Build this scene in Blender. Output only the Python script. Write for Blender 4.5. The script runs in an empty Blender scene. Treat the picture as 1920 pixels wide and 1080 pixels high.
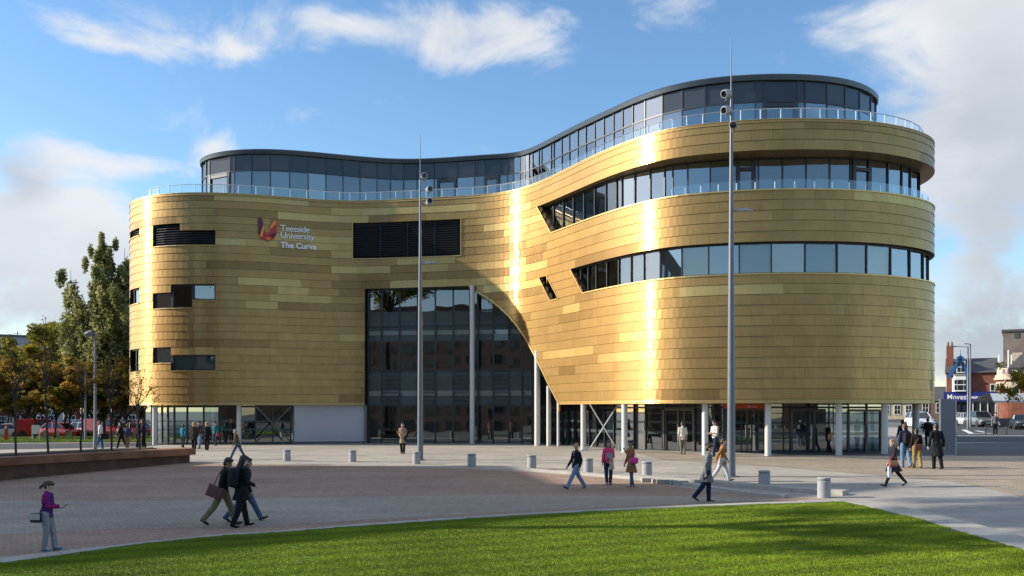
import bpy, bmesh, math, random
import numpy as np
from mathutils import Vector, Matrix, noise
from mathutils.geometry import tessellate_polygon
random.seed(7); rng = np.random.default_rng(7)
sc = bpy.context.scene
R = math.radians
# ---------------------------------------------------------------- camera
FPX, HX, HY = 1750.0, 960.0, 770.0          # focal length and horizon of the photograph, in its pixels
cam = bpy.data.objects.new('camera', bpy.data.cameras.new('camera'))
sc.collection.objects.link(cam); sc.camera = cam
cam.data.sensor_width = 36; cam.data.lens = 36*FPX/1920
cam.data.shift_y = (HY-540)/1920
cam.location = (0, 0, 0); cam.rotation_euler = (R(90), 0, 0)
cam.data.clip_start = 0.2; cam.data.clip_end = 3000
# ---------------------------------------------------------------- sky and sun
SUN_EL, SUN_AZ = R(24), R(275)              # compass bearing of the sun, 0 = +Y, clockwise
to_sun = Vector((math.sin(SUN_AZ)*math.cos(SUN_EL), math.cos(SUN_AZ)*math.cos(SUN_EL), math.sin(SUN_EL)))
SKY_K = 0.13
def build_world():
    w = bpy.data.worlds.new('World'); sc.world = w; w.use_nodes = True
    nt = w.node_tree; N = nt.nodes; L = nt.links; N.clear()
    out = N.new('ShaderNodeOutputWorld'); bg = N.new('ShaderNodeBackground'); bg.inputs['Strength'].default_value = SKY_K
    L.new(bg.outputs[0], out.inputs[0])
    sky = N.new('ShaderNodeTexSky'); sky.sky_type = 'NISHITA'; sky.sun_disc = False
    sky.sun_elevation = SUN_EL; sky.sun_rotation = SUN_AZ; sky.air_density = 1.0; sky.dust_density = 0.35; sky.ozone_density = 2.2
    hs = N.new('ShaderNodeHueSaturation'); hs.inputs['Saturation'].default_value = 1.15; hs.inputs['Value'].default_value = SKY_VAL
    L.new(sky.outputs[0], hs.inputs['Color'])
    def M(op, a, b=None, c=None, clamp=False):
        n = N.new('ShaderNodeMath'); n.operation = op; n.use_clamp = clamp
        for i, v in enumerate((a, b, c)):
            if v is None: continue
            if hasattr(v, 'node'): L.new(v, n.inputs[i])
            else: n.inputs[i].default_value = v
        return n.outputs[0]
    tc = N.new('ShaderNodeTexCoord'); sep = N.new('ShaderNodeSeparateXYZ'); L.new(tc.outputs['Generated'], sep.inputs[0])
    az = M('ARCTAN2', sep.outputs[0], sep.outputs[1]); el = M('ARCSINE', sep.outputs[2])
    cmb = N.new('ShaderNodeCombineXYZ'); L.new(az, cmb.inputs[0]); L.new(el, cmb.inputs[1])
    # stretched fractal noise on the direction
    mp = N.new('ShaderNodeVectorMath'); mp.operation = 'MULTIPLY'; L.new(tc.outputs['Generated'], mp.inputs[0]); mp.inputs[1].default_value = (1.0, 1.0, 1.7)
    n1 = N.new('ShaderNodeTexNoise'); n1.inputs['Scale'].default_value = 7.5; n1.inputs['Detail'].default_value = 10; n1.inputs['Roughness'].default_value = 0.60
    n1.inputs['Distortion'].default_value = 0.6
    L.new(mp.outputs[0], n1.inputs['Vector'])
    n2 = N.new('ShaderNodeTexNoise'); n2.inputs['Scale'].default_value = 9.0; n2.inputs['Detail'].default_value = 6
    L.new(mp.outputs[0], n2.inputs['Vector'])
    wsub = N.new('ShaderNodeVectorMath'); wsub.operation = 'SUBTRACT'; L.new(n2.outputs['Color'], wsub.inputs[0]); wsub.inputs[1].default_value = (.5, .5, .5)
    wsc = N.new('ShaderNodeVectorMath'); wsc.operation = 'MULTIPLY'; L.new(wsub.outputs[0], wsc.inputs[0]); wsc.inputs[1].default_value = (.16, .09, 0)
    wad = N.new('ShaderNodeVectorMath'); wad.operation = 'ADD'; L.new(cmb.outputs[0], wad.inputs[0]); L.new(wsc.outputs[0], wad.inputs[1])
    acc = None; gacc = None
    for (px, py, rx, ry, s, g) in CLOUDS:
        a = math.atan((px-HX)/FPX); e = math.atan((HY-py)/FPX*math.cos(a))
        v = N.new('ShaderNodeVectorMath'); v.operation = 'SUBTRACT'; L.new(wad.outputs[0], v.inputs[0]); v.inputs[1].default_value = (a, e, 0)
        m = N.new('ShaderNodeVectorMath'); m.operation = 'MULTIPLY'; L.new(v.outputs[0], m.inputs[0]); m.inputs[1].default_value = (FPX/rx, FPX/ry, 0)
        d = N.new('ShaderNodeVectorMath'); d.operation = 'DOT_PRODUCT'; L.new(m.outputs[0], d.inputs[0]); L.new(m.outputs[0], d.inputs[1])
        ex = M('EXPONENT', M('MULTIPLY', d.outputs['Value'], -0.8))
        t = M('MULTIPLY', ex, s); acc = t if acc is None else M('ADD', acc, t)
        if g: t = M('MULTIPLY', ex, g); gacc = t if gacc is None else M('ADD', gacc, t)
    # outside the frame: broken cloud around, thicker cloud added overhead for fill light
    away = M('SMOOTH_MIN', M('ABSOLUTE', az), 3.0, .1)
    aw = N.new('ShaderNodeMapRange'); L.new(M('ABSOLUTE', az), aw.inputs[0]); aw.inputs[1].default_value = .6; aw.inputs[2].default_value = 1.1; aw.inputs[3].default_value = 0; aw.inputs[4].default_value = .22
    aw2 = N.new('ShaderNodeMapRange'); L.new(el, aw2.inputs[0]); aw2.inputs[1].default_value = .5; aw2.inputs[2].default_value = .9; aw2.inputs[3].default_value = 0; aw2.inputs[4].default_value = .9
    acc = M('ADD', M('ADD', acc, aw.outputs[0]), aw2.outputs[0])
    dens = M('ADD', M('MULTIPLY', M('SUBTRACT', n1.outputs['Fac'], .5), 3.0), M('MULTIPLY', acc, .80))
    cov = N.new('ShaderNodeMapRange'); cov.interpolation_type = 'SMOOTHSTEP'; L.new(dens, cov.inputs[0]); cov.inputs[1].default_value = .30; cov.inputs[2].default_value = 1.30
    shade = N.new('ShaderNodeMapRange'); L.new(M('ADD', M('MULTIPLY', n2.outputs['Fac'], .5), M('MINIMUM', gacc, .8)), shade.inputs[0]); shade.inputs[1].default_value = .25; shade.inputs[2].default_value = 1.15
    cc = N.new('ShaderNodeMix'); cc.data_type = 'RGBA'; L.new(shade.outputs[0], cc.inputs[0])
    k = 1/SKY_K
    cc.inputs[6].default_value = (.62*k, .63*k, .645*k, 1); cc.inputs[7].default_value = (.27*k, .31*k, .37*k, 1)
    mx = N.new('ShaderNodeMix'); mx.data_type = 'RGBA'; L.new(M('MULTIPLY', cov.outputs[0], .93), mx.inputs[0]); L.new(hs.outputs[0], mx.inputs[6]); L.new(cc.outputs[2], mx.inputs[7])
    L.new(mx.outputs[2], bg.inputs['Color'])
SKY_VAL = 1.15
CLOUDS = [  # centre and radii in the photograph's pixels (turned into directions), thickness, greyness
 (200,62,110,32,.95,0),(440,95,60,46,.95,0),(560,10,90,30,.4,0),(740,50,230,52,.75,.05),(900,90,120,50,.75,.1),(1000,60,60,60,.5,0),
 (1225,25,90,50,.6,0),(1700,45,130,60,.95,0),(1850,80,170,120,1.15,.12),(1840,250,110,120,.9,.25),(1890,430,150,220,1.15,.4),
 (150,285,110,26,.7,0),(190,335,120,48,1.0,0),(340,268,85,34,.95,0),(0,335,50,45,.7,.5),(60,440,130,42,.9,.05),(170,420,90,40,.8,0),
 (40,560,260,70,.95,.25),(230,480,120,50,.9,.15),(620,190,90,22,.42,0),(740,198,32,22,.5,0),(920,262,90,26,.6,0),(30,175,60,22,.45,0),
 (80,205,60,20,.4,0),(1840,640,200,90,1.0,.5),(300,300,60,26,.4,0),(1430,-40,160,60,.3,0),(-250,450,160,260,.6,.3),(330,200,60,22,.6,0),(560,215,60,20,.6,0),(100,520,90,30,.7,0),(640,40,90,40,.5,0),(90,250,60,30,.4,0),(330,620,300,60,.8,.3)]
build_world()
sun = bpy.data.objects.new('sun', bpy.data.lights.new('sun', 'SUN')); sc.collection.objects.link(sun)
sun.data.energy = 5.0; sun.data.angle = R(0.55); sun.data.color = (1.0, .92, .79)
sun.rotation_euler = to_sun.to_track_quat('Z', 'Y').to_euler()
sc.view_settings.view_transform = 'Standard'; sc.view_settings.look = 'None'
sc.view_settings.exposure = 0.50; sc.view_settings.gamma = 1; sc.view_settings.use_curve_mapping = False
sc.render.engine = 'CYCLES'; sc.cycles.max_bounces = 7; sc.cycles.transparent_max_bounces = 16
sc.cycles.sample_clamp_indirect = 6; sc.cycles.caustics_reflective = False; sc.cycles.use_denoising = True
# ---------------------------------------------------------------- ground height and pixel helpers
_KY = [0, 22, 35, 50, 60, 75, 95, 5000]
_KA = [-3.25, -2.95, -2.64, -2.36, -2.29, -2.27, -2.22, -2.22]
_KB = [.021, .020, .012, .006, .002, .006, .010, .010]
def gz(x, y):
    return float(np.interp(y, _KY, _KA) + np.interp(y, _KY, _KB)*max(-80, min(80, x)))
def g(px, py, dz=0):                                  # where a sight line meets the ground (raised by dz)
    lo, hi = 4.0, 2000.0
    for _ in range(60):
        m = (lo+hi)/2
        if (HY-py)/FPX*m < gz((px-HX)/FPX*m, m)+dz: hi = m
        else: lo = m
    return Vector(((px-HX)/FPX*lo, lo, gz((px-HX)/FPX*lo, lo)+dz))
def at(px, py, Y): return Vector(((px-HX)/FPX*Y, Y, (HY-py)/FPX*Y))
# ---------------------------------------------------------------- objects
C = sc.collection
def tag(o, label=None, cat=None, group=None, kind=None):
    if label: o['label'] = label
    if cat: o['category'] = cat
    if group: o['group'] = group
    if kind: o['kind'] = kind
    return o
def empty(name, loc, label=None, cat=None, group=None, rz=0):
    o = bpy.data.objects.new(name, None); C.objects.link(o); o.location = loc; o.rotation_euler = (0, 0, rz)
    o.empty_display_size = .3
    return tag(o, label, cat, group)
class MB:
    """collects faces, then links them as one mesh object"""
    def __init__(s): s.v = []; s.f = []; s.mi = []; s.tone = []; s.uv = []; s.cur = 0; s.t = .5
    def face(s, pts, uv=None, mi=None, tone=None):
        b = len(s.v); s.v += [tuple(p) for p in pts]; s.f.append(tuple(range(b, b+len(pts))))
        s.mi.append(s.cur if mi is None else mi); s.tone.append(s.t if tone is None else tone)
        s.uv += uv if uv else [(0, 0)]*len(pts)
    def box(s, c, d, rz=0, M=None, taper=1.0):
        x, y, z = (q/2 for q in d); P = []
        for k, (sx, sy, sz) in enumerate(((-1,-1,-1),(1,-1,-1),(1,1,-1),(-1,1,-1),(-1,-1,1),(1,-1,1),(1,1,1),(-1,1,1))):
            t = taper if sz > 0 else 1
            P.append(Vector((sx*x*t, sy*y*t, sz*z)))
        m = Matrix.Translation(c) @ Matrix.Rotation(rz, 4, 'Z')
        if M is not None: m = M @ m
        P = [m @ p for p in P]
        for q in ((0,3,2,1),(4,5,6,7),(0,1,5,4),(1,2,6,5),(2,3,7,6),(3,0,4,7)): s.face([P[i] for i in q])
    def prism(s, poly, z0, z1, M=None):                   # poly counter-clockwise in XY; z0, z1 numbers
        f = M or Matrix.Identity(4)
        lo = [f @ Vector((p[0], p[1], z0)) for p in poly]; hi = [f @ Vector((p[0], p[1], z1)) for p in poly]
        n = len(poly)
        s.cap(hi); s.cap(lo[::-1])
        for i in range(n): s.face([lo[i], lo[(i+1) % n], hi[(i+1) % n], hi[i]])
    def cap(s, pts):
        if len(pts) <= 4: s.face(pts); return
        n0 = sum(((pts[i]-pts[0]).cross(pts[i+1]-pts[0]) for i in range(1, len(pts)-1)), Vector())
        for t in tessellate_polygon([pts]):
            a, b, c = (pts[i] for i in t)
            if (b-a).cross(c-a).dot(n0) < 0: b, c = c, b
            s.face([a, b, c])
    def tube(s, pts, rad, n=10, cap=True):
        pts = [Vector(p) for p in pts]; rad = rad if hasattr(rad, '__len__') else [rad]*len(pts)
        rings = []; up = None
        for i, p in enumerate(pts):
            d = (pts[min(i+1, len(pts)-1)]-pts[max(i-1, 0)]).normalized()
            if up is None: up = Vector((1, 0, 0)) if abs(d.x) < .9 else Vector((0, 1, 0))
            a = (up-d*up.dot(d)).normalized(); b = d.cross(a); up = a
            rings.append([p+(a*math.cos(2*math.pi*k/n)+b*math.sin(2*math.pi*k/n))*rad[i] for k in range(n)])
        for r0, r1 in zip(rings, rings[1:]):
            for k in range(n): s.face([r0[k], r0[(k+1) % n], r1[(k+1) % n], r1[k]])
        if cap: s.face(rings[0][::-1]); s.face(rings[-1])
    def lathe(s, prof, c=(0, 0, 0), n=16, M=None, sy=1):
        m = (M or Matrix.Identity(4)) @ Matrix.Translation(c)
        R_ = [[m @ Vector((r*math.cos(2*math.pi*k/n), sy*r*math.sin(2*math.pi*k/n), z)) for k in range(n)] for r, z in prof]
        for a, b in zip(R_, R_[1:]):
            for k in range(n): s.face([a[k], a[(k+1) % n], b[(k+1) % n], b[k]])
        if prof[0][0] > 1e-4: s.face(R_[0][::-1])
        if prof[-1][0] > 1e-4: s.face(R_[-1])
    def loft(s, rings, cap=True):
        n = len(rings[0])
        for a, b in zip(rings, rings[1:]):
            for k in range(n): s.face([a[k], a[(k+1) % n], b[(k+1) % n], b[k]])
        if cap: s.cap([Vector(p) for p in rings[0]][::-1]); s.cap([Vector(p) for p in rings[-1]])
    def mesh(s, name, mats, smooth=False, weld=False):
        me = bpy.data.meshes.new(name); me.from_pydata(s.v, [], s.f)
        for m in (mats if isinstance(mats, (list, tuple)) else [mats]): me.materials.append(m)
        me.polygons.foreach_set('material_index', s.mi)
        uv = me.uv_layers.new(name='UVMap'); uv.data.foreach_set('uv', [c for u in s.uv for c in u])
        at_ = me.attributes.new('tone', 'FLOAT', 'FACE'); at_.data.foreach_set('value', s.tone)
        if weld or smooth:
            bm = bmesh.new(); bm.from_mesh(me); bmesh.ops.remove_doubles(bm, verts=bm.verts, dist=1e-5)
            bm.to_mesh(me); bm.free()
        if smooth:
            me.polygons.foreach_set('use_smooth', [True]*len(me.polygons))
            me.set_sharp_from_angle(angle=smooth if isinstance(smooth, float) else R(38))
        me.update(); return me
    def build(s, name, mats, parent=None, smooth=False, weld=False):
        o = bpy.data.objects.new(name, s.mesh(name, mats, smooth, weld)); C.objects.link(o)
        if parent is not None: o.parent = parent
        return o
def copy_tree(o, parent=None):
    c = o.copy(); C.objects.link(c); c.parent = parent
    for ch in list(o.children): copy_tree(ch, c)
    return c
# ---------------------------------------------------------------- materials
GROT = 0.25
MATS = {}
def mat(name, col, rough=.6, metal=0, spec=.5, noise_amt=.12, nscale=8, bump=0, bscale=40, tone=None, aniso=0, trans=0, coat=0, emis=None, dirt=0):
    if name in MATS: return MATS[name]
    m = bpy.data.materials.new(name); m.use_nodes = True; nt = m.node_tree; N = nt.nodes; L = nt.links
    p = N['Principled BSDF']; p.inputs['Roughness'].default_value = rough; p.inputs['Metallic'].default_value = metal
    p.inputs['Specular IOR Level'].default_value = spec; p.inputs['Coat Weight'].default_value = coat
    geo = N.new('ShaderNodeNewGeometry')
    nz = N.new('ShaderNodeTexNoise'); nz.inputs['Scale'].default_value = nscale; nz.inputs['Detail'].default_value = 5
    L.new(geo.outputs['Position'], nz.inputs['Vector'])
    mr = N.new('ShaderNodeMapRange'); L.new(nz.outputs['Fac'], mr.inputs[0]); mr.inputs[1].default_value = .25; mr.inputs[2].default_value = .75
    mr.inputs[3].default_value = 1-noise_amt; mr.inputs[4].default_value = 1+noise_amt
    base = N.new('ShaderNodeMix'); base.data_type = 'RGBA'; base.blend_type = 'MULTIPLY'; base.inputs[0].default_value = 1
    if tone:
        a = N.new('ShaderNodeAttribute'); a.attribute_name = 'tone'
        rp = N.new('ShaderNodeValToRGB'); e = rp.color_ramp.elements
        while len(e) < len(tone): e.new(.5)
        for i, (pos, c) in enumerate(tone): e[i].position = pos; e[i].color = (*c, 1)
        L.new(a.outputs['Fac'], rp.inputs[0]); L.new(rp.outputs[0], base.inputs[6])
    else: base.inputs[6].default_value = (*col, 1)
    L.new(mr.outputs[0], base.inputs[7]); L.new(base.outputs[2], p.inputs['Base Color'])
    if bump:
        b = N.new('ShaderNodeTexNoise'); b.inputs['Scale'].default_value = bscale; b.inputs['Detail'].default_value = 4
        L.new(geo.outputs['Position'], b.inputs['Vector'])
        bp = N.new('ShaderNodeBump'); bp.inputs['Strength'].default_value = bump; bp.inputs['Distance'].default_value = .02
        L.new(b.outputs['Fac'], bp.inputs['Height']); L.new(bp.outputs[0], p.inputs['Normal'])
    if aniso:
        p.inputs['Anisotropic'].default_value = aniso
        tg = N.new('ShaderNodeTangent'); tg.direction_type = 'UV_MAP'; tg.uv_map = 'UVMap'; L.new(tg.outputs[0], p.inputs['Tangent'])
    if emis: p.inputs['Emission Color'].default_value = (*emis[0], 1); p.inputs['Emission Strength'].default_value = emis[1]
    MATS[name] = m; return m
def glass(name, tint, refl, rough=.01, opaque=0.0, body=(.02, .03, .035)):
    """real see-through pane: tinted transmission, opaque share, mirror share from fresnel"""
    if name in MATS: return MATS[name]
    m = bpy.data.materials.new(name); m.use_nodes = True; nt = m.node_tree; N = nt.nodes; L = nt.links; N.clear()
    out = N.new('ShaderNodeOutputMaterial'); tr = N.new('ShaderNodeBsdfTransparent'); tr.inputs[0].default_value = (*tint, 1)
    df = N.new('ShaderNodeBsdfDiffuse'); df.inputs[0].default_value = (*body, 1)
    gl = N.new('ShaderNodeBsdfGlossy'); gl.inputs['Roughness'].default_value = rough; gl.inputs[0].default_value = (.93, .97, 1, 1)
    geo = N.new('ShaderNodeNewGeometry')
    nz = N.new('ShaderNodeTexNoise'); nz.inputs['Scale'].default_value = .55; nz.inputs['Detail'].default_value = 1; L.new(geo.outputs['Position'], nz.inputs['Vector'])
    bp = N.new('ShaderNodeBump'); bp.inputs['Strength'].default_value = .12; bp.inputs['Distance'].default_value = .03
    L.new(nz.outputs['Fac'], bp.inputs['Height']); L.new(bp.outputs[0], gl.inputs['Normal'])
    m1 = N.new('ShaderNodeMixShader'); m1.inputs[0].default_value = opaque; L.new(tr.outputs[0], m1.inputs[1]); L.new(df.outputs[0], m1.inputs[2])
    fr = N.new('ShaderNodeFresnel'); fr.inputs[0].default_value = 1.5
    ad = N.new('ShaderNodeMath'); ad.operation = 'MULTIPLY_ADD'; ad.use_clamp = True; L.new(fr.outputs[0], ad.inputs[0]); ad.inputs[1].default_value = 1.0; ad.inputs[2].default_value = refl
    m2 = N.new('ShaderNodeMixShader'); L.new(ad.outputs[0], m2.inputs[0]); L.new(m1.outputs[0], m2.inputs[1]); L.new(gl.outputs[0], m2.inputs[2])
    L.new(m2.outputs[0], out.inputs[0]); MATS[name] = m; return m
GOLD_RAMP = [(0, (.28, .172, .070)), (.35, (.36, .226, .089)), (.6, (.42, .268, .103)), (.85, (.50, .333, .128)), (1, (.55, .40, .16))]
def gold_mat():
    """brushed alloy: a sharp anisotropic lobe over a wide soft one"""
    m = mat('gold_alloy', None, rough=.27, metal=1, noise_amt=.07, nscale=1.2, tone=GOLD_RAMP, aniso=.85, bump=.03, bscale=1.4)
    nt = m.node_tree; N = nt.nodes; L = nt.links; p = N['Principled BSDF']; p.inputs['Anisotropic Rotation'].default_value = GROT
    q = N.new('ShaderNodeBsdfPrincipled'); q.inputs['Metallic'].default_value = 1; q.inputs['Roughness'].default_value = .62
    L.new(p.inputs['Base Color'].links[0].from_socket, q.inputs['Base Color'])
    # brushed streaks along the sheet
    geo = N['Geometry']; vm = N.new('ShaderNodeVectorMath'); vm.operation = 'MULTIPLY'; vm.inputs[1].default_value = (2.5, 2.5, .5); L.new(geo.outputs['Position'], vm.inputs[0])
    nz = N.new('ShaderNodeTexNoise'); nz.inputs['Scale'].default_value = 2.2; nz.inputs['Detail'].default_value = 6; L.new(vm.outputs[0], nz.inputs['Vector'])
    mr = N.new('ShaderNodeMapRange'); L.new(nz.outputs['Fac'], mr.inputs[0]); mr.inputs[1].default_value = .3; mr.inputs[2].default_value = .7; mr.inputs[3].default_value = .18; mr.inputs[4].default_value = .30; L.new(mr.outputs[0], p.inputs['Roughness'])
    mx = N.new('ShaderNodeMixShader'); mx.inputs[0].default_value = .58; out = N['Material Output']
    L.new(p.outputs[0], mx.inputs[1]); L.new(q.outputs[0], mx.inputs[2]); L.new(mx.outputs[0], out.inputs[0]); return m
gold = gold_mat()
gold_trim = mat('gold_trim', (.58, .41, .17), rough=.45, metal=1, noise_amt=.06)
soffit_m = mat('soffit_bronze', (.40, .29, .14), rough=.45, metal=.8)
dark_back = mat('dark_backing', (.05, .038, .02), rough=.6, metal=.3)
frame_m = mat('dark_frame', (.028, .034, .042), rough=.4, spec=.5, noise_amt=.05)
steel = mat('brushed_steel', (.62, .64, .66), rough=.3, metal=1)
white_col = mat('white_column_paint', (.60, .59, .56), rough=.45, noise_amt=.04)
render_w = mat('pale_grey_render', (.50, .50, .53), rough=.8, bump=.1, noise_amt=.05, nscale=.8)
concrete = mat('concrete', (.36, .35, .34), rough=.8, bump=.25, bscale=30, noise_amt=.15, nscale=2)
slab_m = mat('interior_slab', (.55, .55, .52), rough=.8)
core_m = mat('interior_wall', (.16, .17, .17), rough=.8, noise_amt=.3, nscale=.7)
inner_dk = mat('interior_dark', (.05, .052, .055), rough=.8, noise_amt=.4, nscale=.8)
blind_m = mat('pale_blind', (.66, .78, .70), rough=.8, noise_amt=.03)
spandrel = mat('spandrel_panel', (.035, .040, .048), rough=.12, spec=.6, noise_amt=.1, nscale=.5, tone=[(0, (.018, .024, .034)), (1, (.06, .062, .068))])
glass_clear = glass('clear_glass', (.60, .72, .70), .08)
glass_mid = glass('tinted_glass', (.40, .52, .53), .17)
glass_blue = glass('reflective_glass', (.30, .44, .44), .25)
glass_frost = glass('frosted_glass', (.45, .55, .54), .02, opaque=.6, body=(.11, .15, .155))
glass_rail = glass('railing_glass', (.84, .93, .92), .08)
# ================================================================ GROUND
def sheet(name, poly, dz, m, step=2.0, label=None, kind='structure', thick=0, coarse=False):
    """flat polygon cut on a world grid and draped over the sloping ground"""
    bm = bmesh.new(); vs = [bm.verts.new((p[0], p[1], 0)) for p in poly]; f = bm.faces.new(vs)
    if f.normal.z < 0 or True:
        bm.normal_update()
        if f.normal.z < 0: f.normal_flip()
    xs = [p[0] for p in poly]; ys = [p[1] for p in poly]
    cuts = [((0, c, 0), (0, 1, 0)) for c in np.arange(math.ceil(min(ys)/step)*step, max(ys), step)] + [((c, 0, 0), (1, 0, 0)) for c in np.arange(math.ceil(min(xs)/step)*step, max(xs), step)]
    for co, no in cuts:
        bmesh.ops.bisect_plane(bm, geom=bm.verts[:]+bm.edges[:]+bm.faces[:], plane_co=co, plane_no=no, dist=1e-5)
    if thick:
        r = bmesh.ops.extrude_edge_only(bm, edges=[e for e in bm.edges if e.is_boundary])
        low = {v for v in r['geom'] if isinstance(v, bmesh.types.BMVert)}
    else: low = set()
    for v in bm.verts: v.co.z = gz(v.co.x, v.co.y)+(dz-thick if v in low else dz)
    me = bpy.data.meshes.new(name); bmesh.ops.recalc_face_normals(bm, faces=bm.faces)
    up = sum(f.normal.z*f.calc_area() for f in bm.faces)
    if up < 0: bmesh.ops.reverse_faces(bm, faces=bm.faces)
    bm.to_mesh(me); bm.free(); me.materials.append(m)
    o = bpy.data.objects.new(name, me); C.objects.link(o)
    if kind: o['kind'] = kind
    if label: o['label'] = label
    return o
def ground_mat(name, cols, scale, brick=None, rough=.8, bump=.3, streak=None, mortar=.7, spec=.4):
    """speckled ground colour from layered noise, optional paver joints; cols = three colours"""
    m = bpy.data.materials.new(name); m.use_nodes = True; nt = m.node_tree; N = nt.nodes; L = nt.links
    p = N['Principled BSDF']; p.inputs['Roughness'].default_value = rough; p.inputs['Specular IOR Level'].default_value = spec
    geo = N.new('ShaderNodeNewGeometry')
    a = N.new('ShaderNodeTexNoise'); a.inputs['Scale'].default_value = scale[0]; a.inputs['Detail'].default_value = 6; a.inputs['Roughness'].default_value = .65
    b = N.new('ShaderNodeTexNoise'); b.inputs['Scale'].default_value = scale[1]; b.inputs['Detail'].default_value = 3; b.inputs['Roughness'].default_value = .7
    vm = N.new('ShaderNodeVectorMath'); vm.operation = 'MULTIPLY'; vm.inputs[1].default_value = streak or (1, 1, 1)
    L.new(geo.outputs['Position'], vm.inputs[0]); L.new(vm.outputs[0], a.inputs['Vector']); L.new(geo.outputs['Position'], b.inputs['Vector'])
    r = N.new('ShaderNodeValToRGB'); e = r.color_ramp.elements; e.new(.5)
    for i, (q, c) in enumerate(zip((.3, .5, .7), cols)): e[i].position = q; e[i].color = (*c, 1)
    mxf = N.new('ShaderNodeMath'); mxf.operation = 'MULTIPLY_ADD'; L.new(b.outputs['Fac'], mxf.inputs[0]); mxf.inputs[1].default_value = .6
    s2 = N.new('ShaderNodeMath'); s2.operation = 'MULTIPLY'; L.new(a.outputs['Fac'], s2.inputs[0]); s2.inputs[1].default_value = .4; L.new(s2.outputs[0], mxf.inputs[2])
    L.new(mxf.outputs[0], r.inputs[0]); col = r.outputs[0]; hgt = b.outputs['Fac']
    if brick:
        bt = N.new('ShaderNodeTexBrick'); bt.inputs['Scale'].default_value = 1; bt.inputs['Brick Width'].default_value = brick[0]; bt.inputs['Row Height'].default_value = brick[1]
        bt.inputs['Mortar Size'].default_value = brick[2]; bt.inputs['Color1'].default_value = (1.08, 1.06, 1.04, 1); bt.inputs['Color2'].default_value = (.86, .87, .88, 1); bt.inputs['Mortar'].default_value = (mortar, mortar, mortar, 1)
        bt.inputs['Mortar Smooth'].default_value = .3
        mp = N.new('ShaderNodeMapping'); mp.inputs['Rotation'].default_value = (0, 0, brick[3]); L.new(geo.outputs['Position'], mp.inputs[0]); L.new(mp.outputs[0], bt.inputs['Vector'])
        mm = N.new('ShaderNodeMix'); mm.data_type = 'RGBA'; mm.blend_type = 'MULTIPLY'; mm.inputs[0].default_value = 1
        L.new(col, mm.inputs[6]); L.new(bt.outputs['Color'], mm.inputs[7]); col = mm.outputs[2]
    big = N.new('ShaderNodeTexNoise'); big.inputs['Scale'].default_value = .22; big.inputs['Detail'].default_value = 7; big.inputs['Roughness'].default_value = .7; L.new(geo.outputs['Position'], big.inputs['Vector'])
    bm_ = N.new('ShaderNodeMapRange'); L.new(big.outputs['Fac'], bm_.inputs[0]); bm_.inputs[1].default_value = .3; bm_.inputs[2].default_value = .7; bm_.inputs[3].default_value = .80; bm_.inputs[4].default_value = 1.12
    m3 = N.new('ShaderNodeMix'); m3.data_type = 'RGBA'; m3.blend_type = 'MULTIPLY'; m3.inputs[0].default_value = 1; L.new(col, m3.inputs[6]); L.new(bm_.outputs[0], m3.inputs[7]); col = m3.outputs[2]
    L.new(col, p.inputs['Base Color'])
    bp = N.new('ShaderNodeBump'); bp.inputs['Strength'].default_value = bump; bp.inputs['Distance'].default_value = .02; L.new(hgt, bp.inputs['Height']); L.new(bp.outputs[0], p.inputs['Normal'])
    return m
m_pale = ground_mat('pale_stone_paving', [(.34, .30, .245), (.40, .36, .30), (.45, .41, .35)], (1.2, 14), brick=(.9, .6, .008, 0), bump=.15)
m_cobble = ground_mat('brown_setts', [(.24, .155, .11), (.37, .25, .18), (.50, .365, .275)], (.5, 7), brick=(.2, .1, .012, .3), bump=.8, streak=(.25, 1.4, 1), mortar=.6)
m_grey = ground_mat('grey_setts', [(.26, .215, .165), (.37, .312, .248), (.50, .43, .35)], (.5, 8), brick=(.2, .1, .012, .3), bump=.7, streak=(.25, 1.4, 1), mortar=.65)
m_slab = ground_mat('grey_slab_path', [(.30, .275, .24), (.36, .33, .292), (.42, .385, .345)], (.6, 10), brick=(.9, .45, .006, 0), bump=.15, streak=(.3, 1.5, 1))
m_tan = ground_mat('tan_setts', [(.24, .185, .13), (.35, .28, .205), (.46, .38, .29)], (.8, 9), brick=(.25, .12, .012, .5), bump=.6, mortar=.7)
m_asph = ground_mat('asphalt', [(.045, .046, .048), (.06, .06, .062), (.08, .08, .08)], (.5, 20), bump=.4)
m_kerb = ground_mat('kerb_stone', [(.30, .275, .24), (.40, .37, .325), (.48, .45, .40)], (2, 25), bump=.2)
m_soil = ground_mat('turf', [(.035, .075, .008), (.06, .12, .012), (.09, .17, .02)], (1.5, 30), bump=.6)
m_far = ground_mat('far_ground', [(.10, .10, .09), (.14, .14, .12), (.18, .17, .15)], (.1, 2), bump=.1)
def P2(*pts): return [g(*p).xy for p in pts]
# base sheet to the horizon
bm = MB(); gx = sorted(set(list(range(-1500, -80, 200))+list(range(-80, 81, 8))+list(range(100, 1501, 200)))); gy = sorted(set([-300, -60]+list(range(-20, 130, 4))+list(range(140, 2600, 200))))
for i in range(len(gx)-1):
    for j in range(len(gy)-1):
        q = [(gx[i], gy[j]), (gx[i+1], gy[j]), (gx[i+1], gy[j+1]), (gx[i], gy[j+1])]
        bm.face([(x, y, gz(x, y)-.03) for x, y in q])
o = bm.build('ground', m_far); tag(o, 'grey brown open ground reaching the horizon', kind='structure')
sheet('plaza_paving', [(-70, 6), (40, 6), (60, 70), (46, 100), (-80, 100)], 0, m_pale, label='pale stone paving of the plaza around the gold building')
lawn_L = [(-420,1100),(0,1054.5),(111,1039.5),(266,1018),(400,1003.5),(480,1000),(700,983),(960,966),(1200,953.5),(1440,944),(1585,939.7)]
lawn_R = [(1585,939.7),(1719.5,970.6),(1846.6,1009),(1920,1029.5),(2100,1090)]
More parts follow.
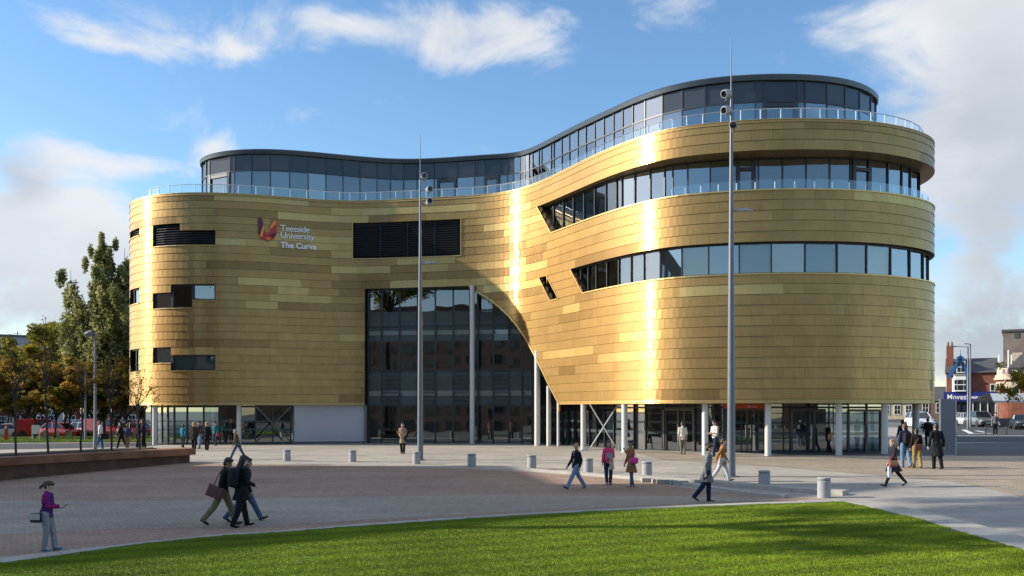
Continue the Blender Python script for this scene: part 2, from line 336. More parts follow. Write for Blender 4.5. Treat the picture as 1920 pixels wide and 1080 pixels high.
ker_L = [(-420,1090),(0,1045),(139,1030),(273,1015),(400,1001),(480,998.5),(700,980),(960,962.3),(1200,950.5),(1440,940.6),(1585,935.5)]
ker_R = [(1600,933.5),(1638.6,937.8),(1796.6,972.5),(1920,1005),(2100,1060)]
KA = [g(*p, .10) for p in lawn_L]; KB = [g(*p, .10) for p in lawn_R]; KC = [g(*p, .10) for p in ker_L]; KD = [g(*p, .10) for p in ker_R]
# sunken setts area in front, grey band across it
cob = P2((356,867.5),(520,871),(700,874),(880,878),(980,884),(1080,892),(1190,900),(1260,911),(1340,922),(1420,930),(1560,936))
cob = [(-60, g(0,899).y+4), g(0,902).xy] + cob
near = [(k.x, k.y) for k in KC][::-1]
sheet('setts_area', list(cob)+near+[(-60, 12)], .004, m_cobble, label='brown stone setts in the sunken front area')
gb = P2((0,939),(200,941),(420,936),(700,931),(960,929),(1230,930),(1330,933),(1480,936.5),(1440,939),(1200,948),(960,959),(700,974),(480,988),(330,990),(200,992),(0,1002))
sheet('grey_setts_band', [(-50, g(0,939).y)]+list(gb)+[(-50, g(0,1002).y)], .008, m_grey, label='grey band crossing the brown setts')
# right: slab path and tan setts
sheet('slab_path', P2((1330,916),(1430,908),(1640,902),(1920,900))+[(60, g(1920,903).y), (60, 8), (14, 8)]+[(KB[-1].x+1.5, KB[-1].y)]+[(k.x, k.y) for k in KD[::-1]]+P2((1560,934),(1420,926)), .004, m_slab, label='grey slab path beside the lawn')
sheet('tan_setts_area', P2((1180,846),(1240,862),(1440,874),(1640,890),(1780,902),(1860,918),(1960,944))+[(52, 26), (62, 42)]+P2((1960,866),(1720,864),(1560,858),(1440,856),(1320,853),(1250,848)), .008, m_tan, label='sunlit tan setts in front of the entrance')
sheet('shaded_paving', P2((1440,856),(1560,858),(1720,864),(1960,866))+[(62, 44.5), (70, 66)]+P2((1960,828),(1790,832),(1720,838),(1440,850)), .012, ground_mat('shaded_paving_stone', [(.10,.095,.09),(.135,.13,.12),(.17,.16,.15)], (.7, 8), brick=(.3,.15,.01,0), bump=.4), label='paving beside the entrance, darkened as the shadow of the building')  # dark colour stands for the building's shadow on the paving
sheet('lawn_soil', [(k.x, k.y) for k in KA]+[(k.x, k.y) for k in KB[1:]]+[(30, -5), (-30, -5)], .09, m_soil, step=2, label='turf under the grass blades')
# kerb stones round the lawn, one by one
def resample(P, d):
    P = [Vector(p) for p in P]; out = [P[0]]; 
    L_ = [0]
    for a, b in zip(P, P[1:]): L_.append(L_[-1]+(b-a).length)
    n = max(1, round(L_[-1]/d)); t = np.linspace(0, L_[-1], n+1)
    X = np.interp(t, L_, [p.x for p in P]); Y = np.interp(t, L_, [p.y for p in P])
    return [Vector((x, y, 0)) for x, y in zip(X, Y)]
kerb_root = empty('lawn_kerb', (KA[-1].x, KA[-1].y, gz(KA[-1].x, KA[-1].y)), 'low pale stone kerb running round two sides of the lawn', 'kerb'); kerb_root['kind'] = 'structure'
def kerb_run(inner, outer, d=1.0, top=.10, bottom=-.03, parent=None, name='kerb_stone', m=None, lift=None):
    I = resample(inner, d); n = len(I)-1
    O = [Vector((np.interp(i/n*(len(outer)-1), range(len(outer)), [p.x for p in outer]), np.interp(i/n*(len(outer)-1), range(len(outer)), [p.y for p in outer]), 0)) for i in range(n+1)]
    off = parent.location if parent else Vector()
    # use nearest points on the outer polyline so that stones stay square
    def near_pt(p):
        best = None
        for a, b in zip(outer, outer[1:]):
            a2, b2 = Vector((a.x, a.y, 0)), Vector((b.x, b.y, 0)); t = max(0, min(1, (p-a2).dot(b2-a2)/(b2-a2).length_squared)); q = a2+(b2-a2)*t
            if best is None or (q-p).length < (best-p).length: best = q
        return best
    O = [near_pt(p) for p in I]
    for i in range(n):
        a, b, c, d_ = I[i], I[i+1], O[i+1], O[i]; ga = (b-a)*.006/(b-a).length; gc = (c-d_)*.006/max(.01, (c-d_).length)
        q = [a+ga, b-ga, c-gc, d_+gc]
        if (q[1]-q[0]).cross(q[2]-q[0]).z < 0: q = q[::-1]
        j = random.uniform(-.003, .003)
        T = [Vector((p.x, p.y, gz(p.x, p.y)+top+j))-off for p in q]; cen = sum(T, Vector())/4
        T2 = [t+(cen-t)*.03 for t in T]; T1 = [t-Vector((0, 0, .008)) for t in T]; B = [Vector((p.x, p.y, gz(p.x, p.y)+bottom))-off for p in q]
        mb = MB(); mb.face(T2)
        for k in range(4):
            l = (k+1) % 4; mb.face([T1[k], T1[l], T2[l], T2[k]]); mb.face([B[k], B[l], T1[l], T1[k]])
        mb.build(name, m or m_kerb, parent)
kerb_run(KA, KC, 1.2, parent=kerb_root); kerb_run(KB, KD, 1.2, parent=kerb_root)
# raised stone steps between plaza and sunken setts
step_root = empty('stone_step', g(1385, 926), 'long low pale stone step between plaza paving and brown setts', 'step'); step_root['kind'] = 'structure'
def strip_pts(pts, w, side=1):
    P = [g(*p) for p in pts]; Q = []
    for i, p in enumerate(P):
        d = (P[min(i+1, len(P)-1)]-P[max(i-1, 0)]); d.z = 0; d.normalize(); Q.append(p+Vector((-d.y, d.x, 0))*w*side)
    return P, Q
P_, Q_ = strip_pts([(960,881),(1080,890),(1190,899),(1262,908),(1340,920),(1400,929),(1470,934)], .35); kerb_run(P_, Q_, 1.1, top=.10, parent=step_root, name='step_stone')
P_, Q_ = strip_pts([(1180,899),(1240,903),(1330,909.5),(1420,918),(1530,927),(1580,930)], .5); kerb_run(P_, Q_, 1.6, top=.15, parent=step_root, name='step_stone')
for i, (px, py, w) in enumerate(((1212,904,.35),(1229,906,.25),(1247,907,.6),(1263,908.5,.28),(1276,909.5,.5))):
    mb = MB(); p = g(px, py); mb.box((0, 0, .07), (w, .3, .16)); o = mb.build('step_block', m_kerb, step_root); o.location = p-step_root.location
# drain line across the plaza
for a, b in (((1040,884.5),(1960,903.5)), ((900,862.5),(1900,868))):
    pass
ln = MB()
for (a, b) in (((1000,878),(1400,893.5)), ((1380,893),(1960,901)), ((150,861),(1100,869))):
    A, B = g(*a), g(*b); n = 24
    for k in range(n):
        p, q = A.lerp(B, k/n), A.lerp(B, (k+1)/n); w = Vector((0, .045, 0))
        ln.face([Vector((v.x, v.y, gz(v.x, v.y)+.014)) for v in (p-w, q-w, q+w, p+w)])
o = ln.build('drain_channel', mat('drain_dark', (.09, .085, .08), rough=.7)); tag(o, 'narrow dark drain slots crossing the pale paving', kind='structure')
# roads
sheet('left_road', [(-110, g(0,836).y), g(0,843).xy, g(120,841).xy, g(240,838).xy, (-24, g(245,837).y), (-24.5, g(245,830).y)]+P2((240,830),(0,832))+[(-110, g(0,828).y)], .004, m_asph, label='grey service road left of the building')
sheet('car_park', [(-140, g(0,822).y), (-34, g(245,822).y), (-34, 160), (-140, 160)], .006, m_asph, label='asphalt car park behind the grass verge')
verge = [(-110, g(0,831.5).y), (-24.6, g(245,829).y), (-26, g(245,820).y+1), (-110, g(0,821).y)]
sheet('verge_soil', verge, .05, m_soil, label='grass verge between road and car park')
sheet('right_road', P2((1720,812),(1790,829),(1960,829))+[(110, 70), (110, 130), (70, 190), (42, 190)]+P2((1745,792),(1722,800)), .016, m_asph, label='asphalt street right of the building')
mk = MB()
white_p = mat('road_paint', (.72, .72, .70), rough=.6, noise_amt=.2, nscale=4)
for pts, w in ((((1795,817.5),(1960,817)), .22), (((1822,813.5),(1862,813)), .22), (((1807,806),(1822,813.5)), .22), (((1830,808),(1848,811)), .18)):
    A, B = g(*pts[0]), g(*pts[1]); d = (B-A); d.z = 0; d.normalize(); s_ = Vector((-d.y, d.x, 0))*w
    n = 10
    for k in range(n):
        p, q = A.lerp(B, k/n), A.lerp(B, (k+1)/n)
        mk.face([Vector((v.x, v.y, gz(v.x, v.y)+.022)) for v in (p-s_, q-s_, q+s_, p+s_)])
o = mk.build('road_markings', white_p); tag(o, 'white painted lines on the street', kind='structure')
ps_, qs_ = strip_pts([(1886,797),(1905,803),(1960,812)], 1.6); kr = empty('street_island', g(1905,803), 'pale kerbed footway at the right edge of the street', 'footway'); kr['kind']='structure'
kerb_run(ps_, qs_, 1.5, top=.12, parent=kr, name='kerb_stone')
sheet('far_footway', [g(1886,797).xy, g(1905,803).xy, g(1960,812).xy, (110, g(1960,812).y), (110, 120), (66, 120)], .10, m_tan, label='footway outside the shops', thick=.1)
# ---------------------------------------------------------------- grass blades
gm = mat('grass_blade', None, rough=.55, spec=.25, noise_amt=.28, nscale=.35, tone=[(0, (.125, .18, .008)), (.6, (.22, .295, .012)), (1, (.33, .39, .035))])
def stripes(m):                                        # faint mowing stripes, light and dark passes of the mower
    nt = m.node_tree; N = nt.nodes; L = nt.links; p = N['Principled BSDF']; src = p.inputs['Base Color'].links[0].from_socket; geo = N['Geometry']
    w = N.new('ShaderNodeTexWave'); w.inputs['Scale'].default_value = .32; w.inputs['Distortion'].default_value = 1.2; w.inputs['Detail Scale'].default_value = .4; w.bands_direction = 'Y'
    mp = N.new('ShaderNodeMapping'); mp.inputs['Rotation'].default_value = (0, 0, R(-14)); L.new(geo.outputs['Position'], mp.inputs[0]); L.new(mp.outputs[0], w.inputs['Vector'])
    r = N.new('ShaderNodeMapRange'); L.new(w.outputs['Fac'], r.inputs[0]); r.inputs[1].default_value = .35; r.inputs[2].default_value = .65; r.inputs[3].default_value = .86; r.inputs[4].default_value = 1.1
    mx = N.new('ShaderNodeMix'); mx.data_type = 'RGBA'; mx.blend_type = 'MULTIPLY'; mx.inputs[0].default_value = 1; L.new(src, mx.inputs[6]); L.new(r.outputs[0], mx.inputs[7]); L.new(mx.outputs[2], p.inputs['Base Color'])
stripes(gm)
def grass_patch(name, n, size, h):
    mb = MB()
    for _ in range(n):
        x, y = (random.random()-.5)*size, (random.random()-.5)*size; a = random.random()*6.283; hh = h*random.uniform(.55, 1.15); w = .0035*random.uniform(.8, 1.5)
        lx, ly = random.gauss(0, .35)*hh, random.gauss(0, .35)*hh; dx, dy = math.cos(a)*w, math.sin(a)*w; t = min(1, max(0, random.gauss(.5, .16)))
        mb.face([(x-dx, y-dy, -.01), (x+dx, y+dy, -.01), (x+lx*.4+dx*.8, y+ly*.4+dy*.8, hh*.6), (x+lx*.4-dx*.8, y+ly*.4-dy*.8, hh*.6)], tone=t)
        mb.face([(x+lx*.4-dx*.8, y+ly*.4-dy*.8, hh*.6), (x+lx*.4+dx*.8, y+ly*.4+dy*.8, hh*.6), (x+lx, y+ly, hh)], tone=t)
    return mb.mesh(name, gm)
def scatter(name, label, pts, meshes, zoff, cat=None):
    """points mesh + geometry nodes that set a grass patch on each point"""
    me = bpy.data.meshes.new(name); me.from_pydata([(x, y, gz(x, y)+zoff) for x, y in pts], [], [])
    o = bpy.data.objects.new(name, me); C.objects.link(o); o['kind'] = 'stuff'; o['label'] = label
    col = bpy.data.collections.new(name+'_source')
    for m_ in meshes: q = bpy.data.objects.new('grass_tuft', m_); col.objects.link(q)
    ng = bpy.data.node_groups.new(name, 'GeometryNodeTree'); ng.interface.new_socket('Geometry', in_out='INPUT', socket_type='NodeSocketGeometry'); ng.interface.new_socket('Geometry', in_out='OUTPUT', socket_type='NodeSocketGeometry')
    N = ng.nodes; L = ng.links; i = N.new('NodeGroupInput'); out = N.new('NodeGroupOutput'); ip = N.new('GeometryNodeInstanceOnPoints'); ci = N.new('GeometryNodeCollectionInfo')
    ci.inputs['Collection'].default_value = col; ci.inputs['Separate Children'].default_value = True; ci.inputs['Reset Children'].default_value = True
    ip.inputs['Pick Instance'].default_value = True
    rv = N.new('FunctionNodeRandomValue'); rv.data_type = 'FLOAT_VECTOR'; rv.inputs[0].default_value = (0, 0, 0); rv.inputs[1].default_value = (0, 0, 6.283)
    L.new(i.outputs[0], ip.inputs['Points']); L.new(ci.outputs[0], ip.inputs['Instance']); L.new(rv.outputs[0], ip.inputs['Rotation']); L.new(ip.outputs[0], out.inputs[0])
    md = o.modifiers.new('scatter', 'NODES'); md.node_group = ng
    return o
def inpoly(x, y, P):
    c = False; j = len(P)-1
    for i in range(len(P)):
        if (P[i][1] > y) != (P[j][1] > y) and x < (P[j][0]-P[i][0])*(y-P[i][1])/(P[j][1]-P[i][1])+P[i][0]: c = not c
        j = i
    return c
lp = [(k.x, k.y) for k in KA]+[(k.x, k.y) for k in KB[1:]]+[(30, -5), (-30, -5)]
pts = []
for x in np.arange(-16, 19, .30):
    for y in np.arange(13.5, 32, .30):
        xx, yy = x+random.uniform(-.05, .05), y+random.uniform(-.05, .05)
        if abs(xx)/yy < .62 and all(inpoly(xx+a, yy+b, lp) for a, b in ((.13,.13),(-.13,.13),(.13,-.13),(-.13,-.13))): pts.append((xx, yy))
scatter('grass', 'short mown bright green lawn grass', pts, [grass_patch('grass_tuft', 420, .36, .030) for _ in range(4)], .09)
pts = [(x, y) for x in np.arange(-70, -25, .8) for y in np.arange(min(v[1] for v in verge), max(v[1] for v in verge), .8) if inpoly(x, y, verge)]
scatter('verge_grass', 'rough green grass on the verge by the car park', pts, [grass_patch('verge_tuft', 220, .95, .13)], .05)
# ================================================================ THE GOLD BUILDING
HP = 14.81
PAR = [(243,385),(250,377),(265,370.5),(290,365.5),(320,362.3),(360,360.7),(400,361),(440,362.3),(480,364.7),(520,367.6),(560,371),(600,374),(640,376),(680,376.2),(720,375),(760,373),(800,371),(860,368),(920,363.5),(960,357.5),(980,352.5),(1000,345.5),(1020,337),(1040,327.5),(1060,317.8),(1080,308),(1100,298),(1120,288.5),(1140,279.8),(1160,271.5),(1180,264),(1200,257.2),(1220,250.6),(1240,244.9),(1260,240.3),(1280,236.9),(1300,234.4),(1320,232.4),(1340,230.1),(1360,228.1),(1400,225),(1440,223),(1480,222),(1520,221.8),(1560,222.6),(1600,224.4),(1640,228.4),(1680,234.6),(1700,239),(1720,245),(1735,251),(1745,256.5),(1752,264)]
def loop_from(par, h, back, smooth=2, ds=.25):
    P = [Vector(((x-HX)/FPX*(FPX*h/(HY-y)), FPX*h/(HY-y), 0)) for x, y in par]+[Vector((*b, 0)) for b in back]
    # centripetal resample then light smoothing
    n = len(P); out = []
    for i in range(n):
        p0, p1, p2, p3 = P[i-1], P[i], P[(i+1) % n], P[(i+2) % n]
        t0 = 0; t1 = t0+(p1-p0).length**.5; t2 = t1+(p2-p1).length**.5; t3 = t2+(p3-p2).length**.5
        m = max(2, int((p2-p1).length/.12))
        for k in range(m):
            t = t1+(t2-t1)*k/m
            A1 = p0*((t1-t)/(t1-t0))+p1*((t-t0)/(t1-t0)); A2 = p1*((t2-t)/(t2-t1))+p2*((t-t1)/(t2-t1)); A3 = p2*((t3-t)/(t3-t2))+p3*((t-t2)/(t3-t2))
            B1 = A1*((t2-t)/(t2-t0))+A2*((t-t0)/(t2-t0)); B2 = A2*((t3-t)/(t3-t1))+A3*((t-t1)/(t3-t1))
            out.append(B1*((t2-t)/(t2-t1))+B2*((t-t1)/(t2-t1)))
    def res(pts, d):
        a = np.array([(p.x, p.y) for p in pts]); a2 = np.vstack([a, a[:1]]); L_ = np.r_[0, np.cumsum(np.hypot(*np.diff(a2, axis=0).T))]
        m = int(L_[-1]/d); t = np.linspace(0, L_[-1], m, endpoint=False)
        return np.c_[np.interp(t, L_, a2[:, 0]), np.interp(t, L_, a2[:, 1])]
    A = res(out, ds)
    k = np.exp(-np.arange(-12, 13)**2/(2*(smooth/ds/2)**2)); k /= k.sum()
    S = np.stack([np.convolve(np.r_[A[-12:, c], A[:, c], A[:12, c]], k, 'valid') for c in (0, 1)], 1)
    return S
class Curve2:
    def __init__(s, pts):
        s.p = pts; d = np.roll(pts, -1, 0)-pts; s.L = np.r_[0, np.cumsum(np.hypot(d[:, 0], d[:, 1]))]; s.len = s.L[-1]
        s.q = np.vstack([pts, pts[:1]])
        tan = np.roll(pts, -1, 0)-np.roll(pts, 1, 0); tan /= np.hypot(tan[:, 0], tan[:, 1])[:, None]; s.n = np.c_[tan[:, 1], -tan[:, 0]]; s.nq = np.vstack([s.n, s.n[:1]])
        px = HX+FPX*s.q[:, 0]/s.q[:, 1]; s.i0 = int(np.argmin(px[:len(pts)//2])); s.i1 = int(np.argmax(px)); s.px = np.maximum.accumulate(px[s.i0:s.i1+1]); s.ps = s.L[s.i0:s.i1+1]
    def at(s, u, z=0, off=0):
        u = u % s.len; x = np.interp(u, s.L, s.q[:, 0]); y = np.interp(u, s.L, s.q[:, 1]); nx = np.interp(u, s.L, s.nq[:, 0]); ny = np.interp(u, s.L, s.nq[:, 1])
        return Vector((x+nx*off, y+ny*off, z))
    def nrm(s, u): 
        u = u % s.len; return Vector((np.interp(u, s.L, s.nq[:, 0]), np.interp(u, s.L, s.nq[:, 1]), 0)).normalized()
    def s_px(s, px): return float(np.interp(px, s.px, s.ps))
BACK = [(23.9,53.5),(23.6,57),(21.5,61.5),(17,66),(10,70.5),(2,75),(-8,79),(-18,80),(-25.5,76.5),(-28.4,71.5)]
WALL = Curve2(loop_from(PAR, HP, BACK, 1.4)); S = WALL.s_px
BOT = WALL.at(S(700))
bld = empty('university_building', (0, 62, gz(0, 62)), 'large curving gold clad building with dark glass rooftop storey and lit entrance', 'building')
def B(mb, name, m, parent=None, **k):
    o = mb.build(name, m, bld if parent is None else parent, **k)
    if parent is None: o.location = -bld.location
    return o
LV = [.595+.533*k for k in range(21)]; LV += [LV[20]+.494*k for k in range(1, 5)]; LV += [13.75, 14.27, 14.63]     # course levels 0..27
SOF = .38
class Opening:
    """left and right edges as lists of (z, s)"""
    def __init__(s, left, right): s.l = left; s.r = right; s.z0 = left[0][0]; s.z1 = left[-1][0]; s.zs = sorted({z for z, _ in left+right})
    def at(s, z): return (float(np.interp(z, [a for a, _ in s.l], [b for _, b in s.l])), float(np.interp(z, [a for a, _ in s.r], [b for _, b in s.r])))
def rect(k0, k1, lb, lt, rb, rt): return Opening([(LV[k0], lb), (LV[k1], lt)], [(LV[k0], rb), (LV[k1], rt)])
def pz(px, py):                                        # height on the wall face seen at a pixel
    p = WALL.at(S(px)); return (HY-py)/FPX*p.y
sR = S(1751); sL = S(244)
arch_px = [(1049,757),(1040,740),(1030,721),(1020,700),(1010,680),(998,656),(985,632),(970,611),(955,593),(938,577),(920,563),(902,552),(885,543)]
arch_r = [(SOF-.4, S(1049)+.0)]+[(pz(*p), S(p[0])) for p in arch_px]; arch_r = [(z, s_) for z, s_ in arch_r if z < LV[15]-.05]+[(LV[15], S(880))]
ARCH = Opening([(SOF-.4, S(684)), (LV[15], S(684))], arch_r)
STRIP1 = rect(20, 24, S(1035), S(1008), sR+11, sR+11)
STRIP2 = rect(12, 15, S(1094), S(1071), sR+9, sR+9)
SLIT = rect(12, 15, S(1033), S(1012), S(1048), S(1025))
LOUV = rect(19, 24, S(662), S(662), S(864), S(864))
OPEN = [ARCH, STRIP1, STRIP2, SLIT, LOUV,
        rect(20, 22, S(287.5), S(287.5), S(404), S(404)), rect(22, 23, S(287.5), S(287.5), S(338), S(338)), rect(22, 23, sL-1.2, sL-1.2, S(262), S(262)),
        rect(12, 14, S(287.5), S(287.5), S(361), S(361)), rect(14, 15, S(321), S(321), S(404), S(404)), rect(13, 14, S(361), S(361), S(404), S(404)), rect(13, 15, sL-1.2, sL-1.2, S(262), S(262)),
        rect(5, 6, S(287.5), S(287.5), S(404), S(404)), rect(6, 7, S(287.5), S(287.5), S(321), S(321)), rect(4, 5, S(321), S(321), S(404), S(404)), rect(4, 7, sL-1.2, sL-1.2, S(262), S(262))]
def cut_row(z0, z1, a, b):
    """pieces of the strip a..b between z0 and z1 left over by the openings: (bottom a, top a, bottom b, top b)"""
    P = [(a, a, b, b)]
    for o in OPEN:
        if o.z1 <= z0+1e-4 or o.z0 >= z1-1e-4: continue
        L0, R0 = o.at(z0); L1, R1 = o.at(z1); nP = []
        for (a0, a1, b0, b1) in P:
            if min(L0, L1) >= max(b0, b1) or max(R0, R1) <= min(a0, a1): nP.append((a0, a1, b0, b1)); continue
            l = (a0, a1, min(b0, max(L0, a0)), min(b1, max(L1, a1))); r = (max(a0, min(R0, b0)), max(a1, min(R1, b1)), b0, b1)
            for q in (l, r):
                if max(q[2]-q[0], q[3]-q[1]) > min(.04, (b-a)*.02): nP.append(q)
        P = nP
    return P
def rows():
    out = [(SOF, LV[0], 3.2)]
    for k in range(27): out.append((LV[k], LV[k+1], 1.05))
    out.append((LV[27], HP, 3.2)); return out
PANELS = []
def panel(a0, a1, b0, b1, z0, z1, tone, trim=False, into=None, g_=.0025):
    mb = MB(); n = max(2, int(math.ceil((b0-a0+b1-a1)/2/.42)))
    tilt = .026 if not trim else .03; jb = random.gauss(0, .0009); jt = random.gauss(0, .0007); bulge = random.uniform(.0003, .002) if not trim else 0
    skew = random.gauss(0, .0016)
    a0 += g_; a1 += g_; b0 -= g_; b1 -= g_
    zb, zt = z0+.003, z1-.011
    col = []
    for i in range(n+1):
        f = i/n; sb = a0+(b0-a0)*f; st = a1+(b1-a1)*f; bu = bulge*math.sin(math.pi*f)+skew*(f-.5)
        pb = WALL.at(sb, zb, .03+tilt+jb+bu); pm = WALL.at((sb+st)/2, (zb+zt)/2, .03+tilt*.5+bulge*1.4*math.sin(math.pi*f)+(jb+jt)/2+skew*(f-.5)); pt = WALL.at(st, zt, .03+jt+bu)
        pb0 = WALL.at(sb, zb, -.01); pt0 = WALL.at(st, zt, -.01)
        col.append((pb0, pb, pm, pt, pt0, sb))
    for i in range(n):
        A, D = col[i], col[i+1]
        for k in range(4):
            mb.face([A[k], D[k], D[k+1], A[k+1]], uv=[(A[5], k), (D[5], k), (D[5], k+1), (A[5], k+1)], tone=tone)
    for A in (col[0], col[-1]): mb.face([A[0], A[1], A[2], A[3], A[4]] if A is col[0] else [A[4], A[3], A[2], A[1], A[0]], tone=tone)
    cen = WALL.at((a0+b1)/2, (z0+z1)/2); nr = WALL.nrm((a0+b1)/2)
    vis = max(0, -(nr.dot(cen.normalized())))*(b0-a0+b1-a1)*(z1-z0)/cen.y**2
    if trim: vis *= 0.6
    if into is None: PANELS.append([vis, mb, trim])
    else: join(into[1], mb); into[0] += vis
def join(A, mb):
    b = len(A.v); A.v += mb.v; A.f += [tuple(i+b for i in f) for f in mb.f]; A.mi += mb.mi; A.tone += mb.tone; A.uv += mb.uv
def slice_(mb, a0, a1, b0, b1, z0, z1, Za, Zb, tone):
    f = lambda z: .03+.026*(1-(z-Za)/(Zb-Za)); zt = min(z1, Zb-.011)
    A, B_, C_, D = WALL.at(a0, z0, f(z0)), WALL.at(b0, z0, f(z0)), WALL.at(b1, zt, f(zt)), WALL.at(a1, zt, f(zt))
    mb.face([A, B_, C_, D], uv=[(a0, 0), (b0, 0), (b1, 1), (a1, 1)], tone=tone)
    if z0 <= Za+1e-4: mb.face([WALL.at(a0, z0, -.01), WALL.at(b0, z0, -.01), B_, A], uv=[(a0, 0), (b0, 0), (b0, 1), (a0, 1)], tone=tone)
rr = random.Random(11)
for ri, (z0, z1, w) in enumerate(rows()):
    trim = w > 2; u = -rr.random()*w if not trim else 0; u = (ri % 2)*w*.5+rr.choice((0, .25, .5))*0
    u0 = u; tone = .6; run = 0
    while u < WALL.len+u0-.05:
        ww = w if trim or S(1380) < u < sR+4 else 2.1
        e = min(u+ww, WALL.len+u0)
        if not trim:
            if run <= 0:
                run = rr.choice((1, 1, 2, 2, 3)) if ww > 2 else rr.choice((1, 2, 3, 4)); q = rr.random(); pxm = WALL.at(u); cx = HX+FPX*pxm.x/pxm.y
                busy = ri > 12 and 440 < cx < 960
                if q < (.30 if busy else .07): tone = rr.uniform(.05, .3)
                elif q > (.62 if busy else .95): tone = rr.uniform(.84, 1)
                else: tone = rr.uniform(.46, .62)
            run -= 1
        lo_, hi_ = min(ARCH.at(z0)[1], ARCH.at(z1)[1]), max(ARCH.at(z0)[1], ARCH.at(z1)[1])
        if z0 < ARCH.z1-.01 and u < hi_ and e > lo_:            # panels cut along the curved arch edge: trimmed in narrow slices
            it = [0, MB(), trim]; tn = min(1, max(0, tone+rr.gauss(0, .035))) if not trim else .72; sl = np.linspace(u, e, int((e-u)/.12)+2)
            st_ = random.getstate()
            for ua, ub in zip(sl, sl[1:]):
                for zz0, zz1 in zip(np.linspace(z0, z1, 3), np.linspace(z0, z1, 3)[1:]):
                    for (a0, a1, b0, b1) in cut_row(zz0, zz1, ua, ub): slice_(it[1], a0, a1, b0, b1, zz0, zz1, z0, z1, tn)
            c_ = WALL.at((u+e)/2, (z0+z1)/2); it[0] = len(it[1].f)*.001*max(0, -WALL.nrm((u+e)/2).dot(c_.normalized()))*.1
            if it[1].f: it[0] = (e-u)*2*(z1-z0)/c_.y**2*.9; PANELS.append(it)
            u = e; continue
        for (a0, a1, b0, b1) in cut_row(z0, z1, u, e):
            # split at opening corners that fall inside a course
            panel(a0, a1, b0, b1, z0, z1, min(1, max(0, tone+rr.gauss(0, .035))) if not trim else .72, trim)
        u = e
PANELS.sort(key=lambda t: -t[0])
for i, (v, mb, tr) in enumerate(PANELS[:300]): B(mb, 'cladding_panel', gold)
rest = MB()
for v, mb, tr in PANELS[300:]:
    b = len(rest.v); rest.v += mb.v; rest.f += [tuple(i+b for i in f) for f in mb.f]; rest.mi += mb.mi; rest.tone += mb.tone; rest.uv += mb.uv
o = B(rest, 'cladding', gold); o['kind'] = 'stuff'
# dark backing behind the panels
mb = MB(); zs = sorted({round(z, 4) for z in [SOF, HP-.02]+LV+[z for o in OPEN for z in o.zs if SOF < z < HP]})
us = np.unique(np.r_[np.linspace(0, WALL.len, 201), np.arange(S(876), S(1052), .1)]); NS = len(us)-1
for z0, z1 in zip(zs, zs[1:]):
    for i in range(NS):
        for (a0, a1, b0, b1) in cut_row(z0, z1, us[i], us[i+1]):
            mb.face([WALL.at(a0, z0, -.012), WALL.at(b0, z0, -.012), WALL.at(b1, z1, -.012), WALL.at(a1, z1, -.012)])
            mb.face([WALL.at(a1, z1, -.10), WALL.at(b1, z1, -.10), WALL.at(b0, z0, -.10), WALL.at(a0, z0, -.10)])
B(mb, 'wall_backing', dark_back)
# ---- soffit strips, parapet cap, roof deck
def band(mb, s0, s1, za, offa, zb, offb, step=.5, flip=False):
    n = max(1, int(abs(s1-s0)/step))
    for i in range(n):
        a = s0+(s1-s0)*i/n; b = s0+(s1-s0)*(i+1)/n
        fa = offa if not callable(offa) else None
        q = [WALL.at(a, za, offa(a) if callable(offa) else offa), WALL.at(b, za, offa(b) if callable(offa) else offa), WALL.at(b, zb, offb(b) if callable(offb) else offb), WALL.at(a, zb, offb(a) if callable(offb) else offb)]
        mb.face(q[::-1] if flip else q)
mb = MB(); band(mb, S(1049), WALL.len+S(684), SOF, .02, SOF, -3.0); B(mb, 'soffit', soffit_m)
mb = MB(); band(mb, 0, WALL.len, HP+.001, .06, HP+.001, -.45); band(mb, 0, WALL.len, HP, -.45, 14.2, -.45, flip=True); band(mb, 0, WALL.len, HP-.03, .06, HP+.001, .06); band(mb, 0, WALL.len, HP-.03, -.012, HP-.03, .06)
B(mb, 'parapet_cap', gold_trim)
def plan_poly(off, z, n=160): return [WALL.at(WALL.len*i/n, z, off) for i in range(n)]
mb = MB(); mb.cap(plan_poly(-.3, 14.2)); B(mb, 'roof_deck', concrete)
for z in (2.75, 6.45, 10.9, 13.95):
    mb = MB(); mb.cap(plan_poly(-3.2 if z < 7 else -1.9, z)); mb.cap(plan_poly(-3.2 if z < 7 else -1.9, z-.3)[::-1]); P1 = plan_poly(-3.2 if z < 7 else -1.9, z); P0 = plan_poly(-3.2 if z < 7 else -1.9, z-.3)
    for i in range(len(P1)): mb.face([P0[i], P0[(i+1) % 160], P1[(i+1) % 160], P1[i]])
    B(mb, 'floor_slab', slab_m)
mb = MB(); band(mb, 0, WALL.len, gz(0, 62)-.3, -6.2, 14.1, -6.2, step=1.5); B(mb, 'inner_wall', core_m)
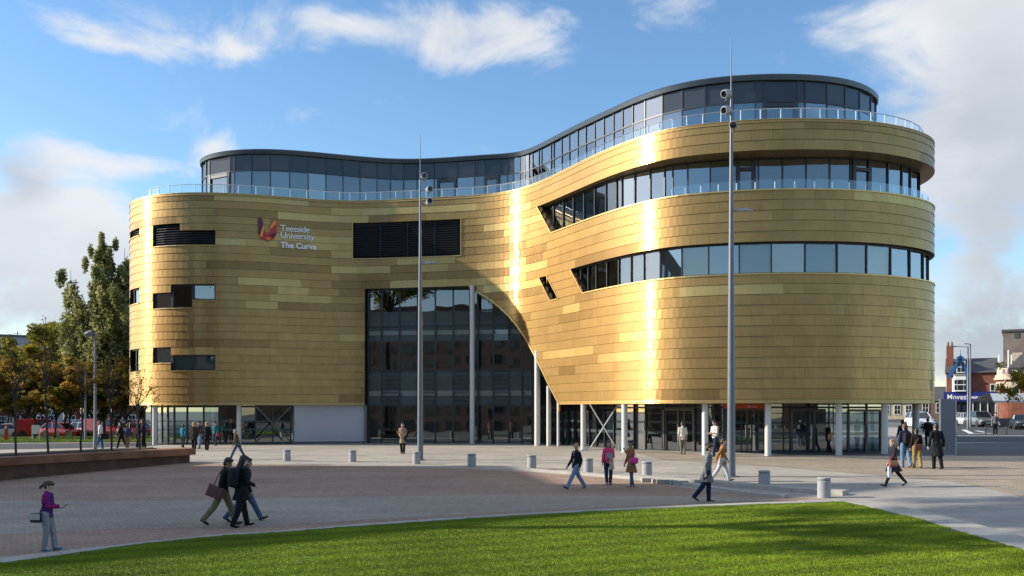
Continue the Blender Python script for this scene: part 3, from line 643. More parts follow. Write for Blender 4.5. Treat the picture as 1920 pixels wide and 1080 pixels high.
# ---- reveals of the openings
def reveal(o, depth, m, name='reveal', bottom=True, top=True, left=True, right=True, doff=None):
    mb = MB(); D = doff or (lambda s_: -depth); O = .05
    def seg(za, sa, zb, sb):
        n = max(1, int(abs(sb-sa)/.5))
        for i in range(n):
            f0, f1 = i/n, (i+1)/n; s0, s1 = sa+(sb-sa)*f0, sa+(sb-sa)*f1; z0, z1 = za+(zb-za)*f0, za+(zb-za)*f1
            mb.face([WALL.at(s0, z0, O), WALL.at(s1, z1, O), WALL.at(s1, z1, D(s1)), WALL.at(s0, z0, D(s0))])
            mb.face([WALL.at(s0, z0, O), WALL.at(s0, z0, D(s0)), WALL.at(s1, z1, D(s1)), WALL.at(s1, z1, O)][::1]) if False else None
    if left:
        for (za, sa), (zb, sb) in zip(o.l, o.l[1:]): seg(za, sa, zb, sb)
    if right:
        for (za, sa), (zb, sb) in zip(o.r, o.r[1:]): seg(za, sa, zb, sb)
    if bottom: seg(o.z0, o.at(o.z0)[0], o.z0, o.at(o.z0)[1])
    if top: seg(o.z1, o.at(o.z1)[0], o.z1, o.at(o.z1)[1])
    return B(mb, name, m)
# thin gold frame profile round sloping openings
def edge_trim(o, sides, m=gold_trim, w=.07, out=.085, name='opening_trim'):
    mb = MB()
    def bar(za, sa, zb, sb, dz, ds):
        n = max(1, int(abs(sb-sa)/.6)+1)
        rings = []
        for i in range(n+1):
            f = i/n; s_, z = sa+(sb-sa)*f, za+(zb-za)*f
            rings.append([WALL.at(s_, z, -.02), WALL.at(s_, z, out), WALL.at(s_+ds, z+dz, out), WALL.at(s_+ds, z+dz, -.02)])
        mb.loft(rings)
    if 'l' in sides: bar(o.z0-.05, o.l[0][1], o.z1+.03, o.l[-1][1], 0, -w*1.2)
    if 'r' in sides: bar(o.z0-.03, o.r[0][1], o.z1+.03, o.r[-1][1], 0, w*1.2)
    if 'b' in sides: bar(o.z0, o.at(o.z0)[0], o.z0, o.at(o.z0)[1], -w, 0)
    if 't' in sides: bar(o.z1, o.at(o.z1)[0], o.z1, o.at(o.z1)[1], w, 0)
    return B(mb, name, m)
edge_trim(STRIP1, 'lb'); edge_trim(STRIP2, 'lb'); edge_trim(SLIT, 'lrb'); edge_trim(LOUV, 'lrb', w=.05)
def d1(s_):
    a, b, c = S(1120), S(1290), S(1480)
    return -(float(np.interp(s_, [a, b, c, sR, sR+8], [.42, 1.3, 1.6, .75, .75])))
def d2(s_): return -.30
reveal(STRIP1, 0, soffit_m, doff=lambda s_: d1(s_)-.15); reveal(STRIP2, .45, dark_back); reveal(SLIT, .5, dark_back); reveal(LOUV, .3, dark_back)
# ---- curved window strips: panes as sub-parts of the strip's frame
def px_off(off):                                        # s of a pixel column on the offset curve
    ss = np.linspace(S(250), sR+3, 900); P_ = [WALL.at(u, 0, off(u)) for u in ss]; px = [HX+FPX*p.x/p.y for p in P_]
    k = int(np.argmax(px)); px = np.maximum.accumulate(px[:k+1]); return lambda q: float(np.interp(q, px, ss[:k+1]))
def bar_v(mb, u, z0, z1, off, w=.035, d=.07, slant=0):
    c = WALL.at(u, 0, off); t = WALL.nrm(u); t2 = Vector((-t.y, t.x, 0)); 
    q = [c+t2*w+t*d, c-t2*w+t*d, c-t2*w-t*d*.4, c+t2*w-t*d*.4]
    sh = t2*(-slant)
    lo = [p+Vector((0, 0, z0)) for p in q]; hi = [p+sh+Vector((0, 0, z1)) for p in q]
    mb.loft([lo, hi])
def strip(o, off, mull, kinds, name='window_strip', z0=None, z1=None, slope=None):
    f = px_off(off); z0 = z0 or o.z0; z1 = z1 or o.z1; mb = MB()
    L0, L1 = o.at(z0)[0], o.at(z1)[0]; us_ = [f(m) for m in mull]
    e = sR+7.5; last = us_[-1]; k = 1
    while last+1.6 < e: last += 1.6; us_.append(last)
    for u in us_: 
        zb = z0
        if L1 < u < L0: zb = z0+(z1-z0)*(L0-u)/(L0-L1)
        bar_v(mb, u, zb, z1, off(u))
    for z, h in ((z0+.035, .07), (z1-.035, .07)):
        a0 = L0 if z < (z0+z1)/2 else L1; n = 60
        for i in range(n):
            a = a0+(e-a0)*i/n; b = a0+(e-a0)*(i+1)/n
            rg = [[WALL.at(q, z-h/2, off(q)+.06), WALL.at(q, z-h/2, off(q)-.04), WALL.at(q, z+h/2, off(q)-.04), WALL.at(q, z+h/2, off(q)+.06)] for q in (a, b)]
            mb.loft(rg, cap=False)
    fr = B(mb, name, frame_m)
    edges = [min(L0, L1)]+us_
    for i in range(len(edges)-1):
        a, b = edges[i], edges[i+1]
        kd = kinds[i] if i < len(kinds) else 'b'
        if b-a < .05: continue
        def lowz(u): return z0 if u >= L0 else z0+(z1-z0)*(L0-u)/(L0-L1)
        A0, B0 = WALL.at(a, lowz(a), off(a)-.01), WALL.at(b, lowz(b), off(b)-.01); A1, B1 = WALL.at(a, z1, off(a)-.01), WALL.at(b, z1, off(b)-.01)
        mg = MB(); j = random.gauss(0, .006); tt = WALL.nrm((a+b)/2)*j; A1 += tt; B1 += tt
        mid = lowz((a+b)/2)
        if lowz(a) > z1-.02: mg.face([A1, B0, B1])
        else: mg.face([A0, B0, B1, A1])
        pm = {'c': glass_clear, 'm': glass_mid, 'b': glass_blue, 'B': glass_mid, 'w': glass_blue}[kd]
        pn = mg.build('pane', pm, fr)
        if kd in 'Bw':
            bl = MB(); o0 = -.22; bl.face([WALL.at(a+.12, z0+.1, off(a)+o0), WALL.at(b-.08, z0+.1, off(b)+o0), WALL.at(b-.08, z1-.1, off(b)+o0), WALL.at(a+.12, z1-.1, off(a)+o0)]); bl.build('blind', blind_m, fr)
    return fr
m2 = [1090,1104,1119,1139,1161,1184,1208,1238,1279,1329,1386,1446,1509,1569,1624,1669,1705,1730,1744]
strip(STRIP2, d2, m2, 'cccccBBBwBbBbBmBbbbbbb')
m1 = [1039,1057,1076,1096,1116,1137,1157,1167,1191,1220,1247,1262,1290,1332,1371,1381,1416,1422,1467,1511,1555,1594,1598,1632,1664,1690,1706,1724,1734]
fr1 = strip(STRIP1, d1, m1, 'cccccccmbwwbbbmmmmmmmmmmmbbbbb')
f1 = px_off(d1)
for a, b in ((1381, 1416), (1598, 1632)):                # terrace doors: dark wide frames
    mb = MB(); ua, ub = f1(a), f1(b)
    for u, w in ((ua+.10, .10), (ub-.10, .10)): bar_v(mb, u, STRIP1.z0, STRIP1.z1, d1(u)+.03, w=w, d=.06)
    for z in (STRIP1.z1-.55, STRIP1.z0+.12): mb.loft([[WALL.at(q, z-.09, d1(q)+.1), WALL.at(q, z-.09, d1(q)-.02), WALL.at(q, z+.09, d1(q)-.02), WALL.at(q, z+.09, d1(q)+.1)] for q in (ua, ub)])
    mb.build('door_frame', mat('dark_red_frame', (.045, .03, .035), rough=.45), fr1)
# soffit under the top band shows boards: thin joints
mb = MB()
for u in np.arange(S(1180), sR+6, 1.05):
    a, b = WALL.at(u, STRIP1.z1-.004, .0), WALL.at(u, STRIP1.z1-.004, d1(u)); t = (WALL.at(u+.012, 0, 0)-WALL.at(u, 0, 0)); mb.face([a, b, b+t, a+t])
B(mb, 'soffit_joint', dark_back)
# low glass balustrade of the terrace
def balustrade(mullpx, z, off, h, name, post_w=.03, start=None, handrail=True):
    mb = MB(); rail = None
    f = px_off(lambda s_: off); us_ = [f(p) for p in mullpx]
    last = us_[-1]
    for _ in range(7): last += 1.1; us_.append(last)
    if handrail: mb.tube([WALL.at(u, z+h, off) for u in us_], .022, n=6)
    else: mb.tube([WALL.at(u, z+.03, off) for u in us_], .02, n=6)
    rail = B(mb, name, steel)
    for u in us_:
        p = MB(); c = WALL.at(u, 0, off); p.tube([c+Vector((0, 0, z)), c+Vector((0, 0, z+h))], post_w, n=8); p.box(c+Vector((0, 0, z+.02)), (.09, .09, .04)); p.build('post', steel, rail)
    gh = h+.12 if not handrail else h+.05
    for a, b in zip(us_, us_[1:]):
        gp = MB(); gp.face([WALL.at(a+.02, z+.05, off), WALL.at(b-.02, z+.05, off), WALL.at(b-.02, z+gh, off), WALL.at(a+.02, z+gh, off)]); gp.build('glass_panel', glass_rail, rail)
    return rail
balustrade([1260,1285,1314,1347,1381,1416,1453,1490,1527,1560,1592,1622,1650,1674,1695,1712], LV[20], -.22, .42, 'balustrade', handrail=False)
pp = [276,284,298,317,340,366,393,420,447,480,512,544,575,607,637,656,686,714,742,771,799,829,857,887,914,939,961,982,1000,1012,1025,1038,1052,1066,1082,1098,1112,1127,1141,1156,1170,1184,1200,1216,1236,1261,1288,1318,1352,1389,1426,1464,1502,1538,1572,1605,1633,1659,1681,1698,1711]
balustrade(pp, 14.22, -.55, 1.28, 'roof_railing')
# ---- louvres
louv_m = mat('louvre_blade', (.035, .038, .048), rough=.4, metal=.4, noise_amt=.05)
def louvre(o, name='louvre', pitch=.16, sub=None):
    root = MB(); u0, u1 = o.at((o.z0+o.z1)/2); band(root, u0, u1, o.z0, -.28, o.z1, -.28); fr = B(root, name, inner_dk)
    z = o.z0+pitch*.6
    while z < o.z1-.02:
        n = max(1, int((u1-u0)/.8)); mb = MB()
        mb.loft([[WALL.at(u0+(u1-u0)*i/n, z-.05, -.05), WALL.at(u0+(u1-u0)*i/n, z-.065, -.045), WALL.at(u0+(u1-u0)*i/n, z+.045, -.2), WALL.at(u0+(u1-u0)*i/n, z+.06, -.205)] for i in range(n+1)])
        mb.build('slat', louv_m, fr); z += pitch
    for q in sub or []:
        mb = MB(); bar_v(mb, S(q), o.z0, o.z1, -.05, w=.02, d=.02); mb.build('mullion', louv_m, fr)
louvre(LOUV, sub=[713, 764, 815]); louvre(OPEN[5]); louvre(OPEN[6]); louvre(OPEN[7])
# ---- stepped windows of the left lobe
def win(o, splits, kinds, depth=.16, name='window'):
    u0, u1 = o.at((o.z0+o.z1)/2); mb = MB(); ed = [u0]+[S(q) for q in splits]+[u1]; off = -depth
    for u in ed: bar_v(mb, min(max(u, u0+.05), u1-.05), o.z0, o.z1, off, w=.045)
    for z in (o.z0+.04, o.z1-.04):
        n = max(1, int((u1-u0)/.7))
        mb.loft([[WALL.at(u0+(u1-u0)*i/n, z-.04, off+.05), WALL.at(u0+(u1-u0)*i/n, z-.04, off-.05), WALL.at(u0+(u1-u0)*i/n, z+.04, off-.05), WALL.at(u0+(u1-u0)*i/n, z+.04, off+.05)] for i in range(n+1)])
    fr = B(mb, name, frame_m)
    for a, b, k in zip(ed, ed[1:], kinds):
        gp = MB(); gp.face([WALL.at(a, o.z0, off), WALL.at(b, o.z0, off), WALL.at(b, o.z1, off), WALL.at(a, o.z1, off)]); gp.build('pane', {'c': glass_clear, 'm': glass_mid, 'b': glass_blue, 'B': glass_mid}[k], fr)
        if k == 'B': bl = MB(); bl.face([WALL.at(a+.03, o.z0+.03, off-.2), WALL.at(b-.03, o.z0+.03, off-.2), WALL.at(b-.03, o.z1-.03, off-.2), WALL.at(a+.03, o.z1-.03, off-.2)]); bl.build('blind', blind_m, fr)
# openings 8..15: rebuilt as whole windows
def W(k0, k1, a, b): return rect(k0, k1, a, a, b, b)
win(W(12, 14, S(287.5), S(321)), [], 'm'); win(W(12, 15, S(321), S(361)), [], 'm'); win(W(13, 15, S(361), S(404)), [], 'b'); win(W(13, 15, sL-1.2, S(262)), [249], 'bb')
win(W(5, 7, S(287.5), S(321)), [], 'B'); win(W(4, 6, S(321), S(404)), [362], 'BB'); win(W(4, 7, sL-1.2, S(262)), [253], 'mb')
for o_ in OPEN[5:]: reveal(o_, .16, dark_back, left=(o_ not in ()), right=True, bottom=o_ in (OPEN[5], OPEN[7], OPEN[8], OPEN[11], OPEN[14], OPEN[15]), top=o_ in (OPEN[6], OPEN[7], OPEN[9], OPEN[11], OPEN[13], OPEN[15])) if o_ in (OPEN[7], OPEN[11], OPEN[15]) else None
def sill(px0, px1, z, out=.09):
    mb = MB(); u0, u1 = (S(px0) if px0 > 244 else sL-1.2), S(px1); n = max(1, int((u1-u0)/.6))
    mb.loft([[WALL.at(u0+(u1-u0)*i/n, z-.05, -.2), WALL.at(u0+(u1-u0)*i/n, z-.05, out), WALL.at(u0+(u1-u0)*i/n, z, out), WALL.at(u0+(u1-u0)*i/n, z, -.2)] for i in range(n+1)]); B(mb, 'window_sill', gold_trim)
for a, b, k in ((287,404,20),(243,262,22),(287,361,12),(361,404,13),(243,262,13),(287,321,5),(321,404,4),(243,262,4)): sill(a, b, LV[k])
# ---- atrium: glass line, arch reveal, panes, columns
GL = [(-10.35,66.45),(-.2,64.95),(1.9,64.5),(3.1,62.6),(4.5,59.9),(6.0,57.1),(7.6,54.8),(9.3,53.2),(11.2,51.6),(13.5,51.1),(16,50.8),(18.6,50.7),(20.3,51.3),(21.6,53.6),(22.2,57.5),(21,61)]
class Poly:
    def __init__(s, P): s.p = [Vector((*p, 0)) for p in P]; s.L = [0]; [s.L.append(s.L[-1]+(b-a).length) for a, b in zip(s.p, s.p[1:])]
    def at(s, u, z=0): return Vector((np.interp(u, s.L, [p.x for p in s.p]), np.interp(u, s.L, [p.y for p in s.p]), z))
    def s_px(s, px):
        t = np.linspace(0, s.L[-1], 1500); q = [HX+FPX*s.at(u).x/s.at(u).y for u in t]; q = np.maximum.accumulate(q); return float(np.interp(px, q, t))
    def y_at(s, x): return float(np.interp(x, [p.x for p in s.p[:6]], [p.y for p in s.p[:6]]))
GP = Poly(GL)
mb = MB()
pts3 = [WALL.at(s_, z, .05) for z, s_ in ARCH.r]
for i in range(len(pts3)-1):
    a, b = pts3[i], pts3[i+1]; na, nb = WALL.nrm(ARCH.r[i][1]), WALL.nrm(ARCH.r[i+1][1])
    a2 = Vector((a.x+.2, max(GP.y_at(a.x), a.y+.3), a.z)); b2 = Vector((b.x+.2, max(GP.y_at(b.x), b.y+.3), b.z)); mb.face([a, b, b2, a2])
B(mb, 'arch_reveal', gold_trim)
mb = MB(); rg = []
for z, s_ in ARCH.r: rg.append([WALL.at(s_-.03, z-.03, -.02), WALL.at(s_-.03, z-.03, .08), WALL.at(s_+.07, z+.05, .08), WALL.at(s_+.07, z+.05, -.02)])
mb.loft(rg); B(mb, 'arch_trim', gold_trim)
mb = MB(); n = 20; s0, s1 = ARCH.at(LV[15])
for i in range(n):
    a, b = WALL.at(s0+(s1-s0)*i/n, LV[15], .05), WALL.at(s0+(s1-s0)*(i+1)/n, LV[15], .05); mb.face([a, b, Vector((b.x, GP.y_at(b.x)+.3, b.z)), Vector((a.x, GP.y_at(a.x)+.3, a.z))])
a = WALL.at(s0, 0, .05)
mb.face([Vector((a.x, a.y, -2.6)), Vector((a.x, a.y, LV[15])), Vector((a.x, GP.y_at(a.x)+.3, LV[15])), Vector((a.x, GP.y_at(a.x)+.3, -2.6))]); B(mb, 'arch_soffit', frame_m)
GZ = gz(0, 60)
TR = [GZ-.05, .34, 2.86, 5.96, LV[15]]
av = [690.5,716,749.5,783,816.5,850,881,896,925,954,979,998,1012,1020,1028,1034,1040,1046,1052,1060,1068,1078,1090]
au = [GP.s_px(p) for p in av]
mb = MB()
def bar_g(mb, u, z0, z1, w=.04, d=.09):
    c = GP.at(u); t = (GP.at(min(u+.05, GP.L[-1]))-GP.at(max(0, u-.05))).normalized(); nn = Vector((t.y, -t.x, 0)); q = [c-t*w+nn*d, c+t*w+nn*d, c+t*w-nn*.03, c-t*w-nn*.03]
    mb.loft([[p+Vector((0, 0, z0)) for p in q][::-1], [p+Vector((0, 0, z1)) for p in q][::-1]])
uA = [u for u, p in zip(au, av) if p <= 1012]
for u in uA: bar_g(mb, u, TR[0], TR[-1])
for z in TR:
    for a, b in zip(uA, uA[1:]):
        A_, B_ = GP.at(a, z), GP.at(b, z); nn = Vector((0, -.07, 0)); h = Vector((0, 0, .035)); mb.loft([[A_+nn-h, A_-nn*.3-h, A_-nn*.3+h, A_+nn+h], [B_+nn-h, B_-nn*.3-h, B_-nn*.3+h, B_+nn+h]])
atr = B(mb, 'atrium_curtain_wall', frame_m)
bands = [(TR[0], GZ+.3, 'f'), (GZ+.3, .34, 'm'), (.34, 1.05, 'f'), (1.05, 1.4, 'F'), (1.4, 2.86, 'f'), (2.86, 4.9, 'm'), (4.9, 5.35, 'f'), (5.35, 5.65, 'F'), (5.65, 7.0, 'f'), (7.0, 8.6, 'm')]
glass_frost2 = glass('frosted_band', (.6, .68, .66), .05, opaque=.7, body=(.27, .33, .32))
for i, (a, b) in enumerate(zip(uA, uA[1:])):
    for z0, z1, k in bands:
        z1 = min(z1, TR[-1]); gp = MB(); jj = Vector((0, random.gauss(0, .004), 0)); gp.face([GP.at(a, z0), GP.at(b, z0), GP.at(b, z1)+jj, GP.at(a, z1)+jj]); gp.build('pane', {'f': glass_frost, 'F': glass_frost2, 'm': glass_mid}[k], atr)
    if i in (1, 3, 5, 8):                                # bays with opening louvres
        z = .42
        while z < 2.8:
            A_, B_ = GP.at(a+.1, z), GP.at(b-.1, z); mb = MB(); mb.loft([[A_+Vector((0, -.09, -.02)), A_+Vector((0, -.02, -.02)), A_+Vector((0, -.02, .03)), A_+Vector((0, -.09, .03))], [B_+Vector((0, -.09, -.02)), B_+Vector((0, -.02, -.02)), B_+Vector((0, -.02, .03)), B_+Vector((0, -.09, .03))]]); mb.build('louvre_bar', frame_m, atr); z += .29
for z, off in ((1.2, .3), (5.5, .3)):                    # small brackets on the mullions
    for u in uA[1:-1]:
        mb = MB(); c = GP.at(u, z); mb.box(c+Vector((.06, -.16, 0)), (.14, .14, .10)); mb.build('bracket', frame_m, atr)
# ground floor glazing under the right lobe
mb = MB(); gpx = [1012,1020,1028,1034,1041,1048,1056,1066,1078,1091,1106,1120,1135,1152,1171,1190,1211,1243,1250,1302,1320,1340,1364,1390,1409,1436,1469,1481,1512,1527,1554,1590,1624,1655,1668,1676]
gu = [GP.s_px(p) for p in gpx]; last = gu[-1]
while last+1.5 < GP.L[-1]: last += 1.5; gu.append(last)
for u in gu: bar_g(mb, u, TR[0], SOF, w=.03)
for z in (GZ+.02, SOF-.2, GZ+2.15):
    for a, b in zip(gu, gu[1:]):
        A_, B_ = GP.at(a, z), GP.at(b, z); t = (B_-A_).normalized(); nn = Vector((t.y, -t.x, 0))*.05; h = Vector((0, 0, .05 if z != GZ+2.15 else .02)); mb.loft([[A_+nn-h, A_-nn-h, A_-nn+h, A_+nn+h], [B_+nn-h, B_-nn-h, B_-nn+h, B_+nn+h]])
gf = B(mb, 'ground_floor_glazing', frame_m)
for i, (a, b) in enumerate(zip(gu, gu[1:])):
    for z0, z1, k in ((TR[0], GZ+.95, glass_mid), (GZ+.95, GZ+1.12, glass_frost), (GZ+1.12, GZ+1.55, glass_mid), (GZ+1.55, GZ+1.7, glass_frost), (GZ+1.7, SOF, glass_mid)):
        gp = MB(); gp.face([GP.at(a, z0), GP.at(b, z0), GP.at(b, z1), GP.at(a, z1)]); gp.build('pane', k, gf)
# ground floor interior: dark rooms with a few pale partitions
mb = MB()
for (x, y, w, h) in ((6, 62, 3, 2.4), (10.5, 57.5, 2.2, 2.5), (14.5, 56.5, 2.4, 2.3), (18, 56, 1.6, 2.4), (-4, 71, 8, 5), (-8, 70, 2, 8)):
    mb.box((x, y, GZ+h/2), (w, .2, h))
B(mb, 'inner_partition', mat('partition', (.30, .29, .25), rough=.8, noise_amt=.3, nscale=.8))
# door surrounds
def door_frame(px0, px1, top=2.35, leafs=2, m=None):
    u0, u1 = GP.s_px(px0), GP.s_px(px1); mb = MB(); m = m or mat('door_aluminium', (.10, .10, .10), rough=.4, metal=.3)
    for q in range(leafs+1):
        u = u0+(u1-u0)*q/leafs; bar_g(mb, u, GZ-.02, GZ+top, w=.06 if q in (0, leafs) else .045, d=.13)
    A_, B_ = GP.at(u0, GZ+top), GP.at(u1, GZ+top); mb.loft([[A_+Vector((0, -.14, -.07)), A_+Vector((0, .03, -.07)), A_+Vector((0, .03, .07)), A_+Vector((0, -.14, .07))], [B_+Vector((0, -.14, -.07)), B_+Vector((0, .03, -.07)), B_+Vector((0, .03, .07)), B_+Vector((0, -.14, .07))]])
    d = B(mb, 'entrance_door', m)
    for q in range(leafs):
        for fx in (.86,) if q == 0 else (.14,):
            u = u0+(u1-u0)*(q+fx)/leafs; h_ = MB(); c = GP.at(u, 0)+Vector((0, -.2, 0)); h_.tube([c+Vector((0, 0, GZ+.8)), c+Vector((0, 0, GZ+1.5))], .02, n=6); h_.build('handle', steel, d)
door_frame(1246, 1302); door_frame(1368, 1434); door_frame(1484, 1526, leafs=1); door_frame(1590, 1650, top=2.3)
# notices on the glass
mb = MB()
for px in (1404, 1412, 1453, 1496):
    p = GP.at(GP.s_px(px)); mb.box((p.x, p.y-.12, GZ+1.42), (.13, .01, .19))
B(mb, 'door_notice', mat('notice_paper', (.55, .55, .48), rough=.7))
# orange entrance board with lettering
def text_mesh(name, s, size, m, parent, loc, rot, extrude=.008, bold=0, align='LEFT', spacing=1.0):
    cu = bpy.data.curves.new(name, 'FONT'); cu.body = s; cu.size = size; cu.extrude = extrude; cu.offset = bold; cu.align_x = align; cu.space_character = spacing; cu.resolution_u = 3
    t = bpy.data.objects.new('tmp', cu); C.objects.link(t); dg = bpy.context.evaluated_depsgraph_get(); me = bpy.data.meshes.new_from_object(t.evaluated_get(dg)); bpy.data.objects.remove(t)
    me.materials.clear(); me.materials.append(m); o = bpy.data.objects.new(name, me); C.objects.link(o); o.parent = parent; o.location = loc; o.rotation_euler = rot; return o
white_s = mat('white_sign_letter', (.85, .85, .84), rough=.4, noise_amt=.02)
u0, u1 = GP.s_px(1352), GP.s_px(1429); A_, B_ = GP.at(u0), GP.at(u1); d_ = B_-A_; ang = math.atan2(d_.y, d_.x)
mb = MB(); mb.box((0, 0, 0), (d_.length, .08, .24)); sg = mb.build('entrance_sign', mat('orange_sign', (.62, .085, .02), rough=.5, noise_amt=.03), bld); sg.location = (A_+B_)/2+Vector((0, -.35, SOF-.14))-bld.location; sg.rotation_euler = (0, 0, ang)
text_mesh('sign_lettering', 'Entrance', .15, white_s, sg, (.22, -.045, -.05), (R(90), 0, 0))
# columns
def column(px, z1=SOF, r=.165, inset=.45, name='column', Y=None, m=None):
    p = WALL.at(S(px), 0, -inset) if Y is None else at(px, HY, Y); x = (px-HX)/FPX*p.y
    mb = MB(); mb.lathe([(r, gz(x, p.y)-.05), (r, z1)], (x, p.y, 0), n=20); B(mb, name, m or white_col, smooth=True)
for px in (290.5, 448, 1094, 1171, 1322, 1440, 1572.5, 1658.5): column(px)
column(1717, Y=51.9, r=.19); column(885.5, z1=LV[15], Y=64.0, r=.17); column(1007.5, z1=3.9, Y=60.75, r=.19); column(1029, z1=1.6, Y=60.2, r=.15); column(1047, z1=.6, Y=60.0, r=.10)
# crossed braces with foot plates
def brace(pa, pb, Y, r, m):
    a, b = at(*pa, Y), at(*pb, Y+.02); mb = MB(); mb.tube([a, b], r, n=8); return B(mb, 'brace', m, smooth=True)
dk_steel = mat('dark_steel', (.10, .095, .085), rough=.4, metal=.5)
brace((1106, 758), (1157, 842), 53.8, .035, white_col); brace((1159, 758), (1106, 841), 53.9, .035, white_col)
for px, py, w in ((1104, 841, .7), (1160, 842, .7)):
    mb = MB(); p = at(px, py, 53.9); p.z = gz(p.x, p.y); sx = 1 if px > 1130 else -1
    mb.prism([(p.x-.45*0, p.z-.02), (p.x+sx*.55, p.z-.02), (p.x+sx*.1, p.z+.25), (p.x, p.z+.25)][::1], -.03, .03, M=Matrix.Translation((0, p.y, 0)) @ Matrix.Rotation(R(90), 4, 'X')); B(mb, 'brace_foot', white_col)
Yl = 63.4
brace((480, 762), (546, 829), Yl, .05, dk_steel); brace((546, 762), (480, 829), Yl+.06, .05, dk_steel)
# ground floor of the left lobe: glazing, white wall
def gfl(px0, px1, inset, mulls, kinds):
    mb = MB(); us_ = [S(p) for p in mulls]
    for u in us_: bar_v(mb, u, GZ-.05, SOF, -inset, w=.05, d=.08)
    for z in (GZ+.05, SOF-.1):
        for a, b in zip(us_, us_[1:]): mb.loft([[WALL.at(q, z-.06, -inset+.06), WALL.at(q, z-.06, -inset-.04), WALL.at(q, z+.06, -inset-.04), WALL.at(q, z+.06, -inset+.06)] for q in (a, b)])
    fr = B(mb, 'ground_floor_glazing', frame_m)
    for a, b, k in zip(us_, us_[1:], kinds):
        for z0, z1, kk in ((GZ-.05, GZ+.9, 'm'), (GZ+.9, GZ+1.05, 'f'), (GZ+1.05, GZ+1.5, 'm'), (GZ+1.5, GZ+1.62, 'f'), (GZ+1.62, SOF, k)):
            gp = MB(); gp.face([WALL.at(a, z0, -inset), WALL.at(b, z0, -inset), WALL.at(b, z1, -inset), WALL.at(a, z1, -inset)]); gp.build('pane', {'c': glass_clear, 'm': glass_mid, 'f': glass_frost, 'b': glass_blue}[kk], fr)
gfl(297, 548, .9, [262,272,284,297,311,339,374,408,445,480,514,549], 'ccccccmmmmmm')
mb = MB(); u0, u1 = S(553), S(684); n = 10
for i in range(n):
    a, b = u0+(u1-u0)*i/n, u0+(u1-u0)*(i+1)/n; mb.face([WALL.at(a, GZ+.12, -.25), WALL.at(b, GZ+.12, -.25), WALL.at(b, SOF, -.25), WALL.at(a, SOF, -.25)])
for u in (u0, u1): mb.face([WALL.at(u, GZ-.1, -.25), WALL.at(u, GZ-.1, -1.6), WALL.at(u, SOF, -1.6), WALL.at(u, SOF, -.25)])
B(mb, 'rendered_wall', render_w)
mb = MB(); band(mb, u0, u1, GZ-.1, -.28, GZ+.12, -.28); band(mb, u0, u1, GZ+.12, -.28, GZ+.12, -.25); B(mb, 'plinth', mat('grey_brick_plinth', (.13, .13, .135), rough=.8, bump=.4, bscale=12))
mb = MB(); band(mb, S(297)-4, S(549), GZ+.02, -1.2, GZ+.02, -6.0); B(mb, 'inner_floor', slab_m)
mb = MB(); 
for u in np.linspace(S(300), S(440), 6): c = WALL.at(u, 0, -2.6); mb.box((c.x, c.y, GZ+.4), (.7, .7, .06)); mb.box((c.x+.5, c.y, GZ+.45), (.35, .35, .9))
B(mb, 'inner_table', core_m)
# ---- rooftop storey
PAV = [(377,300),(381,296),(390,291),(402,287.5),(420,284),(440,281.5),(470,280),(500,279.8),(530,281),(560,283),(600,286.6),(640,290.5),(680,294.2),(720,297.3),(760,298.5),(800,297.8),(850,294.8),(900,291.2),(940,288.8),(965,287),(985,283),(1000,277),(1020,267.5),(1050,251.5),(1080,236),(1110,221.5),(1140,207.5),(1170,193.5),(1200,180.5),(1225,171),(1250,163.5),(1280,156),(1320,148.5),(1360,144),(1400,141),(1440,139.5),(1480,139.4),(1520,140.8),(1560,144.5),(1590,150),(1615,158),(1632,167),(1642,177),(1645,184)]
HR = 18.6
PV = Curve2(loop_from(PAV, HR, [(21.5,57.8),(20,61.5),(16,66),(9,70.5),(1,74),(-8,76.5),(-16,77),(-21,75),(-23.2,71.6)], 1.3))
def P_at(u, z, off=0): return PV.at(u, z, off)
Z0, ZT, ZF = 14.2, 17.1, HR-.34
mb = MB(); n = 180; pb = lambda z, off: [P_at(PV.len*i/n, z, off) for i in range(n)]
for (za, oa), (zb, ob) in zip([(ZF, -.05), (ZF, .16), (ZF+.26, .2), (HR, .12), (HR+.02, -.3)], [(ZF, .16), (ZF+.26, .2), (HR, .12), (HR+.02, -.3), (HR+.02, -.31)]):
    a, b = pb(za, oa), pb(zb, ob)
    for i in range(n): mb.face([a[i], a[(i+1) % n], b[(i+1) % n], b[i]])
mb.cap(pb(HR+.02, -.3)); rf = B(mb, 'rooftop_roof', mat('dark_grey_metal_roof', (.05, .065, .085), rough=.3, metal=.6), smooth=True)
pm_ = [379,387,393,432,440,472,507,543,578,611,643,675,707,732,757,782,814,857,890,909,937,952,963,975,984,992,999,1011,1016,1034,1039,1054,1068,1084,1099,1116,1133,1151,1168,1187,1210,1242,1279,1322,1375,1416,1431,1495,1509,1550,1584,1611,1632,1643]
pu = [PV.s_px(p) for p in pm_]; last = pu[-1]
while last+1.6 < PV.len+pu[0]-1: last += 1.6; pu.append(last)
pu.append(PV.len+pu[0])
mb = MB()
for u in pu[:-1]:
    c = P_at(u, 0); t = PV.nrm(u); t2 = Vector((-t.y, t.x, 0)); q = [c+t2*.035+t*.05, c-t2*.035+t*.05, c-t2*.035-t*.04, c+t2*.035-t*.04]; mb.loft([[p+Vector((0, 0, Z0)) for p in q], [p+Vector((0, 0, ZF)) for p in q]])
for z in (ZT, Z0+.06):
    for a, b in zip(pu, pu[1:]): mb.loft([[P_at(q, z-.035, .05), P_at(q, z-.035, -.03), P_at(q, z+.035, -.03), P_at(q, z+.035, .05)] for q in (a, b)], cap=False)
pf = B(mb, 'rooftop_frame', frame_m)
rr2 = random.Random(5)
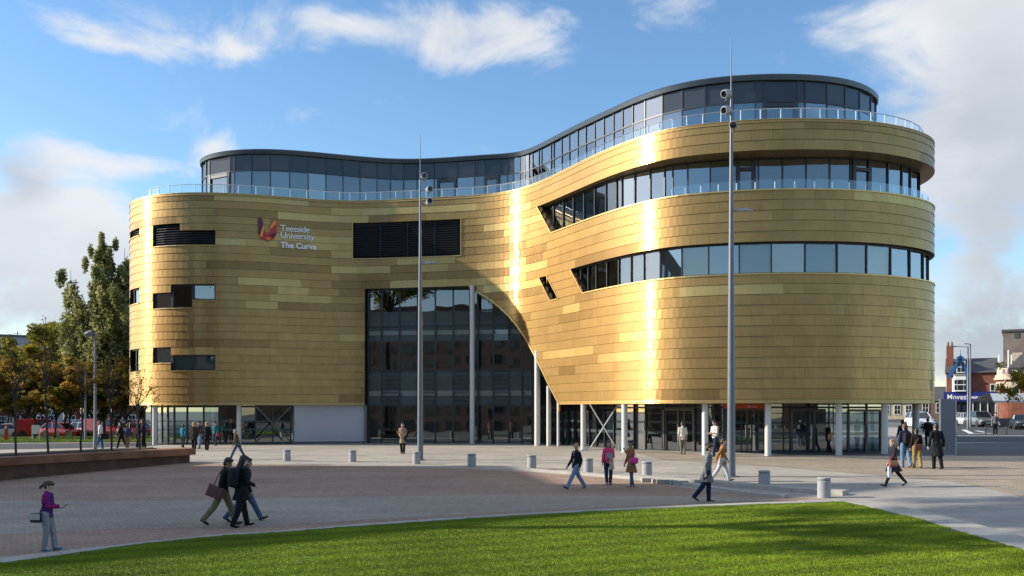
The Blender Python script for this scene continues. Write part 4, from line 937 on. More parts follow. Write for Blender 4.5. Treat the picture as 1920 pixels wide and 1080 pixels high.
for i, (a, b) in enumerate(zip(pu, pu[1:])):
    px = pm_[i] if i < len(pm_) else 2000
    bright = 1105 < px < 1245
    for z0, z1, up in ((Z0, ZT, 0), (ZT, ZF, 1)):
        gp = MB(); j = PV.nrm((a+b)/2)*rr2.gauss(0, .008); gp.face([P_at(a, z0, .0), P_at(b, z0, .0), P_at(b, z1, .0)+j, P_at(a, z1, .0)+j], tone=rr2.random())
        k = spandrel if up and (px < 960 or px > 1240) else (glass_blue if up or bright else rr2.choice([glass_mid, glass_mid, glass_blue]))
        gp.build('pane', k, pf)
        if not up and rr2.random() < (.45 if px < 960 else .3): bl = MB(); bl.face([P_at(a+.08, z0+.1, -.2), P_at(b-.08, z0+.1, -.2), P_at(b-.08, z1-.1, -.2), P_at(a+.08, z1-.1, -.2)]); bl.build('blind', blind_m, pf)
mb = MB(); a, b = pb(Z0, -1.7), pb(HR-.1, -1.7)
for i in range(0, n, 4): mb.face([a[i], a[(i+4) % n], b[(i+4) % n], b[i]])
B(mb, 'rooftop_inner_wall', core_m)
mb = MB()
for p0, p1 in ((820,856),(908,936),(393,431),(1431,1494)):                       # doors on the roof terrace
    for u, w in ((PV.s_px(p0)+.1, .1), (PV.s_px(p1)-.1, .1)):
        c = P_at(u, 0, .04); t = PV.nrm(u); t2 = Vector((-t.y, t.x, 0)); q = [c+t2*w+t*.05, c-t2*w+t*.05, c-t2*w, c+t2*w]; mb.loft([[p+Vector((0, 0, Z0)) for p in q], [p+Vector((0, 0, ZT)) for p in q]])
    q0, q1 = PV.s_px(p0), PV.s_px(p1); mb.loft([[P_at(q, ZT-.3, .1), P_at(q, ZT-.3, .02), P_at(q, ZT-.08, .02), P_at(q, ZT-.08, .1)] for q in (q0, q1)])
B(mb, 'roof_door_frame', frame_m)
# ---- lettering and shield on the wall
def on_wall(px, py): u = S(px); return u, pz(px, py)
def wall_text(s, px, py, size, bold, sp=1.0):
    u, z = on_wall(px, py); p = WALL.at(u+1.0, z, .13); nr = WALL.nrm(u+1.0); t = Vector((-nr.y, nr.x, 0)); p = p-t*1.0
    ang = math.atan2(t.y, t.x); return text_mesh('wall_lettering', s, size, white_s, bld, p-bld.location, (R(90), 0, ang), extrude=.02, bold=bold, spacing=sp)
wall_text('Teesside', 525, 433.5, .62, .004, .93); wall_text('University', 524.5, 446.5, .62, .004, .93); wall_text('The Curve', 525.5, 464.5, .56, .018, 1.0)
u, z = on_wall(501, 431); cen = WALL.at(u, z, .10); nr = WALL.nrm(u); t = Vector((-nr.y, nr.x, 0))
def sh(x, y, d=0): return cen+t*x+Vector((0, 0, y))+nr*d
Wd, Ht = .62, .76
def shield_part(poly, colr, name, d):
    mb = MB(); F = [sh(x*Wd, y*Ht, .05+d) for x, y in poly]; K = [sh(x*Wd, y*Ht, 0) for x, y in poly]; mb.cap(F)
    for i in range(len(F)): mb.face([K[i], K[(i+1) % len(F)], F[(i+1) % len(F)], F[i]])
    return mb
cr = [mat('crest_plum', (.10, .006, .03), rough=.4), mat('crest_red', (.50, .015, .02), rough=.4), mat('crest_orange', (.80, .20, .02), rough=.4), mat('crest_yellow', (.85, .42, .04), rough=.4)]
Uo = [(-1, 1), (-.62, .98), (-.42, .45), (-.30, .35), (-.30, -.05), (-.2, -.3), (0, -.42), (.2, -.3), (.30, -.05), (.30, .35), (.55, .75), (.82, .9), (1, .95), (1, -.3), (.82, -.68), (.5, -.9), (0, -1), (-.5, -.9), (-.82, -.68), (-1, -.3)][::-1]
emb = shield_part(Uo, 0, 'x', 0).build('crest', cr[1], bld); emb.location = -bld.location
for poly, c, d in (([(-1, 1), (-.62, .98), (-.42, .45), (-.55, .1), (-.75, -.35), (-.82, -.68), (-1, -.3)][::-1], 0, .01), ([(-.30, .30), (-.30, .05), (-.55, -.75), (-.78, -.7)][::-1], 2, .012), ([(-.40, .42), (-.33, .33), (-.62, -.55), (-.80, -.66), (-.66, -.25)][::-1], 3, .015), ([(.30, .25), (.95, .80), (1, .55), (.33, 0)], 2, .012), ([(.32, .32), (.80, .86), (.93, .80), (.31, .16)], 3, .016), ([(.1, -.5), (.6, -.35), (.95, -.2), (.9, -.5), (.5, -.7)], 0, .012), ([(-.2, -.8), (.1, -.68), (.5, -.88), (0, -.97)], 2, .014)):
    shield_part(poly, 0, 'x', d).build('crest_stripe', cr[c], emb)
# ================================================================ STREET FURNITURE
pole_m = mat('galvanised_pole', (.15, .165, .19), rough=.45, metal=.3, noise_amt=.08, nscale=3)
cam_w = mat('pale_lamp_housing', (.33, .33, .35), rough=.4, noise_amt=.05); lens_m = mat('black_lens', (.01, .01, .012), rough=.1)
def mast(px, py, top_py, label, cams, arm, r0):
    b = g(px, py); f = b.y; H = (HY-top_py)/FPX*f-b.z
    e = empty('lamp_mast', b, label, 'lamp post', 'tall lighting masts on the plaza')
    mb = MB(); hs = H*.68 if top_py > 200 else H*.66
    hz = [(0, r0), (.01, r0), (H*.35, r0*.78), (H*.62, r0*.5), (H*.80, r0*.33), (H*.86, r0*.26), (H*.861, r0*.17), (H, .012)]
    mb.lathe([(r, z) for z, r in hz], n=16); mb.build('pole', pole_m, e, smooth=True)
    mb = MB(); mb.lathe([(r0*1.9, 0), (r0*1.9, .03), (r0*1.05, .035)], n=16)
    mb.build('base_plate', pole_m, e)
    for (cx, cy, yaw, pitch) in cams:
        p = at(cx, cy, f)-b; off = Vector((p.x, 0, p.z)); h = MB()
        Mx = Matrix.Translation(off+Vector((0, -.16, 0))) @ Matrix.Rotation(yaw, 4, 'Z') @ Matrix.Rotation(R(90)+pitch, 4, 'X')
        h.lathe([(.09, -.16), (.145, -.13), (.16, 0), (.16, .17), (.15, .2), (.125, .205), (.125, .16)], n=18, M=Mx)
        hd = h.build('lamp_head', cam_w, e, smooth=True)
        l = MB(); l.lathe([(.12, .15), (.12, .175), (.001, .176)], n=16, M=Mx); l.build('lens', lens_m, hd)
        a = MB(); a.tube([Vector((0, 0, off.z)), off+Vector((0, -.1, 0))], .035, n=6); a.box(off*1+Vector((0, -.08, -.14)), (.05, .05, .2)); a.build('bracket', cam_w, e)
    ax, ay = arm; p = at(ax, ay, f)-b; a = MB(); a.tube([Vector((0, 0, p.z-.02)), Vector((.35, 0, p.z))], .035, n=6)
    a.loft([[Vector((x, -w, p.z-.03)), Vector((x, w, p.z-.03)), Vector((x, w*.6, p.z+h_)), Vector((x, -w*.6, p.z+h_))] for x, w, h_ in ((.18, .06, .03), (.3, .12, .08), (.6, .12, .06), (.82, .05, .0))])
    a.build('lamp_arm', cam_w, e)
mast(788, 863, 252, 'thinner tall tapering grey mast with three round lamp heads, in front of the atrium', [(796, 332, R(8), R(4)), (805, 357, R(22), R(0)), (805, 381, R(18), R(-14))], (800, 493), .15)
mast(1371, 894, 72, 'tallest grey mast with three round lamp heads, in front of the entrance', [(1361, 178, R(-50), R(18)), (1361, 209, R(-50), R(14)), (1373, 238, R(-14), R(8))], (1385, 394), .165)
bol_m = mat('bollard_concrete', (.33, .33, .33), rough=.75, bump=.25, bscale=60, noise_amt=.10, nscale=6)
bol_cap = mat('bollard_band', (.17, .17, .18), rough=.6)
def make_bollard():
    e = empty('bollard', (0, 0, 0)); mb = MB()
    mb.lathe([(.245, -.03), (.25, .02), (.25, .60), (.235, .612)], n=24); mb.build('shaft', bol_m, e, smooth=True)
    mb = MB(); mb.lathe([(.236, .612), (.236, .66), (.252, .662), (.252, .71), (.24, .725), (0.001, .728)], n=24); mb.build('cap', bol_m, e, smooth=True)
    mb = MB(); mb.lathe([(.2375, .614), (.2375, .659)], n=24); mb.build('recess_band', bol_cap, e, smooth=True); return e
b0 = make_bollard()
BOLL = [(538,864,21,'leftmost of the stone bollards, in front of the white wall corner'),(661,866,22,'squat stone bollard third of the way along, facing the atrium edge'),(781,870,23,'squat stone bollard standing at the foot of the thinner mast'),
 (884.5,875.5,25,'squat stone bollard in front of the tall atrium column'),(997,880,27,'squat stone bollard left of the man in jeans and black jacket'),(1103,887,28,'squat stone bollard right behind the man in jeans and black jacket'),
 (1213,895,30,'squat stone bollard just right of the woman with the pink bag'),(1433,916,34,'squat stone bollard on the step, right of the tallest mast'),(1545,933,38,'nearest and largest stone bollard, at the corner of the lawn')]
for i, (px, py, h, lab) in enumerate(BOLL):
    b = b0 if i == 0 else copy_tree(b0); p = g(px, py); b.location = p; s_ = h/(FPX/p.y)/.728; b.scale = (s_*.93, s_*.93, s_); tag(b, lab, 'bollard', 'stone bollards along the plaza edge')
# ---- corten planter bench
cort = mat('rusted_steel', None, rough=.8, metal=.15, noise_amt=.35, nscale=1.3, bump=.25, bscale=14, tone=[(0, (.20, .085, .045)), (1, (.33, .145, .075))])
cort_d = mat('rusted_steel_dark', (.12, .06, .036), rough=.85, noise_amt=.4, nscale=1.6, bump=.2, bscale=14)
A_ = g(356, 867); B_ = g(0, 901.5); dv = (B_-A_); dv.z = 0; Lp = dv.length; dv.normalize(); nb = Vector((dv.y, -dv.x, 0)); nb = nb if nb.y > 0 else -nb
pl = empty('corten_planter', A_, 'long low rusty brown steel planter wall with overhanging cap, left side', 'planter')
ext = Lp+14; n = 12
def pl_pt(t, off, z): p = A_+dv*t+nb*off; return Vector((p.x, p.y, z))-A_
zt0 = A_.z+.70; zt1 = at(0, 858, B_.y).z; ztop = lambda t: zt0+(zt1-zt0)*t/Lp
for i in range(n):
    t0, t1 = ext*i/n+.004, ext*(i+1)/n-.004
    mb = MB(); mb.t = random.random(); z0, z1 = ztop(t0)-.30, ztop(t1)-.30
    ga = gz(*(A_+dv*t0).xy)-.1; gb_ = gz(*(A_+dv*t1).xy)-.1
    mb.face([pl_pt(t0, .0, ga), pl_pt(t0, .0, z0), pl_pt(t1, .0, z1), pl_pt(t1, .0, gb_)][::-1]); 
    if i == 0: mb.face([pl_pt(t0, 0, ga), pl_pt(t0, 2.6, ga), pl_pt(t0, 2.6, z0), pl_pt(t0, 0, z0)])
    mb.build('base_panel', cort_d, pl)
    mb = MB(); mb.t = random.random(); o_ = -.22; e0 = t0-(.18 if i == 0 else 0)
    c = [[pl_pt(e0, o_, ztop(t0)-.32), pl_pt(e0, 1.0, ztop(t0)-.32), pl_pt(e0, 1.0, ztop(t0)), pl_pt(e0, o_, ztop(t0))], [pl_pt(t1, o_, ztop(t1)-.32), pl_pt(t1, 1.0, ztop(t1)-.32), pl_pt(t1, 1.0, ztop(t1)), pl_pt(t1, o_, ztop(t1))]]
    mb.loft(c); mb.build('cap_panel', cort, pl)
mb = MB(); mb.face([pl_pt(1.2, .95, ztop(0)+.04), pl_pt(ext, .95, ztop(ext)+.04), pl_pt(ext, 2.6, ztop(ext)+.04), pl_pt(1.2, 2.6, ztop(0)+.04)][::-1]); mb.face([pl_pt(1.2, .95, ztop(0)-.02), pl_pt(ext, .95, ztop(ext)-.02), pl_pt(ext, .95, ztop(ext)+.04), pl_pt(1.2, .95, ztop(0)+.04)]); mb.face([pl_pt(0, 2.6, -2.9), pl_pt(0, 2.6, ztop(0)), pl_pt(ext, 2.6, ztop(ext)), pl_pt(ext, 2.6, -3.6)]); mb.face([pl_pt(0, .03, -2.9), pl_pt(0, .03, ztop(0)-.05), pl_pt(ext, .03, ztop(ext)-.05), pl_pt(ext, .03, -3.6)]); mb.build('planter_bed', mat('planter_soil', (.06, .04, .025), rough=.9, bump=.6, bscale=20), pl)
# ================================================================ TREES
bark = mat('bark', (.09, .07, .05), rough=.9, bump=.5, bscale=25, noise_amt=.3, nscale=5)
bark_d = mat('dark_bark', (.045, .035, .028), rough=.9, noise_amt=.3, nscale=5)
def leaf_mat(name, ramp):
    if name in MATS: return MATS[name]
    m = mat(name, None, rough=.6, spec=.25, noise_amt=.2, nscale=.6, tone=ramp); nt = m.node_tree; N = nt.nodes; L = nt.links; p = N['Principled BSDF']; out = [q for q in N if q.type == 'OUTPUT_MATERIAL'][0]
    tr = N.new('ShaderNodeBsdfTranslucent'); L.new(p.inputs['Base Color'].links[0].from_socket, tr.inputs[0]); mx = N.new('ShaderNodeMixShader'); mx.inputs[0].default_value = .5
    L.new(p.outputs[0], mx.inputs[1]); L.new(tr.outputs[0], mx.inputs[2]); L.new(mx.outputs[0], out.inputs[0]); return m
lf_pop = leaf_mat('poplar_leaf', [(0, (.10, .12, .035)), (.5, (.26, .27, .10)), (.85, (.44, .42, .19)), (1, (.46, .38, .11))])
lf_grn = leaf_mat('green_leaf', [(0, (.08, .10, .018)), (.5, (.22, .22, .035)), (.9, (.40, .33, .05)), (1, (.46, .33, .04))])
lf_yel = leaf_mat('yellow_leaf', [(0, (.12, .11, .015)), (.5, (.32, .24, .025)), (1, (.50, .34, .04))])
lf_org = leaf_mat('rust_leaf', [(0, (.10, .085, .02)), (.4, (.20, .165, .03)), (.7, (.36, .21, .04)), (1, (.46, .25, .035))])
def leaves(mb, c, rad, n, size, rnd, dn=0):
    for _ in range(n):
        d = Vector((rnd.gauss(0, 1), rnd.gauss(0, 1), rnd.gauss(0, 1))); d = d.normalized()*rnd.random()**.5
        p = c+Vector((d.x*rad[0], d.y*rad[1], d.z*rad[2])); a = Vector((rnd.gauss(0, 1), rnd.gauss(0, 1), rnd.gauss(0, .6)-dn)).normalized(); b = a.cross(Vector((rnd.gauss(0, 1), rnd.gauss(0, 1), rnd.gauss(0, 1)))).normalized()
        s_ = size*rnd.uniform(.6, 1.3); mb.face([p-a*s_, p+b*s_*.5, p+a*s_, p-b*s_*.5], tone=min(1, max(0, mb.t+rnd.gauss(0, .13))))
def branch(mb, a, b, r0, r1, rnd, n=4, bend=.1):
    P_ = []; L_ = (b-a).length
    for i in range(n+1):
        f = i/n; P_.append(a.lerp(b, f)+(Vector((rnd.gauss(0, 1), rnd.gauss(0, 1), rnd.gauss(0, .4)))*L_*bend*math.sin(math.pi*f)*.5)); 
    mb.tube(P_, [r0+(r1-r0)*i/n for i in range(n+1)], n=6, cap=False); return P_
def tree(x, y, h, w, style, lm, label, seed, cat='tree', group=None, nleaf=5000, size=.14, base=.3, trunk_r=None, bm_=bark_d, z=None, name='broadleaf_tree', open_=.0):
    rnd = random.Random(seed); z0 = gz(x, y) if z is None else z; e = empty(name, (x, y, z0), label, cat, group); tr = MB(); cr = MB(); r0 = trunk_r or h*.014
    nodes = []
    if style == 'poplar':
        tops = []
        for k in range(16):
            a = rnd.random()*6.283; q = rnd.random()**.6; tx, ty = math.cos(a)*w*.5*q, math.sin(a)*w*.5*q; th = h*(1-.34*q*q)*rnd.uniform(.86, 1.0) if k else h
            st = Vector((tx*.1, ty*.1, h*rnd.uniform(.08, .3))); en = Vector((tx, ty, th)) if k else Vector((w*.02, 0, h)); mid = Vector((tx*.75, ty*.75, h*.45))
            P_ = branch(tr, st, mid, r0*.6, r0*.3, rnd, bend=.05)+branch(tr, mid, en, r0*.3, .015, rnd, 5, bend=.05); tops.append(P_)
            for i in range(26):
                f = rnd.uniform(.12, 1)*(len(P_)-1); i0 = min(int(f), len(P_)-2); p = P_[i0].lerp(P_[i0+1], f-i0); hz = p.z/h
                rr_ = w*.105*(1.25-hz)*1.15+.10; o_ = Vector((rnd.gauss(0, rr_*.7), rnd.gauss(0, rr_*.7), rnd.gauss(0, .4)))
                nodes.append((p+o_, (rr_*.6, rr_*.6, rr_*1.5)))
        branch(tr, Vector((0, 0, -.1)), Vector((0, 0, h*.3)), r0*1.3, r0*.8, rnd, bend=.01)
    else:
        ht = h*base; T = branch(tr, Vector((0, 0, -.1)), Vector((rnd.gauss(0, .02)*h, 0, ht)), r0, r0*.75, rnd, bend=.02)
        nb_ = 13 if style == 'round' else 9
        for k in range(nb_):
            a = k*2.4+rnd.gauss(0, .3); el = rnd.uniform(.15, 1.35); L_ = .5*w/math.cos(min(el, .9)) if el < .9 else (h-ht)*.9
            d = Vector((math.cos(a)*math.cos(el), math.sin(a)*math.cos(el), math.sin(el))); ctr = Vector((0, 0, ht+(h-ht)*.45)); en = ctr+Vector((d.x*w*.42, d.y*w*.42, (d.z-.35)*(h-ht)*.62)); en.z = min(h*.97, max(ht*1.0, en.z))
            P_ = branch(tr, T[-1]+Vector((0, 0, rnd.uniform(-.1, .2)*h*.2)), en, r0*.45, r0*.1, rnd, bend=.12)
            for q in range(3):
                s_ = P_[rnd.choice((2, 3))]; e2 = en+Vector((rnd.gauss(0, w*.16), rnd.gauss(0, w*.16), rnd.gauss(0, h*.08))); branch(tr, s_, e2, r0*.14, .012, rnd, 3, .1)
                nodes.append((e2, (w*.10, w*.10, h*.05)))
                nodes.append((s_.lerp(e2, .6), (w*.085, w*.085, h*.04)))
            nodes.append((en, (w*.12, w*.12, h*.06)))
    tr.build('trunk', bm_, e, smooth=True)
    for p, rad in nodes:
        if rnd.random() < open_: continue
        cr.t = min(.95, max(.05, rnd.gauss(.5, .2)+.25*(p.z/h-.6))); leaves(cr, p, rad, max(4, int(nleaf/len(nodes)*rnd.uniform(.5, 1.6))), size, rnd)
    cr.build('crown', lm, e); return e
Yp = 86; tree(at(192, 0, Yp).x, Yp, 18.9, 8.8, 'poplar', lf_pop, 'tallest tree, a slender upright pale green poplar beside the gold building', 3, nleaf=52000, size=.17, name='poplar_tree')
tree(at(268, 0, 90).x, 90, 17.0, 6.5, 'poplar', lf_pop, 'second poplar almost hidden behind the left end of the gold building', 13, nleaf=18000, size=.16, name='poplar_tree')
for i, (px, top, Y, w, lm, lab) in enumerate((
  (118, 584, 104, 9.5, lf_grn, 'broad green and yellow tree left of the tall poplar'),
  (48, 660, 98, 8, lf_yel, 'bright yellow tree low at the left behind the car park'),
  (86, 655, 100, 7, lf_yel, 'yellow green tree between the bright yellow tree and the broad green one'),
  (8, 628, 108, 9, lf_grn, 'green tree cut by the left edge of the picture, under the antennas'),
  (160, 640, 96, 7.5, lf_grn, 'dark green tree just in front of the poplar trunk'),
  (225, 655, 99, 8, lf_grn, 'dark green tree against the corner of the gold building'))):
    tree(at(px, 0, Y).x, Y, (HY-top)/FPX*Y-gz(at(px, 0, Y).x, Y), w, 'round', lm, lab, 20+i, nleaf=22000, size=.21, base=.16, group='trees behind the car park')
for i, (px, top, Y, w) in enumerate(((-6, 686, 82, 5), (30, 694, 84, 5.2), (66, 690, 83, 5), (102, 686, 84, 5.4), (133, 683, 82, 5), (176, 690, 84, 5), (208, 684, 83, 5.2), (238, 688, 85, 5))):
    labs = ['rust leaved young tree cut by the left picture edge', 'rust leaved tree above the silver car', 'rust leaved tree above the red van', 'rust leaved tree behind the second planter sapling', 'rust leaved tree left of the small street lamp', 'rust leaved tree between street lamp and tall lamp column', 'rust leaved tree above the second red van', 'rust leaved tree nearest to the gold building']
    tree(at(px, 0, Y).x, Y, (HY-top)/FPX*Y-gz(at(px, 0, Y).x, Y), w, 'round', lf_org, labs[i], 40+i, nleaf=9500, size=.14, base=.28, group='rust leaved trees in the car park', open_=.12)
sap = [(30.5, 856, 640, 'leftmost thin sapling in the rusty planter'), (91, 853, 628, 'second sapling from the left in the rusty planter'), (152, 849, 660, 'third sapling in the planter, left of the grey lamp column'), (209, 845.5, 665, 'fourth sapling in the planter, right of the grey lamp column'), (262, 842, 700, 'rightmost sapling in the planter, with reddish leaves against the gold wall')]
for i, (px, py, top, lab) in enumerate(sap):
    t = (px-356)/(-356)*Lp; p = A_+dv*t+nb*1.5; Y = p.y; x = (px-HX)/FPX*Y; zz = (HY-py)/FPX*Y-.05
    h = (HY-top)/FPX*Y-zz
    tree(x, Y, h, 1.5 if i < 4 else 1.9, 'small', lf_org, lab, 60+i, group='saplings in the planter', nleaf=520 if i < 4 else 420, size=.055, base=.5, trunk_r=.055, z=zz, name='sapling', bm_=bark_d, open_=.1)
tree(at(1949, 0, 60).x, 60, 6.2, 3.6, 'round', lf_yel, 'yellow green tree branch entering at the right picture edge', 77, nleaf=5200, size=.10, base=.35)
# tree added outside the frame on the sunny side to shade the right lawn
for i, (x, y, h, w) in enumerate(((-27.5, 25.0, 22.5, 11.0),)):
    tree(x, y, h, w, 'round', lf_grn, ['broad green tree added beyond the left edge to shade the lawn', 'broad green tree added beyond the left edge, beside the planter', 'broad green tree added beyond the left edge, furthest out'][i], 90+i, nleaf=14000, size=.20, base=.66, group='trees added outside the left of the view')
# ================================================================ LEFT BACKGROUND
redb = mat('red_brick', (.21, .072, .042), rough=.85, noise_amt=.25, nscale=2, bump=.2, bscale=30)
brownb = mat('brown_brick', (.17, .10, .07), rough=.85, noise_amt=.2, nscale=2)
whitep = mat('white_paint', (.74, .74, .71), rough=.55, noise_amt=.05)
slate = mat('slate_roof', (.075, .072, .075), rough=.7, noise_amt=.25, nscale=1.5, bump=.3, bscale=12)
win_d = mat('dark_window', (.02, .025, .03), rough=.08, spec=.8, noise_amt=.05)
stone = mat('cream_stone', (.52, .43, .31), rough=.8, noise_amt=.2, nscale=2, bump=.2, bscale=12)
def face_street(e):                                     # streets behind run square to the line of sight
    a = math.atan2(e.location.x, e.location.y); e.rotation_euler = (0, 0, -a); e.scale = (math.cos(a), 1, 1)
def house(name, x0, x1, y, z0, z1, depth, wall, label, roofh=0, wins=(), cat='building', roofm=slate, rx=0):
    e = empty(name, ((x0+x1)/2, y, z0), label, cat); w = x1-x0
    if y > 0: face_street(e)
    mb = MB(); mb.box((0, depth/2, (z1-z0)/2-.1), (w, depth, z1-z0+.2)); mb.build('wall', wall, e)
    if roofh:
        mb = MB(); a = [Vector((-w/2-.2, -.3, z1-z0)), Vector((w/2+.2, -.3, z1-z0)), Vector((w/2+.2, depth+.3, z1-z0)), Vector((-w/2-.2, depth+.3, z1-z0))]; r1, r2 = Vector((-w/2-.2+rx, depth/2, z1-z0+roofh)), Vector((w/2+.2-rx, depth/2, z1-z0+roofh))
        mb.face([a[0], a[1], r2, r1]); mb.face([a[2], a[3], r1, r2]); mb.face([a[3], a[0], r1]); mb.face([a[1], a[2], r2]); mb.face(a[::-1]); mb.build('roof', roofm, e)
    else:
        mb = MB(); mb.box((0, depth/2, z1-z0+.1), (w+.5, depth+.5, .35)); mb.build('roof', roofm, e)
    for (wx, wz, ww, wh) in wins:
        f = MB()
        for sx in (-1, 1): f.box((wx+sx*(ww/2), -.02, wz), (.10, .14, wh+.1))
        for sz in (-1, 1): f.box((wx, -.021, wz+sz*wh/2), (ww, .15, .10))
        f.box((wx, -.02, wz), (.06, .1, wh)); f.box((wx, -.022, wz), (ww, .1, .06)); fr = f.build('window', whitep, e); p = MB(); p.box((wx, .0, wz), (ww, .04, wh)); p.build('pane', win_d, fr)
    return e
X = lambda px, Y: (px-HX)/FPX*Y
Z = lambda py, Y: (HY-py)/FPX*Y
e = house('campus_block', X(-80, 170), X(104, 170), 170, gz(-90, 170), Z(630, 170), 14, mat('grey_render', (.33, .34, .36), rough=.8), 'flat roofed grey block with antennas behind the left trees', wins=[(x, h, 2.2, 1.3) for x in (-7.5, -4, -.5, 3, 6.5) for h in (3, 6.5, 10, 13)])
ant = MB()
for px, t in ((66, 608), (73, 606), (83, 604), (28, 625), (44, 620)): ant.tube([Vector((X(px, 172)-e.location.x, 3, Z(632, 172)-e.location.z)), Vector((X(px, 172)-e.location.x, 3, Z(t, 172)-e.location.z))], .09, n=5)
ant.box((X(44, 172)-e.location.x, 3, Z(624, 172)-e.location.z), (1.8, .1, .08)); ant.build('antenna', pole_m, e)
ri = random.Random(3)
for i, (a, b, wl, top) in enumerate(((-60, 14, redb, 748), (18, 60, brownb, 752), (62, 118, whitep, 755), (120, 150, redb, 748), (154, 205, stone, 752), (207, 262, redb, 750))):
    Y = 132; z0 = gz(X((a+b)/2, Y), Y); w = X(b, Y)-X(a, Y)
    labs = ['red brick terraced house at the far left behind the cars', 'brown brick house behind the silver car', 'white painted house front glimpsed between the tree trunks', 'narrow red brick house left of the small street lamp', 'cream stone house behind the tall lamp column', 'red brick house nearest to the gold building']
    house('terraced_house', X(a, Y), X(b, Y)-.1, Y+.1*i, z0, Z(top, Y), 8, wl, labs[i], roofh=2.2, wins=[(x, h, 1.0, 1.3) for x in np.arange(-w/2+1, w/2-.6, 1.9) for h in (1.5, )])
# small lamp posts on the left
def lamp(px, py, top, arm, label, Y, r=.07, head='flat'):
    b = Vector((X(px, Y), Y, gz(X(px, Y), Y))); e = empty('street_lamp', b, label, 'street lamp'); H = Z(top, Y)-b.z
    mb = MB(); mb.lathe([(r*1.3, 0), (r*1.2, .9), (r, .95), (r*.7, H)], n=10); mb.build('pole', pole_m, e, smooth=True)
    ax = X(arm, Y)-b.x; mb = MB(); mb.tube([Vector((0, 0, H-.03)), Vector((ax*.72, 0, H+.03))], .035, n=6)
    mb.build('arm', pole_m, e); mb = MB()
    if head == 'flat': mb.box((ax*.85, 0, H+.02), (abs(ax)*.42, .22, .09), taper=.8)
    else:
        mb.lathe([(.08, -.24), (.15, -.18), (.18, 0), (.18, .22), (.15, .24)], n=14, M=Matrix.Translation((ax, 0, H)) @ Matrix.Rotation(R(75), 4, 'Y'))
    mb.build('lamp_head', pole_m, e); return e
lamp(178.5, 843, 626, 167, 'tall grey lamp column with a round head, behind the rusty planter', 51.5, r=.085, head='round')
lamp(160.5, 830, 691, 141, 'small slim street lamp with flat arm in front of the rust leaved trees', 76)
lamp(1815, 800, 650, 1783, 'slim street lamp with a long arm pointing left, by the blue fronted shop', 92, r=.09)
lamp(1819.5, 800, 645, 1809, 'slim street lamp with a short arm, beside the longer armed one', 96, r=.09)
# signs on the verge
e = empty('car_park_sign', Vector((X(67, 78), 78, gz(X(67, 78), 78))), 'blank white car park board on two posts, in front of the red van', 'sign')
mb = MB(); mb.box((-.3, 0, .65), (.07, .05, 1.3)); mb.box((.3, 0, .65), (.07, .05, 1.3)); mb.build('post', whitep, e); mb = MB(); mb.box((0, -.04, .95), (.62, .03, .75)); mb.build('board', whitep, e)
e = empty('marker_post', Vector((X(12, 76), 76, gz(X(12, 76), 76))), 'bright red marker post at the left edge beside the silver car', 'post')
mb = MB(); mb.box((0, 0, .70), (.24, .18, 1.42), taper=.9); mb.build('post', mat('red_plastic', (.55, .02, .02), rough=.5), e); mb = MB(); mb.box((0, -.095, 1.15), (.14, .012, .22)); mb.build('reflector', whitep, e)
vp = mat('timber_post', (.30, .24, .17), rough=.8)
labs = ['leftmost short timber post on the grass verge', 'short timber post on the verge below the red van', 'short timber post on the verge below the red hatchback', 'short timber post on the verge below the dark car', 'short timber post on the verge near the first walking woman', 'short timber post on the verge beside the building corner']
for i, px in enumerate((84, 109, 132, 156, 207, 252)):
    e = empty('timber_post', Vector((X(px, 78.5), 78.5, gz(X(px, 78.5), 78.5))), labs[i], 'post', 'timber posts along the verge'); mb = MB(); mb.box((0, 0, .38), (.14, .14, .78)); mb.build('post', vp, e); mb = MB(); mb.box((0, 0, .79), (.15, .15, .05)); mb.build('post_cap', vp, e)
